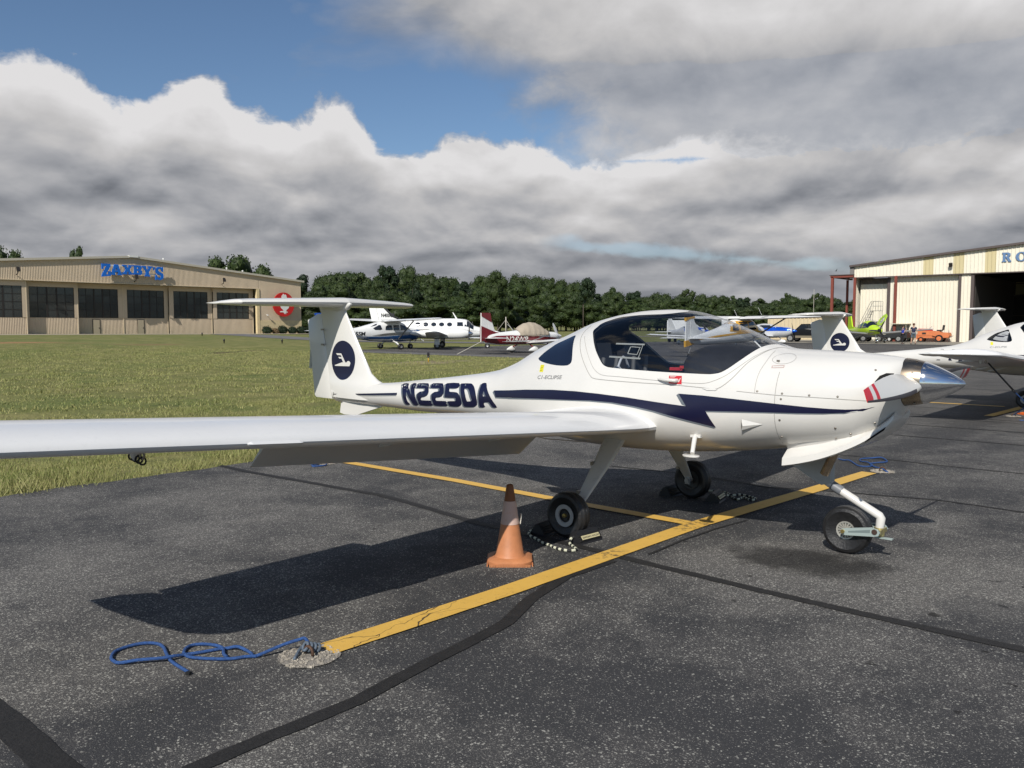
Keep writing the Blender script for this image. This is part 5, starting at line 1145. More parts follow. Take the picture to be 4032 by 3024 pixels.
for n,a,b in [('Z',(47.78,8.92),(49.06,10.88)),('A',(49.05,9.26),(50.8,10.85)),('X',(50.86,9.42),(52.42,10.86)),('B',(52.48,9.42),(53.89,10.88)),('Y',(53.84,9.25),(55.49,10.85)),("'",(55.58,10.23),(55.93,10.75)),('S',(55.92,8.77),(57.29,10.82))]:
    mb=MB(); o_,h_=GL[n]; extrude_glyph(mb,o_,h_,((a[0]-52.7,a[1]-8.5),(b[0]-52.7,b[1]-8.5)),.62,.85,Matrix(((0,0,1,0),(1,0,0,0),(0,1,0,0),(0,0,0,1))))
    mb.build('letter',SBL,sg)
MB().box(.40,.52,49.0-52.7,51.-52.7,10.60-8.5,10.78-8.5).box(.40,.52,49.-52.7,57.-52.7,9.55-8.5,9.72-8.5).build('rail',mat('white rail',(.72,.70,.64),.5),sg)
em=thing('round_emblem','red disc with a white bird shape on the end wall of the tan hangar','emblem',(HX,79.2,5.35))
MB().lathe([(.001,.0),(2.15,.0),(2.15,.25),(.001,.25)],48,'X',(.55,0,0)).build('disc',mat('emblem red',(.52,.012,.012),.4),em,True,None,40)
bird=[(-.15,2.0),(.05,1.95),(.12,1.75),(.35,1.9),(.55,1.7),(.62,1.35),(.95,1.0),(1.05,.4),(1.15,-.3),(.95,-.7),(.55,-1.0),(.40,-1.25),(.80,-1.35),(.75,-1.5),(.45,-1.48),(.42,-1.85),(.22,-1.55),(.05,-1.8),(-.05,-1.5),(-.35,-1.45),(-.85,-1.45),(-.90,-1.3),(-.55,-1.2),(-.10,-1.2),(-.2,-1.0),(-.6,-.7),(-.85,-.2),(-.8,.5),(-.6,1.0),(-.45,1.4),(-.55,1.6),(-.3,1.7)]
mb=MB(); extrude_glyph(mb,[(a*.95,b*.95) for a,b in bird],[],((0,0),(1,1)),.80,.83,Matrix(((0,0,1,0),(1,0,0,0),(0,1,0,0),(0,0,0,1)))); mb.build('bird_shape',mat('emblem white',(.75,.75,.72),.5),em)

# right hangar, facade along X at Y=84
HY=84.
rh=thing('hangar','cream metal hangar with tan bays, red steel posts and an open dark doorway','hangar',(-10,HY,0))
CRM=mat('cream ribbed steel',(.78,.73,.60),.55,vary=.05,vscale=.4,dirt=((.50,.44,.32),.8,.25)); TB=mat('olive tan steel',(.58,.50,.29),.55,vary=.06,vscale=.4); BRN=mat('brown trim',(.085,.065,.06),.6); REDP=mat('red oxide steel',(.20,.045,.028),.6,vary=.15,vscale=1)
fx=10.
to=lambda u,d,z:(u+fx,-d,z)
rz_=lambda u:7.80+.0905*(u+26.66) if u<14 else 7.80+.0905*(40.66)-.0905*(u-14)
def bay(u0,u1,zb,zt,m,nm='wall_panel',x_=0.,pitch=.335):
    t_=lambda u,d,z:(u+fx,x_-d,z)
    return ribwall(nm,m,rh,u0,u1,zb,zt,pitch,.045,t_,.62)
prev=-26.62
for a,b in ((-19.9,-18.97),(-17.19,-16.23),(-14.43,-13.49),(-5.,-4.),(2,3)):
    bay(prev,a,6.70,rz_,CRM,'fascia_panel'); bay(a,b,6.70,rz_,TB,'fascia_panel',-.002); prev=b
bay(prev,40,6.70,rz_,CRM,'fascia_panel')
MB().box(-26.62+fx,40+fx,-.03,.35,6.60,6.695).build('fascia_edge',BRN,rh)
rf=MB()
for a,b in ((-27.05,14),(14,42)):
    v=[(x+fx,y,rz_(x)+o) for y in (-.35,45) for x in (a,b) for o in (.0,.20)]
    rf.add(v,[(0,1,3,2),(4,6,7,5),(0,4,5,1),(2,3,7,6),(1,5,7,3),(0,2,6,4)])
rf.build('roof',BRN,rh)
MB().box(-27.05+fx,-26.64+fx,-.12,.4,6.6,rz_(-26.66)-.01).build('end_trim',mat('grey trim',(.18,.17,.16),.6),rh)
bay(-26.35,-23.45,0,5.98,CRM,'door_leaf',1.3); bay(-26.35,-23.45,5.98,6.6,mat('painted recess shade',(.16,.13,.10),.7,vary=.3,vscale=2),'door_leaf_top',1.3)  # top strip coloured dark brown to imitate the recess shade
MB().box(-23.44+fx,-23.15+fx,.6,.75,0,6.6).build('door_post',BRN,rh)
bay(-23.14,-16.66,0,6.6,CRM,'door_leaf',.62)
MB().box(-16.66+fx,-16.45+fx,.10,.25,0,6.6).build('door_post',BRN,rh)
bay(-16.44,-15.6,0,6.6,CRM,'door_leaf',.20)
MB().box(-15.59+fx,-15.32+fx,.10,.6,0,6.6).build('door_post',BRN,rh)
for u,t_ in ((-26.46,6.69),(-22.38,6.68)): MB().cbox((u+fx,-.22,t_/2),(.24,.20,t_)).build('red_post',REDP,rh)
MB().cbox((-28.85+fx,-.1,3.4),(.26,.24,6.8)).build('red_post',REDP,rh)
MB().cbox((-28.4+fx,3.2,3.3),(.20,.24,6.6)).build('red_post',REDP,rh)
MB().box(-29.05+fx,-26.64+fx,-.22,.05,6.72,6.95).build('red_beam',REDP,rh); MB().box(-29.0+fx,-28.8+fx,.06,6,6.72,6.9).build('red_beam',REDP,rh)
MB().box(-29.15+fx,-26.6+fx,-.3,6,6.96,7.03).build('canopy_roof',BRN,rh)
ribwall('side_wall',CRM,rh,0.4,42,0,6.9,.335,.045,lambda u,d,z:(-26.6+fx-d,u,z),.62)
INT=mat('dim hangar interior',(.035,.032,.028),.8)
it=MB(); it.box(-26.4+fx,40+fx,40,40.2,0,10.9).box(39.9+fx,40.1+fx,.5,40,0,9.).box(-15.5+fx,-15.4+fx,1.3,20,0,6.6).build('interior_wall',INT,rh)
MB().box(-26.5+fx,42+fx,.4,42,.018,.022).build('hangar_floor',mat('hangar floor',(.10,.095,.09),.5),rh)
SKL=mat('translucent panel',(.32,.28,.15),.6)
for x_,z0,z1 in ((-22.0,5.8,7.1),(-18.2,5.8,7.5),(-14.,5.8,7.9)): MB().box(x_+fx-.5,x_+fx+.5,39.9,39.95,z0,z1).build('light_panel',SKL,rh)
for z in (7.2,5.6,2.9): MB().box(-26+fx,39+fx,39.6,39.8,z,z+.14).build('wall_girt',BRN,rh)
tag(MB().cbox((-17.33,HY-.35,7.55),(.30,.22,.36),0,R(20)).cbox((-17.33,HY-.18,7.72),(.08,.30,.08)).build('floodlight',DKT),'grey floodlight on the fascia of the cream hangar','floodlight')
rs=thing('hangar_sign','faded blue serif letters R O on the fascia of the cream hangar','sign',(-12,HY,7.6))
LBU=mat('faded blue letter',(.11,.20,.36),.5)
mb=MB(); extrude_glyph(mb,*GL['R'],((-1.0,.03),(-.22,.90)),.06,.12,MX); mb.build('letter',LBU,rs)
EO=[(.5+.5*math.cos(a),.5+.5*math.sin(a)) for a in np.linspace(0,2*math.pi,29)[:-1]]; EI=[(.5+.22*math.cos(a),.5+.40*math.sin(a)) for a in np.linspace(0,2*math.pi,25)[:-1]]
mb=MB(); extrude_glyph(mb,EO,[EI],((.12,.03),(1.05,.90)),.06,.12,MX); mb.build('letter',LBU,rs)
tag(MB().cbox((-28.55,84.2,7.55),(.05,.03,.28),0,.2,.3).cbox((-28.62,84.2,7.50),(.22,.03,.05),0,0,-.5).build('bird',mat('bird feathers',(.03,.03,.035),.8)),'small dark bird flying above the red steel canopy post','bird')
# ---------------------------------------------------------------- airplanes across the field
WP=mat('white enamel',(.76,.76,.74),.3,coat=.3); BLUE=mat('royal blue enamel',(.012,.075,.22),.3,coat=.4); MAROON=mat('maroon enamel',(.16,.010,.016),.3,coat=.4); YELP=mat('golden yellow enamel',(.62,.33,.035),.35,coat=.3)
LIME=mat('lime enamel',(.48,.70,.02),.35,coat=.3); CBLU=mat('metallic blue',(.004,.10,.62),.22,.5,coat=.4); GRS=mat('grey sweep',(.11,.11,.10),.4); PROP=mat('black propeller',(.02,.02,.022),.4)
def body(L,name,m,root,n=46,k=28,off=0.):
    x0,x1=L.x[0],L.x[-1]; vs=[];fs=[]
    for i in range(n+1):
        x=x0+(x1-x0)*i/n
        for j in range(k): vs.append(L.pt(x,-math.pi+2*math.pi*j/k,off))
    for i in range(n):
        for j in range(k): fs.append((i*k+j,(i+1)*k+j,(i+1)*k+(j+1)%k,i*k+(j+1)%k))
    fs.append(tuple(range(k))); fs.append(tuple(n*k+j for j in range(k))[::-1])
    return ob(name,vs,fs,m,root,True,None,50)
def dcl(L,name,poly,m,root,off=.012,sides=(1,-1),step=.18):
    for s in sides: decal(name,poly,(),m,root,off,s,step,L)
def letters(L,txt,x0,x1,z0,z1,m,root,side=1,shear=.1,off=.02):
    Vt,Ft=textmesh(txt,1.,.02,shear); xs=[v[0] for v in Vt]; ys=[v[1] for v in Vt]; P=[];N=[]
    for x,y in Vt:
        u=(x-min(xs))/(max(xs)-min(xs)); w=(y-min(ys))/(max(ys)-min(ys)); X_=x0+(x1-x0)*u; ph=L.phi(X_,z0+(z1-z0)*w,side); P.append(L.pt(X_,ph)); N.append(tuple(L.nrm(X_,ph)))
    patch('registration_letter',P,N,Ft,m,root,off)
def flatfin(root,name,poly,th,m,y=0.): 
    return MB().prism(poly,-th/2,th/2,Matrix(((1,0,0,0),(0,0,-1,y),(0,1,0,0),(0,0,0,1)))).build(name,m,root)
def prop(root,x,z,r,n=2,ang=20,sp=None,y=0.,spr=.15,m=PROP,spm=CHROME):
    for k in range(n):
        a=R(ang)+2*math.pi*k/n; mb=MB(); pts=[]
        for q,w,t_ in ((.10,.06,.04),(.3,.13,.03),(.6,.15,.02),(.85,.12,.015),(1.,.05,.01)):
            c=Vector((0,math.cos(a),math.sin(a)))*q*r; u=Vector((.35,-math.sin(a),math.cos(a))).normalized()*w/2; f=Vector((t_,0,0)); pts+=[tuple(c+u+f),tuple(c-u+f),tuple(c-u-f),tuple(c+u-f)]
        fs=[(i*4+j,i*4+(j+1)%4,(i+1)*4+(j+1)%4,(i+1)*4+j) for i in range(4) for j in range(4)]+[(16,17,18,19)]
        mb.add([(p[0]+x,p[1]+y,p[2]+z) for p in pts],fs); mb.build('propeller_blade',m,root)
    MB().lathe([(spr,0),(spr*.95,.08),(spr*.7,.22),(spr*.3,.34),(.001,.38)],20,'X',(x-.04,y,z)).build('spinner',spm,root,True)
def lw(root,span,xr,zr,cr,xt,zt,ct,m,t_=.13,nm='wing',y0=.3):
    for s in (-1,1): aero(nm,[(s*y0,xr,zr,cr,t_,2),(s*(span*.97),xt,zt,ct,t_*.9,1),(s*span,xt-.12,zt,ct*.8,.05,1)],m,root,0,1,10)
def simple_wheel(root,c,r,w,pant=None,pm=None):
    nm='wheel'
    t=MB().lathe([(r*.45,-w/2),(r*.85,-w/2),(r,-w*.3),(r,w*.3),(r*.85,w/2),(r*.45,w/2)],24,'Y').build(nm,TYRE,root,True,c,35)
    MB().lathe([(.001,-w*.42),(r*.40,-w*.46),(r*.46,-w*.5)],16,'Y').lathe([(r*.46,w*.5),(r*.40,w*.46),(.001,w*.42)],16,'Y').build('rim',STEEL,t,True,None,35)
    if pant:
        L=pant; T=np.array([(-L*.62,c[2]*.9+.02,c[2]*.9-.02,.01,c[2]*.9,2,2),(-L*.3,c[2]+r*.7,c[2]-r*.5,w*.7,c[2],2,2),(0,c[2]+r*1.15,c[2]-r*.72,w*.95,c[2],2,2),(L*.28,c[2]+r*.9,c[2]-r*.6,w*.8,c[2],2,2),(L*.40,c[2]+.05,c[2]-.05,.03,c[2],2,2)]); T[:,0]+=0
        Lp=Loft(T); o=body(Lp,'wheel_fairing',pm or WP,root,14,14); o.location=(c[0],c[1],0)
# blue and white high wing single
g=thing('high_wing_airplane','blue and white high wing airplane with grey swooshes parked left of the twin','airplane',(-40.4,31.9,.0),R(84)); g.scale=(.97,.97,.86)
L=Loft(np.array([(-5.85,1.58,1.38,.05,1.5,2,2),(-4.6,1.60,1.14,.17,1.4,2,2),(-3.0,1.72,.88,.33,1.35,2,2.2),(-1.9,1.98,.72,.48,1.3,2.2,2.4),(-1.2,2.16,.64,.56,1.3,2.6,2.6),(-.3,2.28,.60,.60,1.3,3,2.8),(.55,2.27,.58,.59,1.3,3,2.8),(1.0,2.08,.60,.57,1.3,2.8,2.7),(1.35,1.74,.63,.54,1.25,2.6,2.5),(2.0,1.66,.70,.48,1.25,2.4,2.3),(2.45,1.58,.86,.38,1.25,2.2,2.2),(2.62,1.42,1.02,.20,1.22,2,2)]))
body(L,'fuselage',WP,g)
dcl(L,'lower_paint',[(-4.4,1.15),(-2.6,1.05),(-1.2,1.02),(0,1.08),(1.2,1.16),(2.0,1.25),(2.45,1.33),(2.55,1.10),(2.3,.86),(1.4,.66),(.4,.59),(-.6,.615),(-1.6,.69),(-2.8,.87),(-4.0,1.04)],BLUE,g)
dcl(L,'cowl_paint',[(1.25,1.63),(1.5,1.71),(2.0,1.64),(2.5,1.50),(2.45,1.42),(2.0,1.46),(1.5,1.50)],BLUE,g)
for k in range(3): dcl(L,'swoosh',[(-1.9,1.12-.02*k),(-.9,1.27-.055*k),(.2,1.36-.07*k),(1.2,1.36-.07*k),(2.2,1.30-.05*k),(1.2,1.33-.075*k),(.2,1.32-.08*k),(-.9,1.22-.06*k)],GRS,g,.016)
for a in ([(-1.75,1.68),(-1.25,1.95),(-1.12,1.92),(-1.05,1.62),(-1.2,1.56),(-1.6,1.56)],[(-.80,1.55),(-.76,1.82),(-.62,1.92),(-.25,1.92),(-.2,1.55)],[(-.10,1.52),(-.10,1.92),(.38,1.94),(.38,1.52)],[(.50,1.52),(.50,1.95),(1.02,1.90),(1.10,1.52)],[(1.16,1.66),(1.13,1.84),(1.36,1.64),(1.40,1.60)]): dcl(L,'cabin_window',a,DGLASS,g,.014)
dcl(L,'rear_glass',[(-1.9,1.80),(-1.5,2.0),(-1.3,2.05),(-1.45,1.92)],DGLASS,g)
vs=[L.pt(x,p,.015) for x in (.98,1.12,1.26,1.38) for p in np.linspace(-1.05,1.05,9)]; ob('windshield',vs,[(i*9+j,(i+1)*9+j,(i+1)*9+j+1,i*9+j+1) for i in range(3) for j in range(8)],DGLASS,g,True)
letters(L,'N235SM',-3.9,-2.35,1.12,1.42,PROP,g)
lw(g,5.45,.75,2.28,1.62,.60,2.42,1.25,WP,.13)
MB().box(-.95,.78,-.34,.34,2.22,2.34).build('wing_centre',WP,g)
for s in (-1,1):
    MB().tube([(.35,s*.56,.85),(.15,s*2.6,2.24)],.045,8).build('wing_strut',GRS,g)
    MB().tube([(-.05,s*.45,.66),(-.02,s*.85,.52),(0,s*1.22,.26)],[.06,.05,.04],8).build('gear_leg',WP,g,True); simple_wheel(g,(0,s*1.27,.235),.235,.17)
simple_wheel(g,(1.75,0,.215),.215,.15); MB().tube([(1.72,0,.22),(1.76,.1,.45),(1.85,.0,.85)],.035,8).build('nose_strut',WP,g,True)
flatfin(g,'fin',[(-4.1,1.60),(-4.6,1.75),(-5.35,2.62),(-5.55,2.62),(-5.28,1.5)],.10,WP); flatfin(g,'rudder',[(-5.30,1.45),(-5.57,2.62),(-5.92,2.62),(-5.95,1.5)],.08,WP); flatfin(g,'fin_cap',[(-5.30,2.625),(-5.45,2.80),(-5.65,2.86),(-6.05,2.84),(-5.98,2.625)],.12,CBLU)
for s in (-1,1): aero('stabilizer',[(s*.1,-4.85,1.50,1.05,.09,0),(s*1.9,-5.05,1.50,.75,.08,0)],WP,g,0,1,8)
prop(g,2.66,1.25,1.0,3,75); MB().tube([(2.5,-.25,.78),(2.75,-.28,.62)],.05,8).build('exhaust_pipe',WP,g)
MB().box(.2,.30,-.45,-.40,.35,.62).build('boarding_step',WP,g)
# white twin
g=thing('twin_airplane','white twin engine airplane with round cabin windows and N400CE on its fin','airplane',(-39.4,35.7,.0),R(40),scale=.86)
L=Loft(np.array([(-5.6,1.75,1.55,.05,1.65,2,2),(-4.4,1.92,1.30,.26,1.6,2,2),(-3.0,2.22,1.00,.50,1.55,2,2),(-1.8,2.42,.84,.66,1.55,2.1,2.2),(-.6,2.50,.80,.70,1.55,2.2,2.3),(1.0,2.50,.80,.70,1.55,2.2,2.3),(2.0,2.44,.82,.68,1.5,2.2,2.3),(2.35,2.36,.84,.66,1.45,2.2,2.3),(2.9,1.88,.88,.60,1.35,2.2,2.2),(3.6,1.72,.94,.48,1.3,2.1,2.1),(4.6,1.50,1.02,.30,1.24,2,2),(5.2,1.30,1.10,.10,1.2,2,2)]))
body(L,'fuselage',WP,g)
for k in range(5):
    x=-1.75+k*.66; dcl(L,'cabin_window',[(x+.22*math.cos(a),2.0+.16*math.sin(a)) for a in np.linspace(0,2*math.pi,17)[:-1]],DGLASS,g,.012)
dcl(L,'cockpit_window',[(1.52,1.86),(1.52,2.18),(1.98,2.18),(2.02,1.86)],DGLASS,g); dcl(L,'cockpit_window',[(2.12,1.84),(2.16,2.02),(2.42,1.82)],DGLASS,g)
vs=[L.pt(x,p,.015) for x in (2.32,2.50,2.70,2.88) for p in np.linspace(-1.2,1.2,9)]; ob('windshield',vs,[(i*9+j,(i+1)*9+j,(i+1)*9+j+1,i*9+j+1) for i in range(3) for j in range(8)],DGLASS,g,True)
dcl(L,'pinstripe',[(-4.2,1.62),(-2.,1.60),(1,1.62),(4.,1.42),(1,1.59),(-2.,1.57)],GRS,g,.014); dcl(L,'pinstripe',[(-3.,1.52),(1,1.54),(4.2,1.34),(1,1.52)],MAROON,g,.014)
flatfin(g,'fin',[(-2.6,2.28),(-3.4,2.36),(-4.0,2.62),(-4.9,3.55),(-5.35,3.55),(-4.95,1.8)],.12,WP); flatfin(g,'rudder',[(-4.97,1.75),(-5.37,3.55),(-5.95,3.55),(-5.55,1.7)],.10,WP)
MB().prism([(-3.3,2.41),(-3.95,2.67),(-4.8,3.55),(-4.7,3.55),(-3.85,2.70),(-3.25,2.46)],-.08,.08,Matrix(((1,0,0,0),(0,0,-1,0),(0,1,0,0),(0,0,0,1)))).build('deicing_boot',PROP,g)
for s in (-1,1):
    Vt,Ft=textmesh('N400CE',.42,.012,.12)
    ob('registration_letter',[(-4.35-s*-1*x*.78*-1 if s>0 else -4.35+x*.78,s*.085,2.62+y) for x,y in Vt],[f for f in Ft],PROP,g)
    aero('stabilizer',[(s*.15,-4.3,1.72,1.2,.09,0),(s*2.6,-4.75,1.80,.8,.08,0)],WP,g,0,1,8)
    aero('wing',[(s*.5,1.0,.98,2.1,.15,2),(s*2.2,.9,1.10,1.8,.14,2),(s*5.2,.55,1.38,1.15,.12,1),(s*5.4,.3,1.40,.8,.06,1)],WP,g,0,1,10)
    Ln=Loft(np.array([(-2.3,1.30,1.20,.03,1.25,2,2),(-1.2,1.50,1.00,.26,1.25,2,2),(0,1.66,.86,.40,1.27,2.2,2.2),(1.2,1.68,.82,.44,1.27,2.4,2.4),(2.1,1.62,.86,.42,1.27,2.4,2.4),(2.55,1.50,1.0,.26,1.26,2,2)]))
    nb=body(Ln,'engine_nacelle',WP,g,20,18); nb.location=(0,s*1.95,0)
    prop(g,2.62,1.26,1.0,3,90,y=s*1.95,spr=.20)
    MB().box(-.3,.75,s*2.1-.35,s*2.1+.35,.83,.90).build('gear_bay',PROP,g)
    MB().tube([(.05,s*2.1,.9),(.0,s*2.12,.3)],[.07,.06],8).build('gear_leg',WP,g); MB().cbox((.02,s*2.28,.66),(.42,.03,.62)).build('gear_door',WP,g); simple_wheel(g,(0,s*2.0,.28),.28,.20)
simple_wheel(g,(4.0,0,.22),.22,.15); MB().tube([(4.0,0,.25),(3.95,0,1.0)],.045,8).build('nose_strut',WP,g)
MB().prism([(1.35,2.48),(1.50,2.48),(1.15,3.0),(1.08,3.0)],-.012,.012,Matrix(((1,0,0,0),(0,0,-1,0),(0,1,0,0),(0,0,0,1)))).build('antenna',WP,g)
# maroon and white low wing with a cloth over the canopy
g=thing('low_wing_airplane','maroon and white low wing airplane with a tan cloth cover over its canopy','airplane',(-28.3,31.9,0),R(83))
L=Loft(np.array([(-3.1,1.15,.62,.04,.9,2,2),(-2.2,1.22,.52,.15,.88,2,2.2),(-1.2,1.30,.50,.30,.9,2,2.4),(-.5,1.38,.50,.42,.92,2.,2.5),(.1,1.62,.50,.50,.95,2,2.5),(.9,1.72,.50,.52,.98,2,2.5),(1.5,1.42,.52,.50,1.0,2,2.4),(1.85,1.28,.58,.46,1.0,2.2,2.3),(2.5,1.24,.66,.38,.98,2.3,2.2),(2.9,1.15,.78,.22,.96,2,2)]))
body(L,'fuselage',WP,g)
dcl(L,'lower_paint',[(-3.05,.88),(-2.2,1.04),(-1.2,1.07),(-.3,1.03),(1.0,1.0),(2.0,.93),(2.5,.90),(2.4,.72),(1.4,.56),(0,.54),(-1.2,.55),(-2.2,.58),(-3.05,.68)],MAROON,g,.008)
dcl(L,'silver_flash',[(.1,.70),(.9,.86),(1.3,.98),(1.05,.98),(.6,.84),(-.1,.68)],STEEL,g,.012)
letters(L,'N24WP',-1.55,-.05,.68,1.0,mat('cream letter',(.72,.70,.64),.5),g,1,0.)
cvr=Loft(np.array([(-.62,1.38,.98,.43,1.05,2.,1.),(-.45,1.46,.80,.47,1.05,2,1),(0,1.72,.70,.55,1.05,2,1),(.6,1.82,.72,.58,1.05,2,1),(1.1,1.72,.88,.57,1.07,2,1),(1.5,1.48,.84,.55,1.08,2,1),(1.75,1.36,.84,.51,1.08,2,1)]))
vs=[];fs=[]
for i in range(31):
    x=-.62+2.37*i/30
    for j in range(33):
        p=-1.95+3.9*j/32; q=cvr.pt(x,p,.02+.020*mnoise.noise((x*5.5,j*.35,1.))*(abs(p)-.2)+.01*math.sin(x*16+p)); vs.append(q)
for i in range(30):
    for j in range(32): fs.append((i*33+j,(i+1)*33+j,(i+1)*33+j+1,i*33+j+1))
cc=ob('canopy_cover',vs,fs,mat('tan canvas',(.40,.34,.26),.9,vary=.12,vscale=2.5,bump=.5,bscale=6),g,True)
flatfin(g,'fin',[(-1.9,1.22),(-2.25,1.28),(-2.55,2.0),(-2.62,2.36),(-2.88,2.36),(-2.75,1.0)],.09,WP); flatfin(g,'rudder',[(-2.77,.72),(-2.90,2.36),(-3.28,2.36),(-3.30,.72)],.07,WP)
for y in (-.06,.06):
    MB().prism([(-2.60,2.30),(-2.62,2.37),(-3.29,2.37),(-3.29,2.18),(-2.52,1.82)],-.004,.004,Matrix(((1,0,0,0),(0,0,-1,y),(0,1,0,0),(0,0,0,1)))).build('fin_band',MAROON,g)
    MB().prism([(-1.95,1.22),(-2.3,1.28),(-3.31,1.62),(-3.32,.73),(-2.2,.85)],-.004,.004,Matrix(((1,0,0,0),(0,0,-1,y*1.05),(0,1,0,0),(0,0,0,1)))).build('fin_band',MAROON,g)
for s in (-1,1): aero('stabilizer',[(s*.08,-2.25,.90,.85,.09,0),(s*1.35,-2.45,.92,.65,.08,0)],WP,g,0,1,8)
lw(g,3.9,1.35,.64,1.45,1.1,.86,1.2,WP,.13)
simple_wheel(g,(0,-1.0,.20),.19,.13,.75); simple_wheel(g,(0,1.0,.20),.19,.13,.75); simple_wheel(g,(1.9,0,.18),.17,.12,.65)
for s in (-1,1): MB().tube([(.1,s*.45,.55),(0,s*1.0,.32)],.035,8).build('gear_leg',MAROON,g)
MB().tube([(2.1,0,.62),(1.9,0,.30)],.04,8).build('nose_strut',MAROON,g)
prop(g,2.95,.98,.92,2,62,spr=.14,m=STEEL,spm=WP); MB().tube([(-.8,0,1.38),(-1.25,0,1.70)],.012,6).build('antenna',WP,g)
tag(MB().tube([(-28.65,28.7,.75),(-29.2,27.2,.02)],.018,6).build('tie_down_rope',mat('pale rope',(.5,.47,.4),.8)),'pale rope from the maroon airplane tail to the grass edge','rope')
# yellow trimmed tail dragger seen through the canopy
g=thing('high_wing_airplane','white and golden high wing tail dragger seen through the bubble canopy','airplane',(-16.8,37.2,0),R(87))
L=Loft(np.array([(-5.7,1.05,.72,.04,.9,2,2),(-4.4,1.22,.66,.15,.95,2,2),(-2.8,1.50,.66,.32,1.05,2,2.2),(-1.6,1.78,.66,.48,1.15,2.4,2.4),(-.6,2.02,.68,.54,1.2,3,2.6),(.3,2.05,.72,.54,1.25,3,2.6),(.8,1.82,.78,.52,1.25,2.6,2.4),(1.1,1.66,.84,.50,1.3,2.4,2.3),(1.8,1.60,.95,.42,1.3,2.2,2.2),(2.1,1.50,1.08,.25,1.3,2,2)]))
body(L,'fuselage',WP,g)
dcl(L,'side_flash',[(-5.3,.86),(-3.4,1.10),(-2.0,1.22),(-1.2,1.30),(.6,1.38),(2.,1.30),(.6,1.25),(-1.2,1.18),(-2.2,1.10),(-3.8,.98)],YELP,g)
dcl(L,'window_surround',[(-2.1,1.32),(-1.75,1.74),(-1.3,1.88),(.6,1.90),(.95,1.66),(.9,1.34),(-1.0,1.30)],YELP,g,.016)
for a in ([(-1.85,1.36),(-1.65,1.68),(-1.30,1.72),(-1.28,1.36)],[(-1.1,1.40),(-1.1,1.82),(-.35,1.84),(-.35,1.40)],[(-.25,1.40),(-.25,1.84),(.5,1.84),(.62,1.42)]): dcl(L,'cabin_window',a,DGLASS,g,.022)
lw(g,5.1,.55,2.05,1.5,.45,2.12,1.2,WP,.13); MB().box(-.95,.6,-.34,.34,2.02,2.12).build('wing_centre',WP,g)
for s in (-1,1):
    for xx in (-.35,-.75): MB().box(xx-.12,xx+.12,s*1.6-.10,s*1.6+.10,2.19,2.205).build('fuel_cap_mark',PROP,g)
    MB().tube([(.3,s*.5,.95),(.1,s*2.5,2.05)],.04,8).build('wing_strut',GRS,g); MB().tube([(.5,s*.4,.85),(.55,s*1.05,.25)],.045,8).build('gear_leg',WP,g); simple_wheel(g,(.55,s*1.1,.22),.22,.15)
    aero('stabilizer',[(s*.08,-4.7,.98,.95,.09,0),(s*1.7,-4.9,.98,.7,.08,0)],WP,g,0,1,8)
flatfin(g,'fin',[(-3.7,1.28),(-4.6,1.42),(-5.05,1.85),(-5.10,2.02),(-5.42,2.02),(-5.35,.95)],.09,WP); flatfin(g,'rudder',[(-5.36,.72),(-5.43,2.02),(-5.80,2.02),(-5.82,.72)],.07,WP)
flatfin(g,'fin_cap',[(-4.98,2.02),(-5.06,2.12),(-5.85,2.12),(-5.84,1.86),(-5.45,1.98)],.11,YELP); flatfin(g,'rudder_base',[(-5.0,.70),(-5.86,.55),(-5.86,.86),(-5.3,.95)],.10,YELP)
simple_wheel(g,(-5.5,0,.11),.11,.07); MB().tube([(-5.2,0,.68),(-5.5,0,.22)],.02,6).build('tail_spring',STEEL,g)
prop(g,2.15,1.3,.95,2,40); MB().tube([(.0,.3,2.1),(-.4,.3,2.5)],.01,5).build('antenna',WP,g); MB().tube([(-.1,-1.2,2.2),(-.5,-1.2,2.6)],.01,5).build('antenna',WP,g)
# two blue nosed low wings far behind
def bluenose(loc,rz,label):
    g=thing('low_wing_airplane',label,'airplane',loc,rz,'blue nosed airplanes by the far hangars')
    L=Loft(np.array([(-4.2,1.2,.8,.05,1.0,2,2),(-2.4,1.3,.62,.25,.95,2,2),(-1.0,1.62,.55,.46,.95,2,2.3),(0,1.82,.52,.52,.98,2,2.4),(.8,1.72,.52,.52,1.,2,2.4),(1.2,1.55,.54,.50,1.05,2.,2.4),(2.2,1.50,.64,.42,1.08,2.2,2.2),(2.6,1.38,.90,.24,1.1,2,2)]))
    body(L,'fuselage',mat('silver white enamel',(.55,.56,.57),.3,.2),g,30,20)
    dcl(L,'cowl_paint',[(-.4,1.35),(1.0,1.5),(1.6,1.50),(2.5,1.40),(2.55,1.15),(1.2,1.15),(-.2,1.12)],CBLU,g,.012); dcl(L,'cabin_window',[(-.6,1.42),(-.2,1.66),(.6,1.66),(.9,1.45),(.2,1.40)],DGLASS,g,.016)
    lw(g,4.2,1.0,.66,1.4,.8,.86,1.1,WP); flatfin(g,'fin',[(-2.6,1.26),(-3.6,2.25),(-4.1,2.25),(-4.1,1.0)],.08,WP)
    for s in (-1,1): simple_wheel(g,(-.1,s*1.1,.19),.18,.12,.7); aero('stabilizer',[(s*.08,-3.3,1.05,.8,.09,0),(s*1.4,-3.5,1.05,.6,.08,0)],WP,g,0,1,8)
    simple_wheel(g,(1.7,0,.19),.17,.12,.75); MB().tube([(1.3,0,.7),(1.7,0,.25)],.04,8).build('nose_strut',WP,g); prop(g,2.66,1.14,.85,2,-58,spr=.17,spm=CBLU)
bluenose((-28.4,66,0),R(3),'silver airplane with metallic blue cowl beyond the wing of the golden tail dragger')
bluenose((-31.6,58.3,0),R(-32),'silver airplane with metallic blue cowl seen behind the golden trimmed fin')
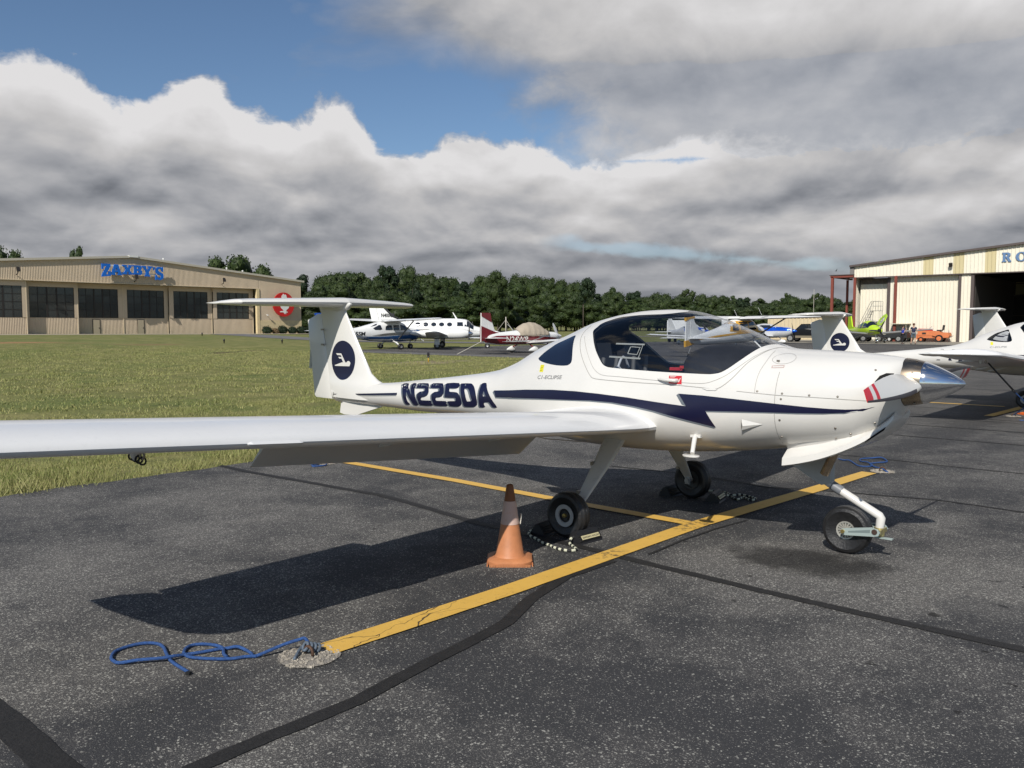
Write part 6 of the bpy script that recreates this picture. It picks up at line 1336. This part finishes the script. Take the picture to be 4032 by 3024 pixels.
# lime single with the door up
g=thing('low_wing_airplane','lime green low wing airplane with its door raised, in front of the cream hangar','airplane',(-21.9,74.4,.02),R(-50))
L=Loft(np.array([(-4.9,1.28,.98,.06,1.1,2,2),(-3.4,1.36,.88,.24,1.08,2,2),(-1.9,1.62,.78,.46,1.1,2,2.2),(-1.0,1.95,.74,.58,1.1,2.,2.4),(0,2.08,.72,.62,1.12,2,2.4),(.7,1.98,.72,.62,1.15,2,2.4),(1.15,1.66,.76,.60,1.2,2.,2.3),(1.5,1.54,.80,.56,1.2,2.2,2.2),(2.0,1.44,.88,.44,1.18,2.2,2.2),(2.25,1.34,1.0,.28,1.18,2,2)]))
body(L,'fuselage',LIME,g)
dcl(L,'silver_belly',[(-4.6,1.12),(-2.,.98),(0,.90),(1.2,.92),(2.,1.0),(1.9,.92),(1.2,.80),(0,.745),(-2,.80),(-4.6,1.02)],STEEL,g)
for a in ([(-1.65,1.42),(-1.25,1.75),(-1.0,1.78),(-1.0,1.38)],[(-.85,1.36),(-.85,1.84),(-.25,1.90),(-.2,1.36)],[(-.08,1.36),(-.08,1.90),(.55,1.80),(.95,1.42)]): dcl(L,'cabin_window',a,DGLASS,g,.014)
vs=[L.pt(x,p,.015) for x in (.62,.8,1.0,1.14) for p in np.linspace(-1.15,1.15,9)]; ob('windshield',vs,[(i*9+j,(i+1)*9+j,(i+1)*9+j+1,i*9+j+1) for i in range(3) for j in range(8)],DGLASS,g,True)
flatfin(g,'fin',[(-3.1,1.36),(-3.9,1.52),(-4.35,2.62),(-4.62,2.62),(-4.45,1.2)],.10,LIME); flatfin(g,'rudder',[(-4.47,1.05),(-4.64,2.62),(-4.95,2.60),(-5.05,1.05)],.08,LIME)
for s in (-1,1):
    aero('stabilizer',[(s*.1,-3.9,1.14,.95,.09,0),(s*1.95,-4.15,1.16,.65,.08,0)],STEEL,g,0,1,8)
    aero('wing',[(s*.35,.95,.84,1.6,.14,2),(s*5.5,.60,1.24,1.05,.12,1),(s*5.85,.3,1.30,.7,.06,1)],STEEL,g,0,1,10)
    simple_wheel(g,(-.25,s*1.6,.22),.21,.14,.85,CHROME); MB().tube([(-.1,s*.6,.75),(-.25,s*1.6,.35)],.04,8).build('gear_leg',STEEL,g)
simple_wheel(g,(1.75,0,.20),.19,.13,.8,CHROME); MB().tube([(1.5,0,.8),(1.75,0,.3)],.04,8).build('nose_strut',WP,g); prop(g,2.32,1.18,.95,3,-58,spr=.16,spm=PROP)
dr=MB(); O=[(-.55,.0),(-.45,.62),(-.1,1.08),(.35,1.22),(.75,1.0),(.85,.5),(.6,0)]; Hh=[(-.25,.28),(-.15,.62),(.08,.86),(.38,.90),(.58,.70),(.60,.42),(.42,.22)]
extrude_glyph(dr,O,[Hh],((0,0),(1,1)),-.03,.03,Matrix.Translation((.35,.72,1.62))@Matrix.Rotation(R(-28),4,'X')@MX); dd=dr.build('raised_door',LIME,g)
pn=MB(); extrude_glyph(pn,Hh,[],((0,0),(1,1)),-.008,.008,Matrix.Translation((.35,.72,1.62))@Matrix.Rotation(R(-28),4,'X')@MX); pn.build('door_window',CLEAR,dd)
# ---------------------------------------------------------------- vehicles and people by the cream hangar
def car_wheel(root,c,r,w,rim_m=STEEL,rr=.6):
    t=MB().lathe([(r*rr,-w/2),(r*.92,-w/2),(r,-w*.32),(r,w*.32),(r*.92,w/2),(r*rr,w/2)],26,'Y').build('wheel',TYRE,root,True,c,35)
    mb=MB().lathe([(.001,-w*.38),(r*rr*.5,-w*.42),(r*rr*.95,-w*.38),(r*rr*1.01,-w*.5)],20,'Y').lathe([(r*rr*1.01,w*.5),(r*rr*.95,w*.38),(r*rr*.5,w*.42),(.001,w*.38)],20,'Y')
    for k in range(5):
        a=2*math.pi*k/5
        for s in (-1,1): mb.cbox((math.cos(a)*r*rr*.5,s*w*.44,math.sin(a)*r*rr*.5),(r*rr*.8,.02,r*.12),0,0,-a)
    mb.build('rim',rim_m,t,True,None,35); return t
ORG=mat('faded orange enamel',(.64,.20,.075),.5,vary=.12,vscale=3)
t=thing('tow_tractor','orange airport tow tractor with an open black seat in front of the cream hangar','tractor',(-18.55,83.4,.012))
MB().box(-1.40,.10,-.42,.42,.62,1.10).build('engine_hood',ORG,t); MB().cbox((-.75,0,1.20),(1.25,.62,.22)).build('red_tank',RED,t)
MB().box(-1.50,-1.38,-.5,.5,.22,.75).build('front_bumper',ORG,t); MB().box(-1.38,1.35,-.38,.38,.38,.62).build('frame',ORG,t)
MB().prism([(.0,.62),(.0,.78),(.15,1.05),(.55,1.08),(.72,.95),(1.40,.92),(1.50,.62),(1.45,.45),(1.0,.42)],-.55,.55,MX).build('rear_body',ORG,t)
MB().box(.30,.75,-.28,.28,1.08,1.20).cbox((.86,0,1.42),(.10,.50,.50),0,0,R(8)).build('seat',BLK,t)
MB().tube([(.0,0,1.1),(-.28,0,1.42)],.03,8).tube([(-.30+.05*math.sin(a)*0+.18*math.cos(a)*.5,.18*math.sin(a),1.44+.09*math.cos(a)) for a in np.linspace(0,6.28,14)[:-1]],.015,6,closed=True).build('steering_wheel',STEEL,t)
for s in (-1,1):
    car_wheel(t,(-1.05,s*.48,.24),.24,.20,ORG,.55); car_wheel(t,(.62,s*.56,.36),.36,.26,ORG,.62)
    MB().box(-.98,-.62,s*.425-.004,s*.425+.004,.75,.93).build('hood_vent',DKT,t)
MB().tube([(1.45,0,.5),(1.75,0,.62)],.03,6).build('hitch',STEEL,t); MB().tube([(1.3,.2,.9),(1.3,.2,1.15)],.03,6).build('lever',STEEL,t)
t=thing('golf_cart','dark green golf cart with a cream roof behind the woman in blue','golf cart',(-21.9,84.6,.012))
GRN=mat('dark green body',(.010,.035,.022),.4); CRR=mat('cream roof',(.62,.58,.45),.5)
MB().cbox((.0,-.6,1.80),(1.75,1.2,.07)).build('roof',CRR,t)
for x in (-.72,.68):
    for y in (-1.1,-.1): MB().tube([(x*(1.1),y,.85),(x,y,1.78)],.018,6).build('roof_post',CRR,t)
MB().prism([(-1.25,.35),(-1.22,.80),(-.95,.98),(-.72,.92),(-.60,.42),(.05,.42),(.12,.75),(1.15,.80),(1.25,.62),(1.22,.30)],.05,1.12,MX).build('body',GRN,t)
MB().cbox((.40,-.6,.88),(.50,1.0,.16)).cbox((.66,-.6,1.12),(.12,1.0,.42)).build('seat',BLK,t); MB().tube([(-.75,-.35,.95),(-.45,-.35,1.12)],.015,6).lathe([(.12,0),(.14,.01),(.12,.02)],12,'X',(-.45,-.35,1.12)).build('steering_wheel',BLK,t)
for x in (-.85,.70):
    for y in (-1.1,-.12): car_wheel(t,(x,y,.23),.23,.16,mat('white hubcap',(.6,.6,.58),.4),.6)
# low dark flatbed truck behind the lime airplane
t=thing('flatbed_truck','low dark flatbed truck behind the lime green airplane','truck',(-23.6,81.2,.012))
MB().box(-1.2,1.5,-.8,.8,.45,.72).build('bed',GRN if 0 else mat('dark truck body',(.02,.022,.024),.5),t); MB().prism([(-2.4,.35),(-2.4,.80),(-2.0,1.0),(-1.85,1.45),(-1.25,1.45),(-1.2,.35)],-.8,.8,MX).build('cab',mat('dark truck body',(.02,.022,.024),.5),t)
MB().box(1.5,3.4,-.8,.8,.40,.95).build('rear_body',mat('dark truck body',(.02,.022,.024),.5),t); MB().box(-2.0,-1.35,-.82,-.805,1.02,1.38).build('side_window',DGLASS,t)
for x in (-1.9,-.75,.75,2.6):
    for y in (-.72,.72): car_wheel(t,(x,y,.33),.33,.22)
# rolling stairs
t=thing('rolling_stairs','grey rolling maintenance stairs with a railed platform behind the lime airplane','stairs',(-24.6,82.6,.012))
SG=mat('grey steel tube',(.24,.235,.22),.5,.4); fr=MB()
for y in (-.35,.35):
    fr.tube([(-1.05,y,.15),(.30,y,3.12),(1.25,y,3.12)],.025,6)
    rl=MB().tube([(-1.15,y,1.0),(.30,y,4.05),(.42,y,4.10),(1.28,y,4.08),(1.28,y,3.12)],.022,6)
    for u in (.2,.5,.8): rl.tube([(-1.05+1.35*u,y,.15+2.97*u),(-1.15+1.45*u,y,1.0+3.05*u)],.016,5)
    rl.tube([(.30,y,3.12),(.36,y,4.08)],.018,5); rl.tube([(.80,y,3.12),(.80,y,4.09)],.018,5); rl.tube([(.35,y,3.6),(1.28,y,3.6)],.014,5); rl.build('handrail',SG,t)
    fr.tube([(.35,y,3.1),(.20,y,.12)],.022,6); fr.tube([(1.22,y,3.1),(1.35,y,.12)],.022,6); fr.tube([(.22,y,1.0),(1.30,y,1.9)],.018,5); fr.tube([(.25,y,2.3),(1.3,y,1.3)],.018,5); fr.tube([(-1.0,y,.15),(1.35,y,.15)],.025,6)
fr.build('frame',SG,t)
for k in range(11): u=(k+.6)/11; MB().cbox((-1.05+1.35*u,0,.15+2.97*u),(.26,.68,.035)).build('tread',SG,t)
MB().box(.28,1.28,-.36,.36,3.10,3.14).build('platform',SG,t)
for x in (-.9,1.3):
    for y in (-.4,.4): car_wheel(t,(x,y,.10),.10,.06)
MB().cbox((.3,.2,1.75),(.9,.5,.45)).build('control_box',DARK,t)
# pick-up, van, containers
t=thing('pickup_truck','black pickup truck with tan lower trim in front of the ribbed cream container','pickup truck',(-27.9,75.6,.012))
BP=mat('black truck enamel',(.008,.008,.010),.2,coat=.5); TN=mat('tan two tone trim',(.20,.17,.12),.4,coat=.3)
MB().prism([(-2.55,.62),(-2.58,.98),(-2.35,1.14),(-1.15,1.22),(-.55,1.78),(.85,1.80),(1.0,1.22),(2.75,1.20),(2.78,.62)],-.92,.92,MX).build('body',BP,t)
MB().box(-2.60,2.80,-.93,.93,.40,.625).build('lower_trim',TN,t)
for y in (-.935,): 
    MB().prism([(-1.02,1.26),(-.50,1.70),(.05,1.70),(.05,1.26)],.935,.94,MX).build('side_window',DGLASS,t); MB().prism([(.12,1.26),(.12,1.70),(.78,1.70),(.85,1.26)],.935,.94,MX).build('side_window',DGLASS,t)
MB().add([(-1.17,-.8,1.24),(-1.17,.8,1.24),(-.58,.75,1.76),(-.58,-.75,1.76)],[(0,1,2,3)]).build('windshield',DGLASS,t); MB().box(-2.62,-2.54,-.85,.85,.48,.72).build('bumper',STEEL,t); MB().box(-2.60,-2.55,-.86,-.60,.80,.98).build('headlight',WP,t)
for x in (-1.65,1.85):
    for y in (-.84,.84): car_wheel(t,(x,y,.38),.38,.26,STEEL,.62)
CY=mat('cream container steel',(.60,.50,.33),.6,vary=.06,vscale=.5)
def container(label,loc,rz,w,d_,h):
    t=thing('shipping_container',label,'container',loc,rz,'cream containers behind the parked airplanes')
    for nm,f in (('front_panel',lambda u,d,z:(u,-d,z)),('rear_panel',lambda u,d,z:(u,d_+d,z))): ribwall(nm,CY,t,0,w,.1,h-.1,.45,.06,f,.5)
    for nm,x_ in (('end_panel',0),('end_panel',w)): ribwall(nm,CY,t,0,d_,.1,h-.1,.45,.04,lambda u,d,z,x_=x_:(x_+(d if x_ else -d),u,z),.5)
    MB().box(-.05,w+.05,-.07,d_+.07,h-.12,h).build('roof',CY,t); MB().box(-.05,w+.05,-.07,-.0,0,.12).build('sill_rail',CY,t); return t
container('long ribbed cream container behind the black pickup truck',(-37.6,87.5,0),0,7.6,2.4,2.6)
t=container('cream container end with locking bars just left of the cream hangar',(-30.2,90.,0),0,2.1,2.4,3.0)
for x in (.5,.9,1.25,1.6): MB().tube([(x,-.1,.2),(x,-.1,2.8)],.02,6).build('locking_bar',SG,t)
for z in (.9,1.5,2.1): MB().box(.4,1.7,-.09,-.08,z,z+.04).build('door_hinge',SG,t)
t=thing('delivery_van','white van with a gridded grille seen through the bubble canopy','van',(-38.0,68.,0),R(-70))
MB().prism([(-2.4,.55),(-2.4,1.25),(-1.9,1.45),(-1.35,2.1),(2.6,2.15),(2.6,.45),(-2.2,.40)],-.98,.98,MX).build('body',WP,t)
MB().add([(-1.93,-.85,1.46),(-1.93,.85,1.46),(-1.40,.8,2.06),(-1.40,-.8,2.06)],[(0,1,2,3)]).build('windshield',DGLASS,t)
MB().box(-2.5,-2.38,-.95,.95,.35,.62).build('bumper',mat('grey bumper',(.2,.2,.21),.5),t)
for k in range(4): MB().box(-2.43,-2.395,-.6,.6,.80+.1*k,.84+.1*k).build('grille_bar',STEEL,t)
for s in (-1,1): MB().box(-2.43,-2.39,s*.78-.14,s*.78+.14,.85,1.1).build('headlight',CLEAR if 0 else STEEL,t)
for x in (-1.6,1.7):
    for y in (-.9,.9): car_wheel(t,(x,y,.36),.36,.24)
# people
SKIN=mat('skin',(.45,.26,.18),.55)
def skinmesh(name,V,E,Rr,m,parent,root=0,sub=2):
    me=bpy.data.meshes.new(name); bm=bmesh.new(); L=bm.verts.layers.skin.verify()
    vs=[bm.verts.new(v) for v in V]
    for i,v in enumerate(vs): r=Rr[i]; v[L].radius=(r,r) if not isinstance(r,tuple) else r; v[L].use_root=(i==root)
    for a,b in E: bm.edges.new((vs[a],vs[b]))
    bm.to_mesh(me); bm.free(); me.materials.append(m); o=bpy.data.objects.new(name,me); link(o,parent)
    o.modifiers.new('skin','SKIN').use_smooth_shade=True; s=o.modifiers.new('sub','SUBSURF'); s.levels=sub; s.render_levels=sub
    return o
def person(label,loc,rz,h,pose,shirt,pants,hair,shoes,shorts=False,female=False,k=1.):
    t=thing('person',label,'person',loc,rz); s=h/1.78; sw=.175*(.9 if female else 1)
    P={'pel':(0,0,.95),'wa':(0,0,1.08),'ch':(0,0,1.28),'nk':(0,.0,1.47),'hb':(.0,.01,1.55),'ht':(0,.02,1.69)}
    P.update(pose)
    names=['pel','wa','ch','nk','hb','ht','shL','elL','wrL','haL','shR','elR','wrR','haR','hiL','knL','anL','toL','hiR','knR','anR','toR']
    V=[tuple(c*s for c in P[n]) for n in names]; ix={n:i for i,n in enumerate(names)}
    E=[('pel','wa'),('wa','ch'),('ch','nk'),('nk','hb'),('hb','ht'),('ch','shL'),('shL','elL'),('elL','wrL'),('wrL','haL'),('ch','shR'),('shR','elR'),('elR','wrR'),('wrR','haR'),('pel','hiL'),('hiL','knL'),('knL','anL'),('anL','toL'),('pel','hiR'),('hiR','knR'),('knR','anR'),('anR','toR')]
    rad=dict(pel=(.13,.10),wa=(.12,.09),ch=(.15,.11),nk=.052,hb=.075,ht=.085,hiL=.085,hiR=.085,knL=.055,knR=.055,anL=.038,anR=.038,toL=.035,toR=.035,shL=.052,shR=.052,elL=.038,elR=.038,wrL=.026,wrR=.026,haL=.03,haR=.03)
    sc=lambda r,f=1.:(tuple(c*s*f for c in r) if isinstance(r,tuple) else r*s*f)
    skinmesh('body',V,[(ix[a],ix[b]) for a,b in E],[sc(rad[n]) for n in names],SKIN,t)
    def piece(nm,ns,es,m,f,cut={}):
        V2=[];r2=[]
        for n in ns: V2.append(tuple(c*s for c in cut.get(n,P[n]))); r2.append(sc(rad[n],f))
        j={n:i for i,n in enumerate(ns)}; skinmesh(nm,V2,[(j[a],j[b]) for a,b in es],r2,m,t)
    mid=lambda a,b,u:tuple(P[a][i]+(P[b][i]-P[a][i])*u for i in range(3))
    piece('shirt',['pel','wa','ch','shL','elL','shR','elR'],[('pel','wa'),('wa','ch'),('ch','shL'),('shL','elL'),('ch','shR'),('shR','elR')],shirt,1.22,{'elL':mid('shL','elL',.75),'elR':mid('shR','elR',.75),'pel':(P['pel'][0],P['pel'][1],.99)})
    c={} if not shorts else {'anL':mid('hiL','knL',.95),'anR':mid('hiR','knR',.95),'knL':mid('hiL','knL',.6),'knR':mid('hiR','knR',.6)}
    rk=dict(rad)
    if shorts: rad['anL']=rad['anR']=.075; rad['knL']=rad['knR']=.078
    piece('shorts' if shorts else 'trousers',['pel','hiL','knL','anL','hiR','knR','anR'],[('pel','hiL'),('hiL','knL'),('knL','anL'),('pel','hiR'),('hiR','knR'),('knR','anR')],pants,1.2,c)
    rad.update(rk)
    for q in ('L','R'): a,b=P['an'+q],P['to'+q]; MB().cbox(((a[0]+b[0])/2*s,(a[1]+b[1])/2*s,.035*s),(.09*s,.26*s,.07*s)).build('shoe',shoes,t)
    hd=P['ht']; MB().lathe([(.001,.115),(.06,.10),(.092,.05),(.098,0),(.085,-.05),(.06,-.08)],16,'Z',(hd[0]*s,(hd[1]-.02)*s,(hd[2]+.0)*s)).build('hair',hair,t,True)
    MB().cbox((hd[0]*s,(hd[1]+.10)*s,(hd[2]-.04)*s),(.022*s,.03*s,.04*s)).build('nose',SKIN,t)
    for q in (-1,1): MB().cbox((hd[0]*s+q*.032*s,(hd[1]+.088)*s,(hd[2]-.005)*s),(.018*s,.008*s,.010*s)).build('eye',DARK,t); MB().cbox((hd[0]*s+q*.092*s,hd[1]*s,(hd[2]-.03)*s),(.016*s,.03*s,.05*s)).build('ear',SKIN,t)
    hand=[('L',-1),('R',1)]
    for q,sg in hand:
        a=Vector(P['wr'+q])*s; b=Vector(P['ha'+q])*s; d=(b-a).normalized(); sd=d.cross(Vector((0,1,0))) if abs(d.y)<.9 else Vector((1,0,0)); sd.normalize()
        f=MB()
        for i in range(4): o_=b+sd*(i-1.5)*.018*s; f.tube([o_,o_+d*.05*s,o_+d*(.075+.008*(1-abs(i-1.5)))*s+Vector((0,.012,0))],[.009*s,.008*s,.006*s],6)
        f.tube([a+sd*.03*s,b+sd*.045*s,b+sd*.05*s+d*.03*s],[.010*s,.009*s,.007*s],6); fo=f.build('fingers',SKIN,t,True); fo['kind']='stuff'
    return t
BLS=mat('blue shirt',(.015,.05,.42),.7); NVS=mat('navy polo shirt',(.012,.016,.05),.7); BKT=mat('black trousers',(.012,.012,.014),.7); GYS=mat('grey blue shorts',(.10,.13,.16),.8); DBH=mat('dark brown hair',(.02,.012,.008),.6); RBH=mat('auburn hair',(.10,.035,.015),.6)
camdir=R(41)
person('woman in a blue shirt and black trousers standing beside the man, hand raised','', 0,1,{},None,None,None,None) if 0 else None
person('woman in a blue shirt and black trousers with a raised hand, facing the man',(-18.12,71.6,.012),R(-60),1.66,
  dict(shL=(-.165,0,1.42),elL=(-.20,.06,1.18),wrL=(-.12,.24,1.10),haL=(-.08,.29,1.13),shR=(.165,0,1.42),elR=(.20,.14,1.22),wrR=(.12,.30,1.42),haR=(.10,.31,1.50),hiL=(-.09,0,.90),knL=(-.10,.03,.50),anL=(-.10,-.01,.07),toL=(-.11,.12,.04),hiR=(.09,0,.90),knR=(.09,.02,.50),anR=(.08,-.06,.07),toR=(.10,.08,.04)),BLS,BKT,DBH,BLK,False,True)
person('man in a navy polo shirt and grey shorts standing with his back turned',(-17.15,71.3,.012),R(20),1.82,
  dict(shL=(-.19,0,1.44),elL=(-.25,-.02,1.16),wrL=(-.24,.08,.93),haL=(-.23,.11,.86),shR=(.19,0,1.44),elR=(.25,-.02,1.16),wrR=(.26,.06,.92),haR=(.26,.09,.85),hiL=(-.10,0,.92),knL=(-.14,.02,.50),anL=(-.17,-.02,.07),toL=(-.20,.12,.04),hiR=(.10,0,.92),knR=(.13,.02,.50),anR=(.15,-.02,.07),toR=(.18,.12,.04)),NVS,GYS,RBH,BLK,True)
# ---------------------------------------------------------------- bushes, lights, poles
def leaf_mat(name,a,b):
    m=bpy.data.materials.new(name); m.use_nodes=True; t=m.node_tree; s=t.nodes['Principled BSDF']; s.inputs['Roughness'].default_value=.6; s.inputs['Specular IOR Level'].default_value=.25
    oi=t.nodes.new('ShaderNodeObjectInfo'); r_=X(t,oi.outputs['Random']); co=t.nodes.new('ShaderNodeNewGeometry').outputs['Position']
    c=mixc(t,(nz(t,co,.55,3,.6)-.35)*2.2,a,b); c=mixc(t,r_*.75,c,mixc(t,(nz(t,co,.7,3,.6)-.3)*2.,tuple(x*.50 for x in a),tuple(x*.7 for x in b)))
    t.links.new(c,s.inputs['Base Color']); return m
FOL=leaf_mat('broad leaf foliage',(.018,.034,.010),(.060,.086,.020)); FOL2=leaf_mat('pine foliage',(.012,.026,.012),(.034,.052,.020)); BRK=mat('bark',(.085,.068,.052),.9,vary=.3,vscale=6)
def crown_mesh(name,seed,blobs,n,sz,m):
    g=random.Random(seed); V=[];F=[]
    tot=sum(b[3]**2 for b in blobs)
    for (x,y,z,r) in blobs:
        ico=bmesh.new(); bmesh.ops.create_icosphere(ico,subdivisions=2,radius=1.); k=len(V)
        for v in ico.verts: q=1+.22*mnoise.noise(v.co*2.2+Vector((x,y,seed))); V.append((x+v.co.x*r*.84*q,y+v.co.y*r*.84*q,z+v.co.z*r*.76*q))
        F+=[tuple(k+v.index for v in f.verts) for f in ico.faces]; ico.free()
        for _ in range(int(n*r*r/tot)):
            d=Vector((g.gauss(0,1),g.gauss(0,1),g.gauss(0,1)+.25)).normalized(); q=r*(g.uniform(.78,1.06)+.22*mnoise.noise(d*2.5+Vector((x,y,z)))); p=Vector((x,y,z))+Vector((d.x,d.y,d.z*.92))*q
            u=(d+Vector((g.gauss(0,.7),g.gauss(0,.7),g.gauss(0,.7)))).normalized(); a=u.orthogonal().normalized(); b=u.cross(a); s=sz*g.uniform(.5,1.25); th=g.uniform(0,6.28); a,b=a*math.cos(th)+b*math.sin(th),b*math.cos(th)-a*math.sin(th)
            k=len(V); V+=[tuple(p+a*s),tuple(p+b*s*.7),tuple(p-a*s*.9),tuple(p-b*s*.6)]; F.append((k,k+1,k+2,k+3))
    me=bpy.data.meshes.new(name); me.from_pydata(V,[],F); me.materials.append(m); me.update(); return me
for k,(y,w,h,brown) in enumerate(((74.85,1.05,1.28,0),(76.53,.55,.95,1),(77.97,1.0,1.35,0),(80.0,.98,1.22,0),(81.8,.95,1.25,0),(83.5,.95,1.2,0))):
    me=crown_mesh('bush',50+k,[(0,0,h*.55,h*.62),(0,w*.35,h*.5,h*.48),(0,-w*.35,h*.5,h*.48),(.2,0,h*.45,h*.5)],1500,.09,mat('dry brown shrub',(.17,.115,.055),.8,vary=.4,vscale=3) if brown else FOL2)
    zz=float(hgt(-123.,y))
    o=bpy.data.objects.new('bush',me); COL.objects.link(o); o.location=(-122.9,y,.10)
    wh=['at the door jamb','small and brown, second in the row','third in the row, under the emblem','fourth in the row','fifth in the row, at the wall corner','last in the row past the wall corner'][k]
    tag(o,'clipped bush by the tan hangar end wall, '+wh,'bush','bushes at the tan hangar')
t=thing('taxiway_light','amber taxiway light on a thin yellow stake in the grass before the taxiway','taxiway light',(-23.8,19.9,0),group='taxiway lights')
MB().tube([(0,0,-.05),(0,0,.22)],.022,8).build('stake',YELP,t,True); MB().lathe([(.001,.44),(.05,.42),(.065,.34),(.055,.26),(.07,.24),(.07,.20),(.001,.20)],12).build('lamp',mat('dark lens',(.02,.018,.02),.3),t,True,None,40)
for x,y,wh in ((-66,34.,'left of the airplane fin'),(-62,37.5,'nearest the access road'),(-92,46.,'by the hangar concrete'),(-58,40.5,'by the blue and white airplane')):
    z=float(hgt(x,y)); t2=thing('taxiway_light','small dark taxiway light in the far grass, '+wh,'taxiway light',(x,y,z),group='taxiway lights'); MB().lathe([(.001,.42),(.08,.38),(.09,.2),(.05,.18),(.05,-.05)],10).build('lamp',mat('dark lens',(.02,.018,.02),.3),t2,True)
def pole(label,x,y,h,r,wires=False):
    t=thing('utility_pole',label,'pole',(x,y,0)); MB().tube([(0,0,0),(0,0,h)],[r,r*.8],8).build('shaft',mat('pale pole',(.42,.39,.34),.8),t,True)
    if wires:
        for a in (0,2.1,4.2): MB().tube([(0,0,h*.88),(1.9*math.cos(a),1.9*math.sin(a),0)],.02,5).build('guy_wire',mat('pale pole',(.42,.39,.34),.8),t)
pole('short pale pole with guy wires beyond the maroon airplane',-58.,64.,2.6,.07,True)
pole('thin white pole above the tail of the roped trainer',-34.4,93.2,6.0,.028)
# ---------------------------------------------------------------- trees
CROWNS=[];PINES=[]
for k in range(9):
    g=random.Random(100+k); bl=[]
    for j in range(g.randint(13,20)):
        z=g.uniform(.24,.92); rr=(1-abs(z-.5)*1.15)*.42; a=g.uniform(0,6.28); q=rr*g.uniform(.35,1.)
        bl.append((q*math.cos(a),q*math.sin(a),z,g.uniform(.08,.19)))
    bl+= [(0,0,.5,.28),(0,0,.32,.26),(.05,.03,.68,.22)]
    if k in (2,6): bl=[(x*.7,y*.7,z,r*.8) for x,y,z,r in bl]+[(.06,.0,.97,.08),(-.10,.05,.92,.09)]
    CROWNS.append(crown_mesh('crown',k,bl,4200,.019,FOL))
for k in range(3):
    g=random.Random(300+k); bl=[(g.uniform(-.14,.14),g.uniform(-.14,.14),g.uniform(.62,.95),g.uniform(.07,.12)) for _ in range(11)]
    PINES.append(crown_mesh('crown',40+k,bl,1500,.022,FOL2))
tm=MB().tube([(0,0,-.01),(.004,0,.12),(0,.006,.35),(.01,0,.6)],[.020,.016,.012,.006],8)
for a in (0.3,1.9,3.4,5.): tm.tube([(0,0,.22+.03*a),(.10*math.cos(a),.10*math.sin(a),.40+.02*a),(.18*math.cos(a),.18*math.sin(a),.55)],[.008,.006,.003],5)
_t=tm.build('trunk',BRK,None,True); TRUNK=_t.data; bpy.data.objects.remove(_t)
tm=MB().tube([(0,0,-.01),(.003,0,.4),(0,.0,.85)],[.015,.012,.005],8); _t=tm.build('trunk',BRK,None,True); PTRUNK=_t.data; bpy.data.objects.remove(_t)
CX_,CY_=3.83,-6.08; fwv=(-math.sin(R(41)),math.cos(R(41))); rtv=(math.cos(R(41)),math.sin(R(41)))
def tree(x,y,z,h,w,k,label,group,pine=False):
    t=empty('pine_tree' if pine else 'broadleaf_tree',(x,y,z),random.uniform(0,6.28)); t.scale=(h*w,h*w,h); tag(t,label,'tree',group)
    c=bpy.data.objects.new('crown',(PINES if pine else CROWNS)[k%(3 if pine else 9)]); link(c,t); u=bpy.data.objects.new('trunk',PTRUNK if pine else TRUNK); link(u,t); return t
def at(th,D): 
    a=R(th); s,c=math.sin(a),math.cos(a); return CX_+D*(fwv[0]*c+rtv[0]*s),CY_+D*(fwv[1]*c+rtv[1]*s)
PROF=[(-60,2.6),(-40,2.4),(-31,2.2),(-20,2.2),(-14,3.0),(-12.3,3.45),(-10.3,3.75),(-8.9,3.85),(-7.2,3.65),(-5.5,3.6),(-4.1,3.35),(-2.9,3.3),(-1,3.45),(.6,3.15),(2.3,3.05),(4.1,2.85),(5.4,2.6),(6.7,2.4),(8.4,2.25),(10.8,2.1),(12.6,2.1),(14.3,1.95),(15.9,1.8),(17.5,1.8),(19.4,2.0),(20.8,1.75),(22.2,1.45),(30,1.5),(60,1.6)]
def prof(th):
    for (a,ea),(b,eb) in zip(PROF,PROF[1:]):
        if a<=th<=b: return ea+(eb-ea)*(th-a)/(b-a)
    return 1.8
def dist(th): return 175+max(0,(th+14))*3.1 if th>-14 else 215
g=random.Random(5); LB=['leafy green tree in the wood beyond the field','dark green tree in the wood beyond the field']
th=-46.
cnt=0
while th<46:
    D0=dist(th)
    for row,(dd,hf) in enumerate(((0,.60),(8,.76),(17,.88),(28,.96),(40,1.0))):
        t_=th+g.uniform(-.6,.6)+row*.35; D=D0+dd+g.uniform(-3,3); el=prof(t_)*hf*g.uniform(.74,1.09); h=1.65+D*math.tan(R(el))
        if -31<t_<-14.6 and row!=3: continue
        if -14.6<t_<24 or row>=2:
            x,y=at(t_,D); k=g.randrange(9)
            pine=g.random()<.10 and row>=1
            tree(x,y,-.1,h*(1.04 if not pine else 1.1),g.uniform(.72,1.35)*(10.5/max(h,8)) ,k,'tall pine among the broad trees of the wood' if pine else LB[k%2],'trees of the wood beyond the field',pine); cnt+=1
    th+=(3.7/D0)*57.3*(1.0 if -15<th<24 else 2.2)
# single trees that stand out
x,y=at(4.9,208); tree(x,y,0,13.2,.80,0,'lone tall pine rising over the wood left of the bubble canopy',None,True)
x,y=at(-1.0,200); tree(x,y,0,14.0,.75,2,'pale slender tree standing highest in the middle of the wood',None)
x,y=at(-18.9,190); tree(x,y,-2.,19.6,.82,4,'big dark oak rising behind the tan hangar roof',None)
x,y=at(-20.1,186); tree(x,y,-2.,15.6,.8,1,'smaller tree at the left shoulder of the big oak behind the tan hangar',None)
x,y=at(-16.9,188); tree(x,y,-2.,16.4,.72,3,'grey green tree right of the big oak behind the tan hangar',None)
x,y=at(-31.2,190); tree(x,y,-2.,19.0,.45,5,'tree top over the far left of the tan hangar roof',None)
x,y=at(-27.5,190); tree(x,y,-2.,19.0,.42,6,'small round tree top behind the tan hangar roof',None)
